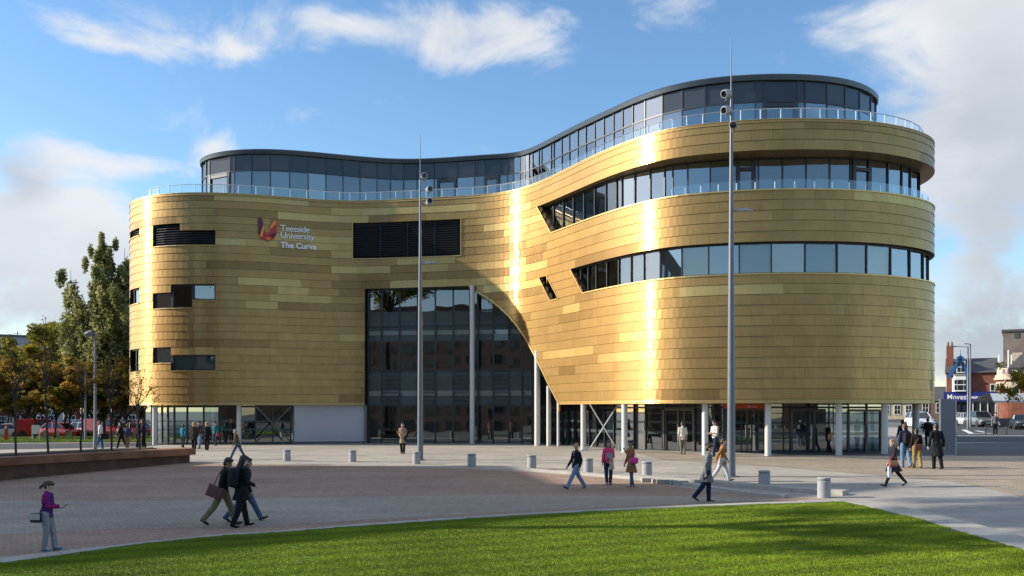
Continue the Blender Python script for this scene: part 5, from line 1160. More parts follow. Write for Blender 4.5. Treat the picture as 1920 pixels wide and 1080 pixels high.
# ================================================================ CARS
tyre_m = mat('tyre_rubber', (.02, .02, .02), rough=.8); rim_m = mat('alloy_rim', (.45, .46, .48), rough=.35, metal=.8); lamp_w = mat('headlamp_glass', (.75, .76, .78), rough=.1, metal=.3); lamp_r = mat('tail_lamp', (.45, .01, .01), rough=.2); plate_m = mat('number_plate', (.7, .7, .66), rough=.5); plast = mat('black_plastic', (.025, .025, .027), rough=.6)
cglass = mat('car_glass', (.015, .02, .025), rough=.04, spec=.9, noise_amt=.02)
def paint(n, c): return mat('car_paint_'+n, c, rough=.28, spec=.6, coat=.6, noise_amt=.03)
def car(name, pm, style='hatch'):
    """x forward, y left, wheels on z = 0"""
    e = empty(name, (0, 0, 0)); L_ = {'hatch': 4.1, 'saloon': 4.5, 'van': 4.6, 'suv': 4.5}[style]; hw = .88; top = {'hatch': 1.47, 'saloon': 1.42, 'van': 1.85, 'suv': 1.68}[style]
    belt = {'hatch': .93, 'saloon': .92, 'van': 1.10, 'suv': 1.05}[style]; f, r = L_/2, -L_/2
    prof = [(f, .42, .62, .80), (f-.12, .26, .72, .86), (f-.55, .22, .80, .88), (f-1.05, .2, belt-.06, .88), (f-1.45, .2, belt, .88), (.0, .2, belt+.01, .885), (r+.9, .2, belt+.03, .88), (r+.3, .22, belt+.02, .86), (r+.07, .28, belt-.04, .82), (r, .42, belt-.14, .78)]
    if style == 'saloon': prof[-3:] = [(r+.5, .22, belt+.03, .86), (r+.08, .28, belt-.02, .82), (r, .42, belt-.12, .78)]
    mb = MB(); rings = []
    for x, zb, zt, w in prof:
        rings.append([Vector((x, -w*.9, zb)), Vector((x, -w, zb+.12)), Vector((x, -w, (zb+zt)/2+.05)), Vector((x, -w*.93, zt-.03)), Vector((x, -w*.80, zt)), Vector((x, w*.80, zt)), Vector((x, w*.93, zt-.03)), Vector((x, w, (zb+zt)/2+.05)), Vector((x, w, zb+.12)), Vector((x, w*.9, zb))])
    mb.loft(rings[::-1]); mb.build('body', pm, e, smooth=True)
    # greenhouse
    if style == 'hatch': gh = [(f-1.25, belt-.02), (f-2.0, top-.06), (r+.75, top-.04), (r+.18, belt+.05)]
    elif style == 'saloon': gh = [(f-1.35, belt-.02), (f-2.1, top-.05), (r+1.35, top-.05), (r+.62, belt+.03)]
    elif style == 'van': gh = [(f-1.0, belt-.02), (f-1.7, top-.07), (r+.12, top-.04), (r+.04, belt)]
    else: gh = [(f-1.2, belt-.02), (f-1.85, top-.07), (r+.45, top-.05), (r+.10, belt+.05)]
    wb, wt = .80, .64; (x0, z0), (x1, z1), (x2, z2), (x3, z3) = gh
    mb = MB(); b = [Vector((x0, -wb, z0)), Vector((x0, wb, z0)), Vector((x3, wb, z3)), Vector((x3, -wb, z3))]; t = [Vector((x1, -wt, z1)), Vector((x1, wt, z1)), Vector((x2, wt, z2)), Vector((x2, -wt, z2))]
    mb.loft([b, t]); mb.build('window_glass', cglass if style != 'van' else cglass, e)
    mb = MB(); k = 5; rg = []
    for i in range(k+1):
        q = i/k; x = x1+.03+(x2-x1-.06)*q; dz = .05*math.sin(math.pi*min(1, max(0, q)))+.008
        rg.append([Vector((x, -wt-.02, (z1+(z2-z1)*q)-.02)), Vector((x, -wt*.7, z1+(z2-z1)*q+dz)), Vector((x, wt*.7, z1+(z2-z1)*q+dz)), Vector((x, wt+.02, (z1+(z2-z1)*q)-.02))])
    mb.loft(rg[::-1]); mb.build('roof', pm, e, smooth=True)
    mb = MB()
    for sy in (-1, 1):
        for (xa, za, xb, zb_) in ((x0, z0, x1, z1), (x3, z3, x2, z2), ((x0+x3)/2, belt, (x1+x2)/2, top-.05)):
            mb.tube([Vector((xa, sy*(wb+.01), za)), Vector((xb, sy*(wt+.01), zb_))], .035, n=5)
        if style == 'van': mb.face([Vector((x2+1.9, sy*(wt+.13)*1, z2-.03)), Vector((x2, sy*(wt+.13), z2-.03)), Vector((x3, sy*(wb+.03), belt)), Vector((x3+1.9, sy*(wb+.03), belt))])
    mb.build('pillar', pm, e)
    for wx in (f-.82, r+.78):
        for sy in (-1, 1):
            mw = MB(); Mx = Matrix.Translation((wx, sy*.80, .32)) @ Matrix.Rotation(R(-90*sy), 4, 'X'); mw.lathe([(.2, -.10), (.31, -.10), (.325, -.05), (.325, .06), (.30, .10), (.2, .10)], n=18, M=Mx); w_ = mw.build('wheel', tyre_m, e, smooth=True)
            mr_ = MB(); mr_.lathe([(.21, .085), (.19, .07), (.05, .09), (.001, .095)], n=14, M=Mx); mr_.build('rim', rim_m, w_)
            ma = MB(); ma.lathe([(.37, .085), (.40, .093), (.40, .05)], n=18, M=Mx); ma.build('wheel_arch', plast, e)
    for sy in (-1, 1):
        h = MB(); h.box((f-.13, sy*.62, .68), (.22, .30, .13), rz=-sy*.25); h.build('headlight', lamp_w, e)
        h = MB(); h.box((r+.06, sy*.68, belt-.17), (.10, .2, .22)); h.build('taillight', lamp_r, e)
        h = MB(); h.box((x0-.25, sy*.95, belt+.06), (.12, .16, .12)); h.build('wing_mirror', pm, e)
    h = MB(); h.box((f-.015, 0, .42), (.06, 1.15, .16)); h.box((f-.03, 0, .62), (.05, .75, .09)); h.build('grille', plast, e)
    h = MB(); h.box((f+.02, 0, .44), (.012, .50, .11)); h.box((r-.01, 0, .55), (.012, .50, .11)); h.build('number_plate', plate_m, e)
    return e
PC = {'silver': paint('silver', (.50, .52, .54)), 'red': paint('red', (.42, .015, .02)), 'black': paint('black', (.02, .022, .026)), 'blue': paint('blue', (.03, .09, .22)), 'white': paint('white', (.70, .71, .72)), 'grey': paint('grey', (.14, .15, .17)), 'teal': paint('teal', (.04, .16, .19)), 'wine': paint('wine', (.22, .015, .03))}
CAR0 = {}
def put_car(style, col, px, Y, yaw, label, group, z=0, sx=1.0):
    k = (style, col)
    if k not in CAR0: c = CAR0[k] = car('parked_car', PC[col], style)
    else: c = copy_tree(CAR0[k])
    x = X(px, Y); c.location = (x, Y, gz(x, Y)+.008+z); c.rotation_euler = (0, 0, R(yaw)); c.scale = (sx, sx, sx); tag(c, label, 'car', group)
GRP = 'cars in the car park'
put_car('saloon', 'silver', 8, 92, 186, 'silver saloon at the far left, behind the red marker post', GRP)
put_car('van', 'red', 78, 92.5, 12, 'boxy red car behind the blank white board', GRP); put_car('hatch', 'red', 118, 90.5, -12, 'small red hatchback facing right, next to the boxy red one', GRP)
put_car('saloon', 'black', 141, 96, -8, 'dark grey saloon half behind the small red hatchback', GRP); put_car('hatch', 'white', 166, 92, -20, 'white hatchback behind the tall lamp column', GRP)
put_car('van', 'red', 203, 91, -14, 'boxy red car right of the tall lamp column', GRP); put_car('saloon', 'grey', 238, 95, 10, 'grey saloon half hidden by the standing people near the corner', GRP)
put_car('hatch', 'wine', 262, 90, -14, 'wine red hatchback behind the first white column', GRP)
c2 = [('suv', 'blue', -8, 'dark blue tall car in the middle row at the left edge'), ('hatch', 'white', 34, 'white hatchback in the middle row above the silver saloon'), ('suv', 'blue', 72, 'dark blue tall car in the middle row above the boxy red car'), ('saloon', 'blue', 112, 'dark blue saloon in the middle row, behind the red hatchback'), ('hatch', 'silver', 150, 'silver hatchback in the middle row beside the small street lamp'), ('suv', 'teal', 186, 'teal tall car in the middle row above the walking woman in white'), ('hatch', 'blue', 220, 'blue hatchback in the middle row behind the group near the corner'), ('suv', 'grey', 254, 'grey tall car in the middle row close to the building corner')]
for i, (s_, c_, px, lab) in enumerate(c2): put_car(s_, c_, px, 102+(i % 3), 80+(i % 2)*200-14*(i % 3), lab, GRP)
c3 = [('hatch', 'grey', 14, 'grey hatchback in the back row at the left'), ('suv', 'black', 56, 'black tall car in the back row above the white hatchback'), ('hatch', 'teal', 92, 'teal hatchback in the back row, nearly hidden'), ('suv', 'blue', 130, 'dark blue tall car in the back row by the trees'), ('hatch', 'red', 168, 'red hatchback in the back row by the tall lamp column'), ('suv', 'teal', 206, 'teal tall car in the back row against the houses'), ('hatch', 'black', 244, 'black hatchback in the back row near the corner')]
for i, (s_, c_, px, lab) in enumerate(c3): put_car(s_, c_, px, 113+(i % 2)*2, 90+(i % 2)*180, lab, GRP)
GR2 = 'cars on the street right of the building'
put_car('suv', 'grey', 1838, 99, -96, 'dark grey tall car facing the camera, nearest in the queue on the street', GR2); put_car('hatch', 'silver', 1817, 104, -98, 'silver car with lit looking headlamps, second in the queue', GR2); put_car('hatch', 'white', 1803, 110, -98, 'white car at the back of the queue beside the grey monolith', GR2)
put_car('saloon', 'black', 1917, 90, -110, 'black car at the right picture edge in front of the brick restaurant', GR2); put_car('suv', 'white', 1724, 96, -95, 'white tall car glimpsed between the last columns', GR2); put_car('suv', 'blue', 1727, 112, -95, 'blue tall car behind the white one between the last columns', GR2)
# ================================================================ RIGHT BACKGROUND
Yh = 120; gzR = gz(X(1820, Yh), Yh)
e = house('brick_shop_house', X(1774, Yh), X(1868, Yh), Yh, gzR, Z(699, Yh), 9, redb, 'red brick corner house with blue gable, white bay window and blue shop fronts', roofh=2.1, wins=[(3.0, 4.15, 1.1, 1.7)], rx=0); ox, oz = e.location.x, e.location.z
def q(px, py): return X(px, Yh)-ox, Z(py, Yh)-oz
blue = mat('blue_timber', (.015, .10, .28), rough=.5); blue_d = mat('blue_fascia', (.012, .02, .16), rough=.5)
# gable
mb = MB(); (gx0, gz0), (gx1, gz1), (gxm, gzm) = q(1778, 702), q(1818, 702), q(1801, 668)
mb.face([(gx0, -.5, gz0-.2), (gx1, -.5, gz0-.2), (gxm, -.5, gzm)]); mb.build('gable', redb, e); mb = MB(); mb.face([(gx0, -.5, gz0-.2), (gxm, -.5, gzm), (gxm, 4, gzm), (gx0, 2, gz0)]); mb.face([(gx1, -.5, gz0-.2), (gx1, 2, gz0), (gxm, 4, gzm), (gxm, -.5, gzm)]); mb.build('gable_roof', slate, e)
mb = MB()
for a, b in (((gx0-.2, gz0-.3), (gxm, gzm+.15)), ((gx1+.2, gz0-.3), (gxm, gzm+.15))):
    d = Vector((b[0]-a[0], 0, b[1]-a[1])).normalized(); p = Vector((-d.z, 0, d.x)); s_ = 1 if a[0] < b[0] else -1; P0 = Vector((a[0], -.62, a[1])); P1 = Vector((b[0], -.62, b[1]))
    mb.loft([[P0, P0-p*s_*.42, P0-p*s_*.42+Vector((0, .25, 0)), P0+Vector((0, .25, 0))], [P1, P1-p*s_*.6, P1-p*s_*.6+Vector((0, .25, 0)), P1+Vector((0, .25, 0))]])
mb.tube([(gxm, -.5, gzm), (gxm, -.5, gzm+.9)], [.06, .02], n=6); mb.build('bargeboard', blue, e)
mb = MB(); wx, wz = q(1801.5, 688); mb.box((wx, -.56, wz), (1.15, .1, 1.5)); fr = mb.build('window', whitep, e)
for sx in (-1, 1):
    for sz in (-1, 1): p = MB(); p.box((wx+sx*.25, -.62, wz+sz*.34), (.40, .03, .58)); p.build('pane', win_d, fr)
# bay window
(bx0, bz0), (bx1, bz1) = q(1785, 734), q(1816, 704); mb = MB(); mb.prism([(bx0, 0), (bx0+.35, -.9), (bx1-.35, -.9), (bx1, 0)], bz0, bz1); by = mb.build('bay_window', whitep, e)
mb = MB(); mb.prism([(bx0-.1, 0), (bx0+.3, -1.0), (bx1-.3, -1.0), (bx1+.1, 0)], bz1, bz1+.18); mb.build('bay_roof', mat('lead_grey', (.22, .24, .25), rough=.6), by)
for k, (cx, w) in enumerate((((bx0+bx1)/2-.62, .3), ((bx0+bx1)/2, .72), ((bx0+bx1)/2+.62, .3))):
    for z_, h_ in ((bz0+.50, .62), (bz0+1.22, .55)): p = MB(); p.box((cx, -.915, z_), (w, .03, h_)); p.build('pane', win_d, by)
# chimney
mb = MB(); cx, cz = q(1776.5, 672); mb.box((cx+.25, 2.6, cz+.55), (.95, .9, 2.6)); ch = mb.build('chimney', redb, e)
for s_ in (-.25, .25): mb = MB(); mb.lathe([(.15, 1.85), (.12, 2.3), (.15, 2.35)], (cx+.25+s_, 2.6, cz), n=8); mb.build('chimney_pot', mat('terracotta', (.25, .07, .04), rough=.8), ch)
# shop fronts
for k, (a, b, z_, words, size) in enumerate(((1769, 1816, 741, 'Moves!', .95), (1822, 1868, 745, 'FIREPLACE LOUNGE', .40))):
    (sx0, sz1), (sx1, sz0) = q(a, 736.5), q(b, 790); mb = MB(); mb.box(((sx0+sx1)/2, -.35, sz1-.5), (sx1-sx0, .5, 1.25)); sf = mb.build('shop_front', blue_d, e)
    t_ = text_mesh('sign_lettering', words, size, white_s, sf, ((sx0+sx1)/2+(.2 if k == 0 else 0), -.62, sz1-(.85 if k == 0 else .75)), (R(90), 0, 0), align='CENTER', bold=.01)
    p = MB(); p.box(((sx0+sx1)/2, -.2, (sz1-1.1+.4)/2), (sx1-sx0-.3, .1, sz1-1.5)); p.build('pane', win_d, sf)
    for fx in (0, .33, .66, 1): p = MB(); p.box((sx0+.15+(sx1-sx0-.3)*fx, -.28, (sz1-1.1)/2), (.12, .15, sz1-1.1)); p.build('frame', blue_d if k == 0 else whitep, sf)
# neighbouring pieces of street behind the monolith
house('corner_house', X(1722, 150), X(1772, 150), 150, gz(66, 150), Z(752, 150), 8, brownb, 'distant terraced house between gold building and brick shop house', roofh=2.4, wins=[(-1, 2, 1, 1.6), (1.2, 2, 1, 1.6)])
house('corner_house', X(1650, 165), X(1728, 165), 165, gz(66, 150), Z(755, 165), 8, stone, 'pale low shop row seen under the gold building beyond the columns', roofh=1.5, wins=[(x, 1.7, 1.1, 1.6) for x in (-2.6, -.6, 1.4)])
# restaurant with stone cornice
Yr = 104; xr0, xr1 = X(1869, Yr), X(1990, Yr); zr0 = gz(xr0, Yr)
e = empty('brick_restaurant', (xr0, Yr, zr0), 'ornate brick and cream stone restaurant with rounded corner and cornice', 'building'); face_street(e)
def corner(off, z0, z1, m, name, par, inset=0):
    mb = MB(); W_ = xr1-xr0; P_ = [(-off, 6), (-off, 1.6)]+[(1.6-(1.6+off)*math.cos(t), 1.6-(1.6+off)*math.sin(t)) for t in np.linspace(0, math.pi/2, 7)]+[(W_, -off), (W_, 6)]
    P_ = [(-off, 6)]+P_[2:]; mb.prism(P_, z0, z1); return mb.build(name, m, par)
zz = lambda py: Z(py, Yr)-zr0
corner(0, -.1, zz(712), redb, 'wall', e); corner(.12, zz(728), zz(716), stone, 'frieze', e); corner(.35, zz(712), zz(708), stone, 'cornice', e); corner(.2, zz(708), zz(703), stone, 'cornice', e); corner(.0, zz(703), zz(690), stone, 'parapet', e); corner(.06, zz(748), zz(745), stone, 'string_course', e)
for k in range(14):
    mb = MB(); mb.box((.2+k*.55 if k > 2 else .3+k*.3, (-.12 if k > 2 else .9-k*.4), zz(714)), (.16, .3, .22)); mb.build('corbel', stone, e)
for px, c_ in ((1878, (.35, .33, .42)), (1886, (.5, .3, .3))):
    mb = MB(); mb.box((X(px, Yr)-xr0+.3, -.05+max(0, .6-(px-1872)*.06), zz(697)), (.42, .06, .5)); mb.build('poster', mat('poster_%d' % px, c_, rough=.6, noise_amt=.5, nscale=6), e)
mb = MB(); mb.box((X(1903, Yr)-xr0, -.06, zz(696)), (1.5, .08, .75)); bd = mb.build('sign_board', mat('dark_sign', (.04, .045, .05), rough=.5), e); mb = MB(); mb.box((X(1905, Yr)-xr0, -.12, zz(696)), (.9, .03, .22)); mb.build('sign_panel', whitep, bd)
mb = MB(); mb.box((X(1904, Yr)-xr0, -.03, zz(731)), (.95, .1, 1.1)); fr = mb.build('window', stone, e); mb = MB(); mb.box((X(1904, Yr)-xr0, -.09, zz(731)), (.6, .03, .75)); mb.build('pane', win_d, fr)
mb = MB(); mb.loft([[Vector((xx, 1.5, zz(690))), Vector((xx, 5, zz(690))), Vector((xx+1.5, 4.2, zz(664))), Vector((xx+1.5, 2.2, zz(664)))] for xx in (1.2, 6)]); mb.build('roof', slate, e)
for px in (1873.5, 1891, 1897): mb = MB(); mb.tube([(X(px, Yr)-xr0, 2, zz(690)), (X(px, Yr)-xr0, 2, zz(655 if px == 1891 else 664))], .08, n=6); mb.build('flue', whitep, e)
mb = MB(); mb.box((X(1908, Yr)-xr0, 3, zz(668)), (1.1, .8, 1.0)); mb.build('chimney', stone, e)
e = empty('terrace_parasol', (X(1893, 97), 97, gz(X(1893, 97), 97)), 'wide pale grey awning spread over the restaurant terrace', 'awning')
cv = mat('awning_canvas', (.42, .43, .43), rough=.7, noise_amt=.06); zc = lambda py: Z(py, 97)-e.location.z
mb = MB(); a = X(1851, 97)-e.location.x; b = 6.5
for i in range(6):
    x0_, x1_ = a+(b-a)*i/6, a+(b-a)*(i+1)/6; ym = (x0_+x1_)/2
    mb.face([(x0_, -1.2, zc(752)), (x1_, -1.2, zc(752)), (x1_+.4, 1.2, zc(737)), (x0_+.9 if i == 0 else x0_+.4, 1.2, zc(737))]); mb.face([(x0_, -1.2, zc(752)), (x0_, -1.2, zc(755)), (x1_, -1.2, zc(755)), (x1_, -1.2, zc(752))])
    mb.face([(x1_, 3, zc(752)), (x0_, 3, zc(752)), (x0_+.4, 1.2, zc(737)), (x1_+.4, 1.2, zc(737))])
mb.build('canopy', cv, e)
for x_ in (a+.6, 1.5, 4.5): mb = MB(); mb.tube([(x_, -1, 0), (x_, -1, zc(752))], .05, n=6); mb.build('pole', pole_m, e)
mb = MB(); mb.box((2, -1.1, .45), (7.5, .08, .95)); mb.build('screen', mat('dark_screen', (.07, .07, .075), rough=.6), e)
e = house('concrete_tower', X(1880.5, 150), X(1960, 150), 150, gz(75, 150), Z(620, 150), 10, mat('weathered_concrete', (.17, .14, .115), rough=.85, noise_amt=.35, nscale=.5), 'tall plain brown concrete tower with one dark window, far right', roofm=slate)
mb = MB(); mb.box((X(1907, 150)-e.location.x, -.03, Z(628.5, 150)-e.location.z), (.8, .1, .85)); mb.build('window', win_d, e)
# monolith sign
p = g(1776, 818); e = empty('monolith_sign', (X(1776, 46.5), 46.5, gz(X(1776, 46.5), 46.5)), 'tall plain grey freestanding slab sign right of the building', 'sign'); sc_ = FPX/46.5
zs0 = Z(748, 46.5)-e.location.z
mb = MB(); mb.box((0, 0, zs0/2), (28/sc_, .22, zs0)); mb.build('slab', mat('grey_sign_metal', (.15, .165, .19), rough=.45, metal=.2, noise_amt=.05), e)
mb = MB(); mb.box((14.6/sc_, 0, zs0/2-.02), (1.4/sc_, .20, zs0-.04)); mb.build('edge_strip', whitep, e)
mb = MB(); mb.box((0, 0, .03), (30/sc_, .4, .06)); mb.build('plinth', concrete, e)
# dark railings / posts near the entrance and on the kerb
post_d = mat('dark_post', (.035, .03, .028), rough=.5)
for i, (px, py, h, lab) in enumerate(((1784.5, 845, 36, 'left of two thin dark posts beside the monolith sign'), (1792, 848, 38, 'right of two thin dark posts beside the monolith sign'), (1848, 816, 16, 'short dark bollard left of the pedestrian crossing the street'), (1887, 816, 16, 'short brown bollard right of the pedestrian crossing the street'))):
    b = g(px, py); e = empty('street_post', b, lab, 'post'); H = h/(FPX/b.y); mb = MB(); mb.lathe([(.06, -.02), (.055, H*.86)], n=10); mb.build('shaft', post_d, e, smooth=True); mb = MB(); mb.lathe([(.07, H*.86), (.07, H*.98), (.03, H)], n=10); mb.build('cap', post_d if i < 2 else mat('rusty_cap', (.2, .08, .05), rough=.7), e, smooth=True)
for i, px in enumerate((1703, 1710, 1724, 1732, 1741, 1748)):
    Y = 60; x = X(px, Y); e = empty('cycle_stand', (x, Y, gz(x, Y)), ['slim steel hoop stand first from the left in the row beyond the last columns', 'slim steel hoop stand second from the left in the row beyond the last columns', 'slim steel hoop stand just right of the last round column', 'slim steel hoop stand fourth along, right of the last round column', 'slim steel hoop stand second from the right of its row', 'slim steel hoop stand at the right end of its row, nearest the monolith'][i], 'cycle stand', 'cycle stands beyond the last columns')
    mb = MB(); mb.tube([(0, -.3, 0), (0, -.3, .7), (0, -.2, .8), (0, .2, .8), (0, .3, .7), (0, .3, 0)], .025, n=6); mb.build('hoop', steel, e, smooth=True); mb = MB(); mb.box((0, -.3, .01), (.1, .1, .02)); mb.box((0, .3, .01), (.1, .1, .02)); mb.build('foot_plate', steel, e)
# campus blocks behind the photographer, seen only as reflections
for i, (x0, x1, y, h, m_) in enumerate(((-120, -28, -62, 27, brownb), (-24, 14, -70, 16, redb), (20, 62, -60, 12, brownb), (66, 110, -52, 15, redb))):
    w = x1-x0; house('campus_block', x0, x1, y-12, gz(x0, 0)-.2, gz(x0, 0)+h, 12, m_, ['long brown brick campus block behind the viewpoint, leftmost', 'tall red brick campus block straight behind the viewpoint', 'long brown brick campus block behind the viewpoint, right of centre', 'tall red brick campus block behind the viewpoint, furthest right'][i])
    e = [o_ for o_ in C.objects if o_.get('label', '').endswith(('leftmost', 'straight behind the viewpoint', 'right of centre', 'furthest right')[i]) and o_.name.startswith('campus')][0]
    for k in range(int(w/5)):
        for f_ in range(int(h/3.6)):
            mb = MB(); mb.box((-w/2+3+k*5, 12.03, 2+f_*3.5), (2.6, .1, 1.8)); mb.build('window', win_d, e)
# block added outside the left of the view, shaped to shade the sunken area
e = empty('shade_caster_block', (-46.9, 46.6, 0), 'large plain brick campus block beyond the left edge of the view', 'building')
SB = [Vector((-46.9, 46.6, 0)), Vector((-45.4, 37.4, 0)), Vector((-32.9, 36.6, 0)), Vector((-34.9, 34.4, 0)), Vector((-76, 12.5, 0)), Vector((-85, 46, 0))]
e.location = (SB[0].x, SB[0].y, gz(*SB[0].xy)-.1); hb = 21.0
mb = MB(); mb.prism([((p-SB[0]).x, (p-SB[0]).y) for p in SB][::-1], 0, hb); mb.build('wall', brownb, e)
mb = MB(); cP = sum(SB, Vector())/6; mb.prism([((p-SB[0]).x, (p-SB[0]).y) for p in SB][::-1], hb+.003, hb+.3); mb.build('roof', slate, e)
d_ = (SB[3]-SB[4]); Lw = d_.length; d_.normalize(); nn_ = Vector((d_.y, -d_.x, 0)); an = math.atan2(d_.y, d_.x)
for i in range(10):
    for k in range(5):
        c = SB[4]-SB[0]+d_*(Lw*(i+.5)/10)+nn_*.02; mb = MB(); mb.box((0, 0, 0), (1.8, .12, 1.9)); w_ = mb.build('window', whitep, e); w_.location = (c.x, c.y, 2.6+k*3.8); w_.rotation_euler = (0, 0, an); mb = MB(); mb.box((0, -.065, 0), (1.6, .03, 1.7)); mb.build('pane', win_d, w_)
# ================================================================ PEOPLE
SKIN = {'l': mat('skin_light', (.58, .36, .27), rough=.55, noise_amt=.05), 't': mat('skin_tan', (.42, .25, .17), rough=.55, noise_amt=.05), 'd': mat('skin_dark', (.22, .12, .08), rough=.55, noise_amt=.05)}
def cloth(c): return mat('cloth_%d_%d_%d' % tuple(int(v*1000) for v in c), c, rough=.85, spec=.2, noise_amt=.22, nscale=14, bump=.3, bscale=60)
HAIR = {'k': mat('black_hair', (.012, .010, .010), rough=.45), 'b': mat('brown_hair', (.055, .028, .016), rough=.5), 'y': mat('blond_hair', (.38, .22, .09), rough=.5), 'g': mat('grey_hair', (.25, .24, .23), rough=.5), 'f': mat('fur_trim', (.36, .25, .15), rough=.9)}
eye_m = mat('eye_dark', (.02, .015, .012), rough=.3); lip_m = mat('lips', (.40, .12, .10), rough=.5)
_ico = None
def ico():
    global _ico
    if _ico is None:
        b = bmesh.new(); bmesh.ops.create_icosphere(b, subdivisions=2, radius=1); _ico = ([v.co.copy() for v in b.verts], [tuple(v.index for v in f.verts) for f in b.faces]); b.free()
    return _ico
class Blob:
    def __init__(s): s.v = []; s.f = []
    def ell(s, c, r, M=None):
        V, F = ico(); b = len(s.v); r = r if hasattr(r, '__len__') else (r, r, r)
        for v in V:
            p = Vector((v.x*r[0], v.y*r[1], v.z*r[2])); p = (M @ p if M else p)+Vector(c); s.v.append(p)
        s.f += [tuple(i+b for i in f) for f in F]
    def limb(s, a, b, ra, rb, n=None, sy=1.0):
        a, b = Vector(a), Vector(b); L_ = (b-a).length; n = n or max(2, int(L_/(min(ra, rb)*.45)))
        for i in range(n+1):
            f = i/n; r = ra+(rb-ra)*f; s.ell(a.lerp(b, f), (r, r*sy, r))
    def done(s, name, m, parent, vox, H, wob=0, seed=0, smooth=2):
        me = bpy.data.meshes.new(name); me.from_pydata([tuple(p*H) for p in s.v], [], s.f)
        o = bpy.data.objects.new(name, me); C.objects.link(o)
        md = o.modifiers.new('r', 'REMESH'); md.mode = 'VOXEL'; md.voxel_size = vox
        sm = o.modifiers.new('s', 'SMOOTH'); sm.iterations = smooth; sm.factor = .5
        dg = bpy.context.evaluated_depsgraph_get(); m2 = bpy.data.meshes.new_from_object(o.evaluated_get(dg)); o.modifiers.clear(); o.data = m2; bpy.data.meshes.remove(me)
        if wob:
            co = np.empty(len(m2.vertices)*3); m2.vertices.foreach_get('co', co); co = co.reshape(-1, 3); no = np.empty(len(m2.vertices)*3); m2.vertices.foreach_get('normal', no); no = no.reshape(-1, 3)
            w = np.sin(co[:, 2]*38+seed+6*np.sin(co[:, 0]*14+seed))*.5+np.sin(co[:, 0]*31+co[:, 1]*27+co[:, 2]*17+seed*2)*.5+.6*np.sin(co[:, 2]*71+co[:, 1]*40+seed); m2.vertices.foreach_set('co', (co+no*(w*wob)[:, None]).ravel())
        m2.polygons.foreach_set('use_smooth', [True]*len(m2.polygons)); m2.materials.clear(); m2.materials.append(m); m2.name = name
        if parent: o.parent = parent
        return o
def rotY(v, a): return Vector((v.x*math.cos(a)+v.z*math.sin(a), v.y, -v.x*math.sin(a)+v.z*math.cos(a)))
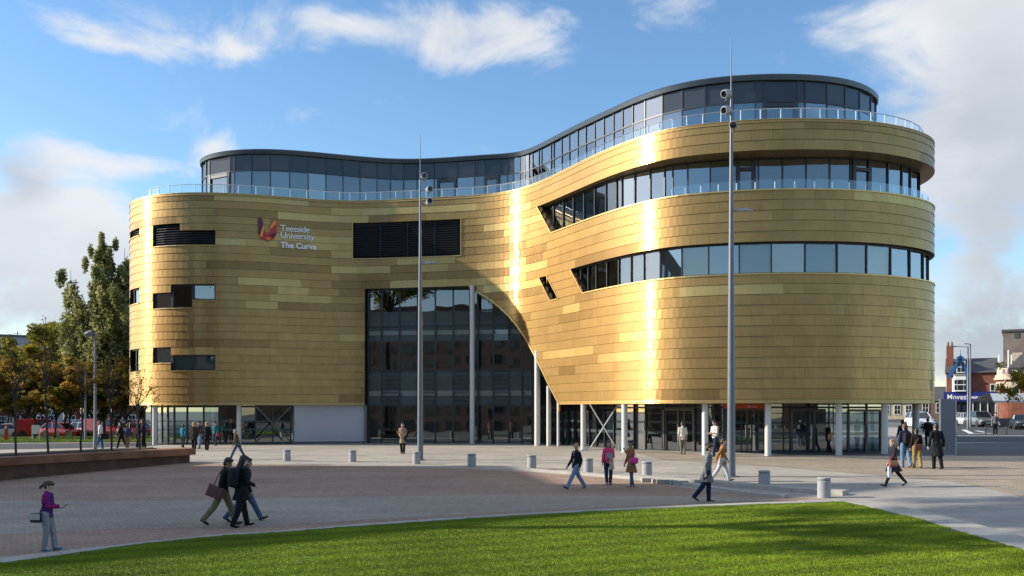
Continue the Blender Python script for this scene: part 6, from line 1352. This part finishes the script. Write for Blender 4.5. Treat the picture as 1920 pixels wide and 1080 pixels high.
def person(px, py, hpx, yaw, label, top=(.02,.02,.02), legs=(.03,.05,.12), shoes=(.02,.02,.02), hair='k', hs='short', skin='l', pose=((18, 5), (-20, 25)), arms=((15, 20, 8), (-15, 15, 8)), lean=3, head=0, nod=5, hem=.84, flare=0, sleeve=None, slen=1, female=False, trouser=True, shorts=False, group=None, wide=1.0, inner=None, hair_c=None, bare_leg=False, loc=None, tights=None):
    """x forward, y left. pose: (thigh angle, knee bend) left, right; arms: (swing, elbow, abduction) left, right - degrees"""
    b = g(px, py) if loc is None else loc; H = hpx/(FPX/b.y)/1.75; near = hpx > 52
    v1, v2 = (.0095, .0125) if hpx > 75 else ((.012, .015) if near else (.018, .02))
    sd = px*.37; ln = R(lean)
    hipw = .095 if not female else .098; shw = (.168 if not female else .148)*wide
    J = {}; low = 9
    for side, sy, (a, k) in (('l', 1, pose[0]), ('r', -1, pose[1])):
        hip = Vector((0, sy*hipw, .92)); kn = hip+rotY(Vector((0, 0, -.44)), -R(a)); an = kn+rotY(Vector((0, 0, -.41)), -R(a-k)); kn.y *= .95; an.y *= .75
        J[side] = [hip, kn, an, R(a-k)]
        low = min(low, an.z-.075-abs(math.sin(R(a-k)))*.06)
    dz = -low
    T = lambda v: rotY(Vector(v)-Vector((0, 0, .95)), ln)+Vector((0, 0, .95+dz))
    for s_ in 'lr':
        for i in range(3): J[s_][i] = J[s_][i]+Vector((0, 0, dz))
    A = {}
    for side, sy, (sw, el, ab) in (('l', 1, arms[0]), ('r', -1, arms[1])):
        sh_ = Vector((0, sy*shw, 1.395)); d = Vector((math.sin(R(sw))*math.cos(R(ab)), sy*math.sin(R(ab)), -math.cos(R(sw))*math.cos(R(ab)))); elb = sh_+d*.285
        d2 = Vector((math.sin(R(sw+el)), sy*math.sin(R(ab*.3)) if el < 60 else -sy*.35, -math.cos(R(sw+el)))).normalized(); wr = elb+d2*.245
        A[side] = [T(sh_), T(elb), T(wr), rotY(d2, ln)]
    # ---------- body
    B_ = Blob()
    for z, rx, ry in ((.90, .10, .150), (.97, .105, .150), (1.04, .095, .135), (1.12, .092, .128), (1.2, .098, .14), (1.28, .105, .155), (1.36, .10, .16*wide), (1.42, .075, .14*wide)): B_.ell(T((0, 0, z)), (rx, ry, .07))
    B_.limb(T((-.01, 0, 1.42)), T((.01, 0, 1.52)), .055, .05)
    for s_, sy in (('l', 1), ('r', -1)):
        h, k, a, fa = J[s_]; B_.limb(h, k, .084, .058); B_.limb(k, a, .054, .036); B_.ell(k.lerp(a, .3)+Vector((-.012, 0, 0)), (.052, .05, .09)); B_.limb(a, a+rotY(Vector((.14, 0, -.045)), -fa), .036, .028)
        s0, e0, w0, d2 = A[s_]; B_.limb(s0, e0, .05, .04); B_.limb(e0, w0, .04, .026)
        side = Vector((0, 1, 0)); up = d2.cross(side).normalized(); sd_ = up.cross(d2)
        palm = w0+d2*.045; B_.limb(w0, palm+d2*.03, .026, .028, sy=1.0)
        for q, (o_, l_) in enumerate(((-.027, .065), (-.009, .078), (.009, .074), (.027, .058))):
            f0 = palm+d2*.04+up*o_; f1 = f0+d2*l_*.5+sd_*(-sy*.006); f2 = f1+d2*l_*.38+sd_*(-sy*.022); B_.limb(f0, f1, .0095, .009); B_.limb(f1, f2, .009, .008)
        t0 = w0+d2*.02+up*.024; t1 = t0+(d2*.6+up*.7).normalized()*.04; B_.limb(t0, t1, .012, .010); B_.limb(t1, t1+d2*.028, .010, .008)
    # head
    hy = R(head); hn = R(nod); hc = T((.015, 0, 1.625)); HM = Matrix.Rotation(ln*.5+hn, 4, 'Y'); HM = Matrix.Rotation(hy, 4, 'Z') @ HM
    def hp(v): return hc+(HM @ Vector(v))
    M3 = HM.to_3x3()
    def he(bl, c, r): bl.ell(hp(Vector(c)*1.12), [q*1.12 for q in r], M3)
    he(B_, (-.008, 0, .02), (.092, .073, .100)); he(B_, (.022, 0, -.045), (.062, .055, .068)); he(B_, (.045, 0, -.085), (.035, .03, .026)); he(B_, (.088, 0, -.018), (.018, .011, .026)); he(B_, (.098, 0, -.032), (.012, .014, .010)); he(B_, (.074, 0, .03), (.014, .045, .012))
    for sy in (1, -1): he(B_, (.0, sy*.076, -.012), (.016, .008, .028))
    body = B_.done('person', SKIN[skin], None, v1*(.85 if hpx > 75 else 1), H); body.location = b; body.rotation_euler = (0, 0, R(yaw)); tag(body, label, 'person', group)
    if near:
        F = MB()
        for sy in (1, -1): c = hp((.078, sy*.030, .006))*H; F.lathe([(.001, -.004), (.009*H, 0), (.001, .004)], c, n=6)
        F.build('eye', eye_m, body)
        F = MB(); c = hp((.080, 0, -.062))*H; F.box(c, (.012, .042, .008)); F.build('mouth', lip_m, body)
    # ---------- trousers or tights
    if trouser:
        B_ = Blob(); tc = tights or legs
        for z, rx, ry in ((.88, .112, .158), (.95, .115, .160), (1.01, .108, .148)): B_.ell(T((0, 0, z)), (rx, ry, .05))
        e_ = .0 if tights else .012
        for s_ in 'lr':
            h, k, a, fa = J[s_]; B_.limb(h, k, .098+e_, .070+e_)
            if not shorts: B_.limb(k, a+(a-k)*.02, .068+e_, .050+e_*1.6); B_.ell(k.lerp(a, .3)+Vector((-.01, 0, 0)), (.055+e_, .055+e_, .09))
        B_.done('trousers' if not tights else 'tights', cloth(tc), body, v2, H, wob=.0035 if not tights else 0, seed=sd)
    # ---------- shoes
    for s_ in 'lr':
        h, k, a, fa = J[s_]; B_ = Blob(); q = lambda v: a+rotY(Vector(v), -fa*.85)
        B_.limb(q((-.015, 0, .0)), q((-.02, 0, -.045)), .045, .045); B_.limb(q((-.02, 0, -.04)), q((.09, 0, -.045)), .042, .04, sy=.95); B_.limb(q((.08, 0, -.048)), q((.165, 0, -.052)), .038, .028, sy=1.15); B_.done('shoe', cloth(shoes), body, v2, H, smooth=1)
    # ---------- top
    B_ = Blob(); e_ = .03
    for z, rx, ry in ((.93, .108, .152), (.98, .112, .156), (1.04, .105, .145), (1.12, .100, .138), (1.2, .108, .150), (1.28, .114, .165), (1.36, .108, .17*wide), (1.42, .085, .15*wide)):
        if z >= hem-.02: B_.ell(T((0, 0, z)), (rx+e_, ry+e_, .06))
    if hem < .93:
        n = max(2, int((.98-hem)/.035)); mid = (J['l'][1].x+J['r'][1].x)/2
        spread = abs(J['l'][1].x-J['r'][1].x)/2
        for i in range(n+1):
            z = .98+(hem-.98)*i/n; f = (.98-z)/.5; rx, ry = .120+f*(flare+spread*.9)+.004, .162+f*flare*.9; c = T((0, 0, z)) if z > .93 else Vector((T((0, 0, .93)).x+mid*f*.9, 0, z+dz)); B_.ell(c, (rx, ry, .035))
    B_.limb(T((-.015, 0, 1.43)), T((-.01, 0, 1.475)), .075, .066)
    sb = B_ if sleeve is None else Blob()
    for s_ in 'lr':
        s0, e0, w0, d2 = A[s_]; sb.limb(s0, e0, .074, .062)
        if slen >= 1: sb.limb(e0, w0-d2*.01, .062, .046)
        else: pass
    if slen <= 0: sb = Blob()
    B_.done('jacket' if hem < .9 and slen >= 1 else 'top', cloth(top), body, v2, H, wob=.004, seed=sd+2)
    if sleeve is not None: sb.done('sleeves', cloth(sleeve), body, v2, H, wob=.003, seed=sd+4)
    if inner is not None:
        Bi = Blob()
        for z in np.arange(.95, 1.42, .05): Bi.ell(T((.055, 0, z)), (.075, .07, .05))
        Bi.done('shirt_front', cloth(inner), body, v2, H, seed=sd)
    # ---------- hair
    Hb = Blob(); he(Hb, (-.022, 0, .036), (.096, .082, .098)); he(Hb, (-.045, 0, -.01), (.068, .080, .085))
    if hs == 'short': he(Hb, (.03, 0, .085), (.06, .062, .04))
    if hs in ('long', 'pony', 'bun'): he(Hb, (.02, 0, .082), (.07, .068, .045))
    if hs == 'long':
        for z in np.arange(-.18, .05, .03): he(Hb, (-.055, 0, z), (.055, .092, .04)); he(Hb, (-.02, .072, z), (.04, .026, .04)); he(Hb, (-.02, -.072, z), (.04, .026, .04))
    if hs == 'pony':
        for i in range(6): he(Hb, (-.115-.006*i, 0, .03-.03*i), (.035, .035, .035))
    if hs == 'bun': he(Hb, (-.10, 0, .075), (.05, .05, .05))
    if hs != 'bald': Hb.done('hair', hair_c or HAIR[hair], body, v2*.8, H, wob=.003, seed=sd+9)
    if hs == 'hood':
        Hf = Blob()
        for k in range(14): t = k/14*6.283; he(Hf, (.02, .11*math.cos(t), .0+.13*math.sin(t)), (.04, .032, .032))
        for k in range(5): he(Hf, (-.05, 0, -.1+.04*k), (.07, .10, .05))
        Hf.done('fur_hood', HAIR['f'], body, v2, H, wob=.004, seed=sd)
    Wm = Matrix.Translation(b) @ Matrix.Rotation(R(yaw), 4, 'Z') @ Matrix.Diagonal((H, H, H, 1))
    return dict(M=Wm, A=A, J=J, T=T, hp=hp, body=body, H=H)
def bag(P, c, d, m, label, kind='bag', strap=None, name='shoulder_bag', flap=None, rot=(0, 0, 0), rnd=.03, group=None, handle=None):
    """a soft box at c (person's own frame, unscaled), straps as point lists"""
    bm = bmesh.new(); bmesh.ops.create_cube(bm, size=1)
    for v in bm.verts: v.co = Vector((v.co.x*d[0], v.co.y*d[1], v.co.z*d[2]))
    bmesh.ops.bevel(bm, geom=bm.edges[:], offset=min(rnd, min(d)*.45), segments=3, affect='EDGES', profile=.6)
    bmesh.ops.subdivide_edges(bm, edges=bm.edges[:], cuts=1)
    for v in bm.verts: v.co *= 1+.04*math.sin(v.co.x*40+v.co.z*25)
    me = bpy.data.meshes.new(name); bm.to_mesh(me); bm.free(); me.polygons.foreach_set('use_smooth', [True]*len(me.polygons)); me.materials.append(m)
    o = bpy.data.objects.new(name, me); C.objects.link(o); o.matrix_world = P['M'] @ Matrix.Translation(c) @ Matrix.Rotation(R(rot[2]), 4, 'Z') @ Matrix.Rotation(R(rot[1]), 4, 'Y') @ Matrix.Rotation(R(rot[0]), 4, 'X'); tag(o, label, kind, group)
    inv = o.matrix_world.inverted() @ P['M']
    for s_ in strap or []:
        mb = MB(); mb.tube([inv @ Vector(q) for q in s_], .014, n=5); mb.build('strap', m, o, smooth=True)
    if flap: mb = MB(); mb.box((0, flap[0]*(d[1]/2+.004), d[2]*.12), (d[0]*.9, .012, d[2]*.62)); mb.build('flap', flap[1], o)
    if handle: mb = MB(); mb.tube([(-d[0]*.3, 0, d[2]*.45), (-d[0]*.22, 0, d[2]*.45+handle*.7), (0, 0, d[2]*.45+handle), (d[0]*.22, 0, d[2]*.45+handle*.7), (d[0]*.3, 0, d[2]*.45)], .011, n=5); mb.build('handle', m, o, smooth=True)
    return o
blk = (.012, .012, .014); navy = (.015, .022, .06); jean = (.10, .17, .30); jeanl = (.20, .29, .42); khaki = (.24, .18, .085)
lea = lambda n, c: mat('leather_'+n, c, rough=.5, noise_amt=.15, nscale=20)
# near group, left
P = person(88, 1033, 130, 4, 'woman in purple hooded gilet and grey leggings looking down at her phone', top=(.085,.025,.17), sleeve=(.22,.012,.12), legs=(.25,.25,.27), shoes=(.02,.20,.36), hair='b', hs='pony', pose=((14, 6), (4, 14)), arms=((12, 78, 4), (18, 74, 6)), nod=30, hem=.86, female=True, flare=.05)
bag(P, (-.19, -.19, .86), (.26, .12, .24), lea('black', (.015, .015, .016)), 'black shoulder bag with a pale pocket hanging at the hip of the woman in purple', strap=[[(-.1, -.19, .97), (-.02, -.16, 1.2), (.03, 0, 1.50), (-.1, .1, 1.30)]], flap=(-1, mat('pale_pocket', (.42, .41, .38), rough=.7)))
w = P['A']['r'][2]+P['A']['r'][3]*.11; o = bag(P, w+Vector((.02, .03, .02)), (.14, .07, .012), lea('black', blk), 'dark mobile phone held by the woman in purple', kind='phone', name='mobile_phone', rot=(0, -25, 0), rnd=.004); mb = MB(); mb.box((0, 0, .008), (.12, .06, .003)); mb.build('screen', win_d, o)
mb = MB(); 
P = person(418, 986, 130, 5, 'man in dark jumper and khaki trousers striding right with a maroon bag', top=(.014,.016,.018), legs=(.20,.165,.085), shoes=(.02,.014,.012), hair='k', skin='t', pose=((22, 6), (-26, 14)), arms=((22, 35, 6), (-8, 20, 8)), lean=10, nod=22, hem=.90, inner=None)
bag(P, (-.14, -.21, .88), (.40, .13, .30), lea('maroon', (.12, .04, .045)), 'large maroon leather messenger bag on the man in khaki trousers', strap=[[(-.2, -.2, .98), (-.1, -.17, 1.25), (.04, -.02, 1.52), (.0, .14, 1.3)]], name='messenger_bag', rot=(0, 22, 0))
P = person(470, 978, 124, 12, 'walker in blue jeans mostly hidden behind the two men in dark clothes', top=(.02,.02,.024), legs=(.06,.10,.19), hair='k', hs='short', skin='t', pose=((30, 4), (-24, 20)), arms=((-15, 15, 4), (10, 20, 4)), lean=6, loc=g(459, 978))
P = person(452, 988, 134, 38, 'man in long black coat with black rucksack, walking beside the man in khaki', top=(.010,.011,.013), legs=(.010,.010,.012), shoes=(.012,.011,.011), hair='k', hs='long', skin='l', pose=((14, 4), (-10, 12)), arms=((8, 70, 8), (10, 60, 10)), lean=5, nod=18, head=-15, hem=.68, flare=.10, wide=1.12)
bag(P, (-.20, 0, 1.22), (.20, .34, .48), cloth((.014, .016, .022)), 'black rucksack on the back of the man in the long black coat', kind='rucksack', name='rucksack', strap=[[(-.12, .12, 1.42), (.02, .13, 1.5), (.13, .12, 1.35), (.1, .14, 1.15), (-.12, .14, 1.05)], [(-.12, -.12, 1.42), (.02, -.13, 1.5), (.13, -.12, 1.35), (.1, -.14, 1.15), (-.12, -.14, 1.05)]], rot=(0, 8, 0), rnd=.08)
# centre group
P = person(1080, 917, 90, 208, 'bald man in black jacket and light blue jeans striding towards the left', top=(.015,.016,.018), legs=(.17,.24,.38), shoes=(.03,.06,.11), hair='g', hs='bald', skin='t', pose=((30, 2), (-24, 12)), arms=((-16, 30, 8), (10, 25, 8)), lean=-2, nod=4, head=45, hem=.86, inner=(.45,.45,.45), wide=1.08)
P = person(1141, 908.5, 82, 262, 'woman in bright pink top and dark jeans facing the camera', top=(.72,.07,.17), legs=(.022,.04,.075), shoes=(.03,.015,.012), hair='k', hs='long', skin='t', pose=((10, 8), (-8, 4)), arms=((-5, 70, 10), (2, 10, 14)), female=True, hem=.88, nod=4)
ll = P['A']['l'][2]
o = bag(P, Vector((.16, .04, 1.16)), (.03, .26, .22), mat('grey_folder', (.22, .22, .26), rough=.5), 'grey folder held against her front by the woman in pink', kind='folder', name='folder', rnd=.006, rot=(8, 0, 0)); mb = MB(); mb.box((.018, 0, 0), (.004, .22, .18)); mb.build('cover', mat('folder_cover', (.30, .30, .34), rough=.4), o)
B_ = Blob(); 
for i in range(12): B_.ell((.15, .12+.012*math.sin(i), 1.08-.042*i), (.05, .075+.004*i, .04))
o = B_.done('carried_coat', cloth((.50, .42, .32)), None, .014, P['H'], wob=.006, seed=3); o.location = P['body'].location; o.rotation_euler = P['body'].rotation_euler; tag(o, 'cream coat hanging over the arm of the woman in pink', 'coat')
P = person(1184, 913, 87, 200, 'woman in brown and orange patterned tunic raising her hand to her face', top=(.27,.12,.045), legs=(.06,.11,.15), tights=(.06,.11,.15), shoes=(.22,.24,.26), hair='k', hs='bun', skin='t', pose=((6, 5), (-5, 4)), arms=((35, 118, 4), (10, 15, 10)), female=True, hem=.56, flare=.10, nod=8)
bag(P, (.00, .20, 1.00), (.34, .16, .24), lea('magenta', (.62, .02, .22)), 'bright magenta handbag carried by the woman in the patterned tunic', kind='handbag', name='handbag', handle=.16, rnd=.07)
P = person(1326, 941, 108, 350, 'woman in long grey cardigan, navy trousers and brown boots walking right', top=(.15,.155,.17), legs=(.015,.022,.055), shoes=(.12,.045,.018), hair='b', hs='bun', skin='l', pose=((6, 6), (-16, 22)), arms=((4, 12, 6), (-10, 12, 6)), female=True, hem=.62, flare=.08, nod=14, inner=(.42,.40,.45), lean=4)
P = person(1354, 903, 82, 350, 'person in tan coat and pale trousers, half hidden behind the woman in the grey cardigan', top=(.32,.15,.05), legs=(.50,.48,.46), shoes=(.10,.10,.10), hair='b', hs='short', skin='l', pose=((22, 4), (-22, 14)), arms=((14, 20, 6), (-30, 8, 6)), hem=.74, flare=.06, lean=4)
# at the entrance
P = person(1280, 852, 61, 96, 'person in white top and khaki trousers standing with back turned at the doors', top=(.62,.58,.50), legs=(.22,.19,.13), shoes=blk, hair='b', hs='short', pose=((3, 2), (-3, 2)), arms=((4, 10, 8), (0, 8, 10)), slen=.5, hem=.80, flare=.05)
P = person(1341, 856, 68, 205, 'man in pale shirt and dark shorts walking left past the column', top=(.55,.53,.50), legs=(.02,.03,.06), shoes=(.02,.03,.06), hair='b', hs='short', pose=((12, 4), (-18, 14)), arms=((10, 85, 4), (12, 80, 4)), slen=.5, nod=20, hem=.90, wide=1.12)
P = person(1553, 850, 58, 196, 'dark clothed man with a tan bag walking out of the doorway', top=blk, legs=blk, hair='k', pose=((10, 4), (-12, 8)), arms=((4, 10, 6), (-4, 10, 6)), hem=.70)
bag(P, (.05, .24, .95), (.26, .10, .3), lea('tan', (.42, .22, .09)), 'tan bag carried by the dark clothed man in the doorway', handle=.14, name='tote_bag')
P = person(1675, 913, 91, 186, 'blonde woman in black jacket and grey skirt striding left in black boots', top=(.022,.022,.028), legs=(.014,.013,.015), tights=(.014,.013,.015), shoes=(.02,.018,.018), hair='y', hs='pony', pose=((24, 2), (-30, 10)), arms=((16, 30, 8), (-22, 12, 8)), female=True, hem=.62, flare=.10, lean=2)
bag(P, (.14, .24, .86), (.30, .12, .24), lea('red', (.30, .05, .06)), 'red and tan handbag carried by the blonde woman', kind='handbag', handle=.20, name='handbag', flap=(1, lea('tan', (.42, .22, .09))))
bag(P, (.25, .20, .55), (.13, .06, .40), mat('white_plastic_bag', (.78, .78, .78), rough=.4), 'white plastic carrier bag hanging below the red handbag', name='carrier_bag', handle=.15, rnd=.03)
P = person(1697, 877, 82, 96, 'student in navy jacket with dark rucksack and blue jeans, back turned', top=(.02,.026,.05), legs=(.13,.22,.34), shoes=(.16,.08,.04), hair='b', hs='short', pose=((6, 4), (-12, 16)), arms=((6, 10, 8), (-6, 10, 8)), hem=.84)
bag(P, (-.19, 0, 1.2), (.17, .30, .42), cloth((.03, .022, .028)), 'dark rucksack on the student in blue jeans', kind='rucksack', name='rucksack', rnd=.07, strap=[[(-.1, .12, 1.4), (.03, .13, 1.47), (.13, .12, 1.3)], [(-.1, -.12, 1.4), (.03, -.13, 1.47), (.13, -.12, 1.3)]])
P = person(1719, 878, 75, 92, 'person in black jumper and mustard trousers, back turned, between two taller people', top=(.018,.014,.014), legs=(.30,.21,.07), shoes=(.14,.06,.03), hair='k', hs='short', pose=((8, 6), (-10, 14)), arms=((4, 20, 10), (-4, 12, 8)), hem=.90)
bag(P, (-.17, .02, .94), (.12, .36, .22), lea('brown', (.22, .075, .05)), 'brown satchel across the back of the person in mustard trousers', name='satchel', strap=[[(-.12, .15, 1.03), (-.13, 0, 1.3), (0, -.12, 1.48), (.12, 0, 1.3)]])
P = person(1757, 880, 86, 100, 'tall person in long loose black coat walking away towards the street', top=(.012,.012,.014), legs=(.012,.012,.013), shoes=(.05,.03,.02), hair='k', hs='short', pose=((8, 4), (-8, 10)), arms=((8, 15, 12), (-6, 10, 12)), hem=.52, flare=.10, wide=1.15, lean=5)
P = person(1740, 836, 52, 85, 'dark figure beyond the group of students, under the end of the building', top=blk, legs=blk, pose=((8, 4), (-8, 10)), hem=.8)
P = person(1693, 850, 62, 92, 'person in dark blue coat standing behind the student with the rucksack', top=(.02,.03,.07), legs=navy, pose=((4, 4), (-4, 4)), hem=.75)
P = person(1866, 817, 43, 268, 'pedestrian in grey top and dark trousers standing on the crossing', top=(.17,.17,.18), legs=(.012,.014,.02), hair='b', pose=((4, 2), (-4, 2)), hem=.88, hs='short')
# middle left
P = person(446, 861, 58, 182, 'man in brown jacket and jeans leaning forward as he strides left', top=(.11,.075,.045), legs=(.05,.09,.14), shoes=(.06,.04,.03), hair='g', hs='short', skin='t', pose=((28, 4), (-24, 8)), arms=((14, 20, 6), (4, 15, 6)), lean=12)
P = person(755, 851, 58, 268, 'woman in pink scarf and beige coat standing before the atrium', top=(.30,.22,.14), legs=blk, shoes=blk, hair='k', hs='bun', skin='t', pose=((6, 4), (-6, 4)), arms=((8, 70, 6), (4, 60, 6)), female=True, hem=.62, flare=.06)
B_ = Blob(); [B_.ell((.07*math.cos(t), .085*math.sin(t), 1.46), (.045, .045, .05)) for t in np.linspace(0, 6, 9)]; o = B_.done('scarf', cloth((.55, .03, .20)), P['body'], .018, P['H'], wob=.004)
P = person(188, 842, 55, 15, 'woman in white top and blue jeans walking right behind the rusty planter', top=(.62,.62,.66), legs=(.03,.10,.20), hair='k', hs='bun', skin='t', pose=((10, 4), (-12, 18)), arms=((10, 30, 8), (-6, 20, 8)), slen=.5, female=True, loc=g(188, 844))
bag(P, (.30, -.1, .82), (.42, .16, .34), cloth(blk), 'black holdall carried by the woman in the white top', name='holdall', handle=.15, rnd=.07)
for (px, py, h, yw, lab, kw) in (
 (227, 842, 51, 190, 'dark dressed walker behind the fourth sapling', dict(top=blk, legs=blk, pose=((16, 4), (-20, 8)))),
 (239, 844, 49, 80, 'man in navy jacket and brown trousers behind the planter', dict(top=(.03,.04,.09), legs=(.20,.12,.06), hair='b', wide=1.15, pose=((5, 4), (-5, 4)))),
 (259, 842, 55, 40, 'person in black coat standing by the rightmost sapling', dict(top=blk, legs=(.02,.02,.03), pose=((5, 4), (-5, 4)), hem=.7)),
 (269, 841, 55, 200, 'companion in dark purple coat beside the rightmost sapling', dict(top=(.03,.02,.04), legs=blk, pose=((5, 4), (-5, 4)), hem=.6, hs='long', female=True)),
 (343, 839, 43, 80, 'person in turquoise jacket with back turned near the left glazing', dict(top=(.02,.22,.32), legs=(.03,.04,.05), hs='short', pose=((4, 4), (-4, 4)), hem=.8)),
 (364, 845, 53, 100, 'person in olive parka with fur hood, left of the hooded pair', dict(top=(.045,.042,.03), legs=blk, hs='hood', hem=.72, pose=((5, 4), (-8, 8)))),
 (374, 841, 51, 250, 'dark haired person in plum jacket and jeans between the fur hoods', dict(top=(.05,.025,.03), legs=(.20,.27,.40), pose=((10, 8), (-5, 4)))),
 (388, 844, 52, 95, 'person in black parka with fur hood, right of the hooded pair', dict(top=blk, legs=blk, hs='hood', hem=.7, pose=((5, 4), (-5, 6)))),
 (404, 836, 44, 260, 'person in teal jumper near the glass behind the hooded group', dict(top=(.02,.16,.16), legs=(.03,.04,.07), hem=.9, pose=((5, 4), (-5, 6))))):
    P = person(px, py, h, yw, lab, **kw)
    if px == 404: bag(P, (.05, .26, .85), (.24, .12, .28), lea('red2', (.45, .02, .03)), 'red tote bag held by the person in teal', name='tote_bag', handle=.14)
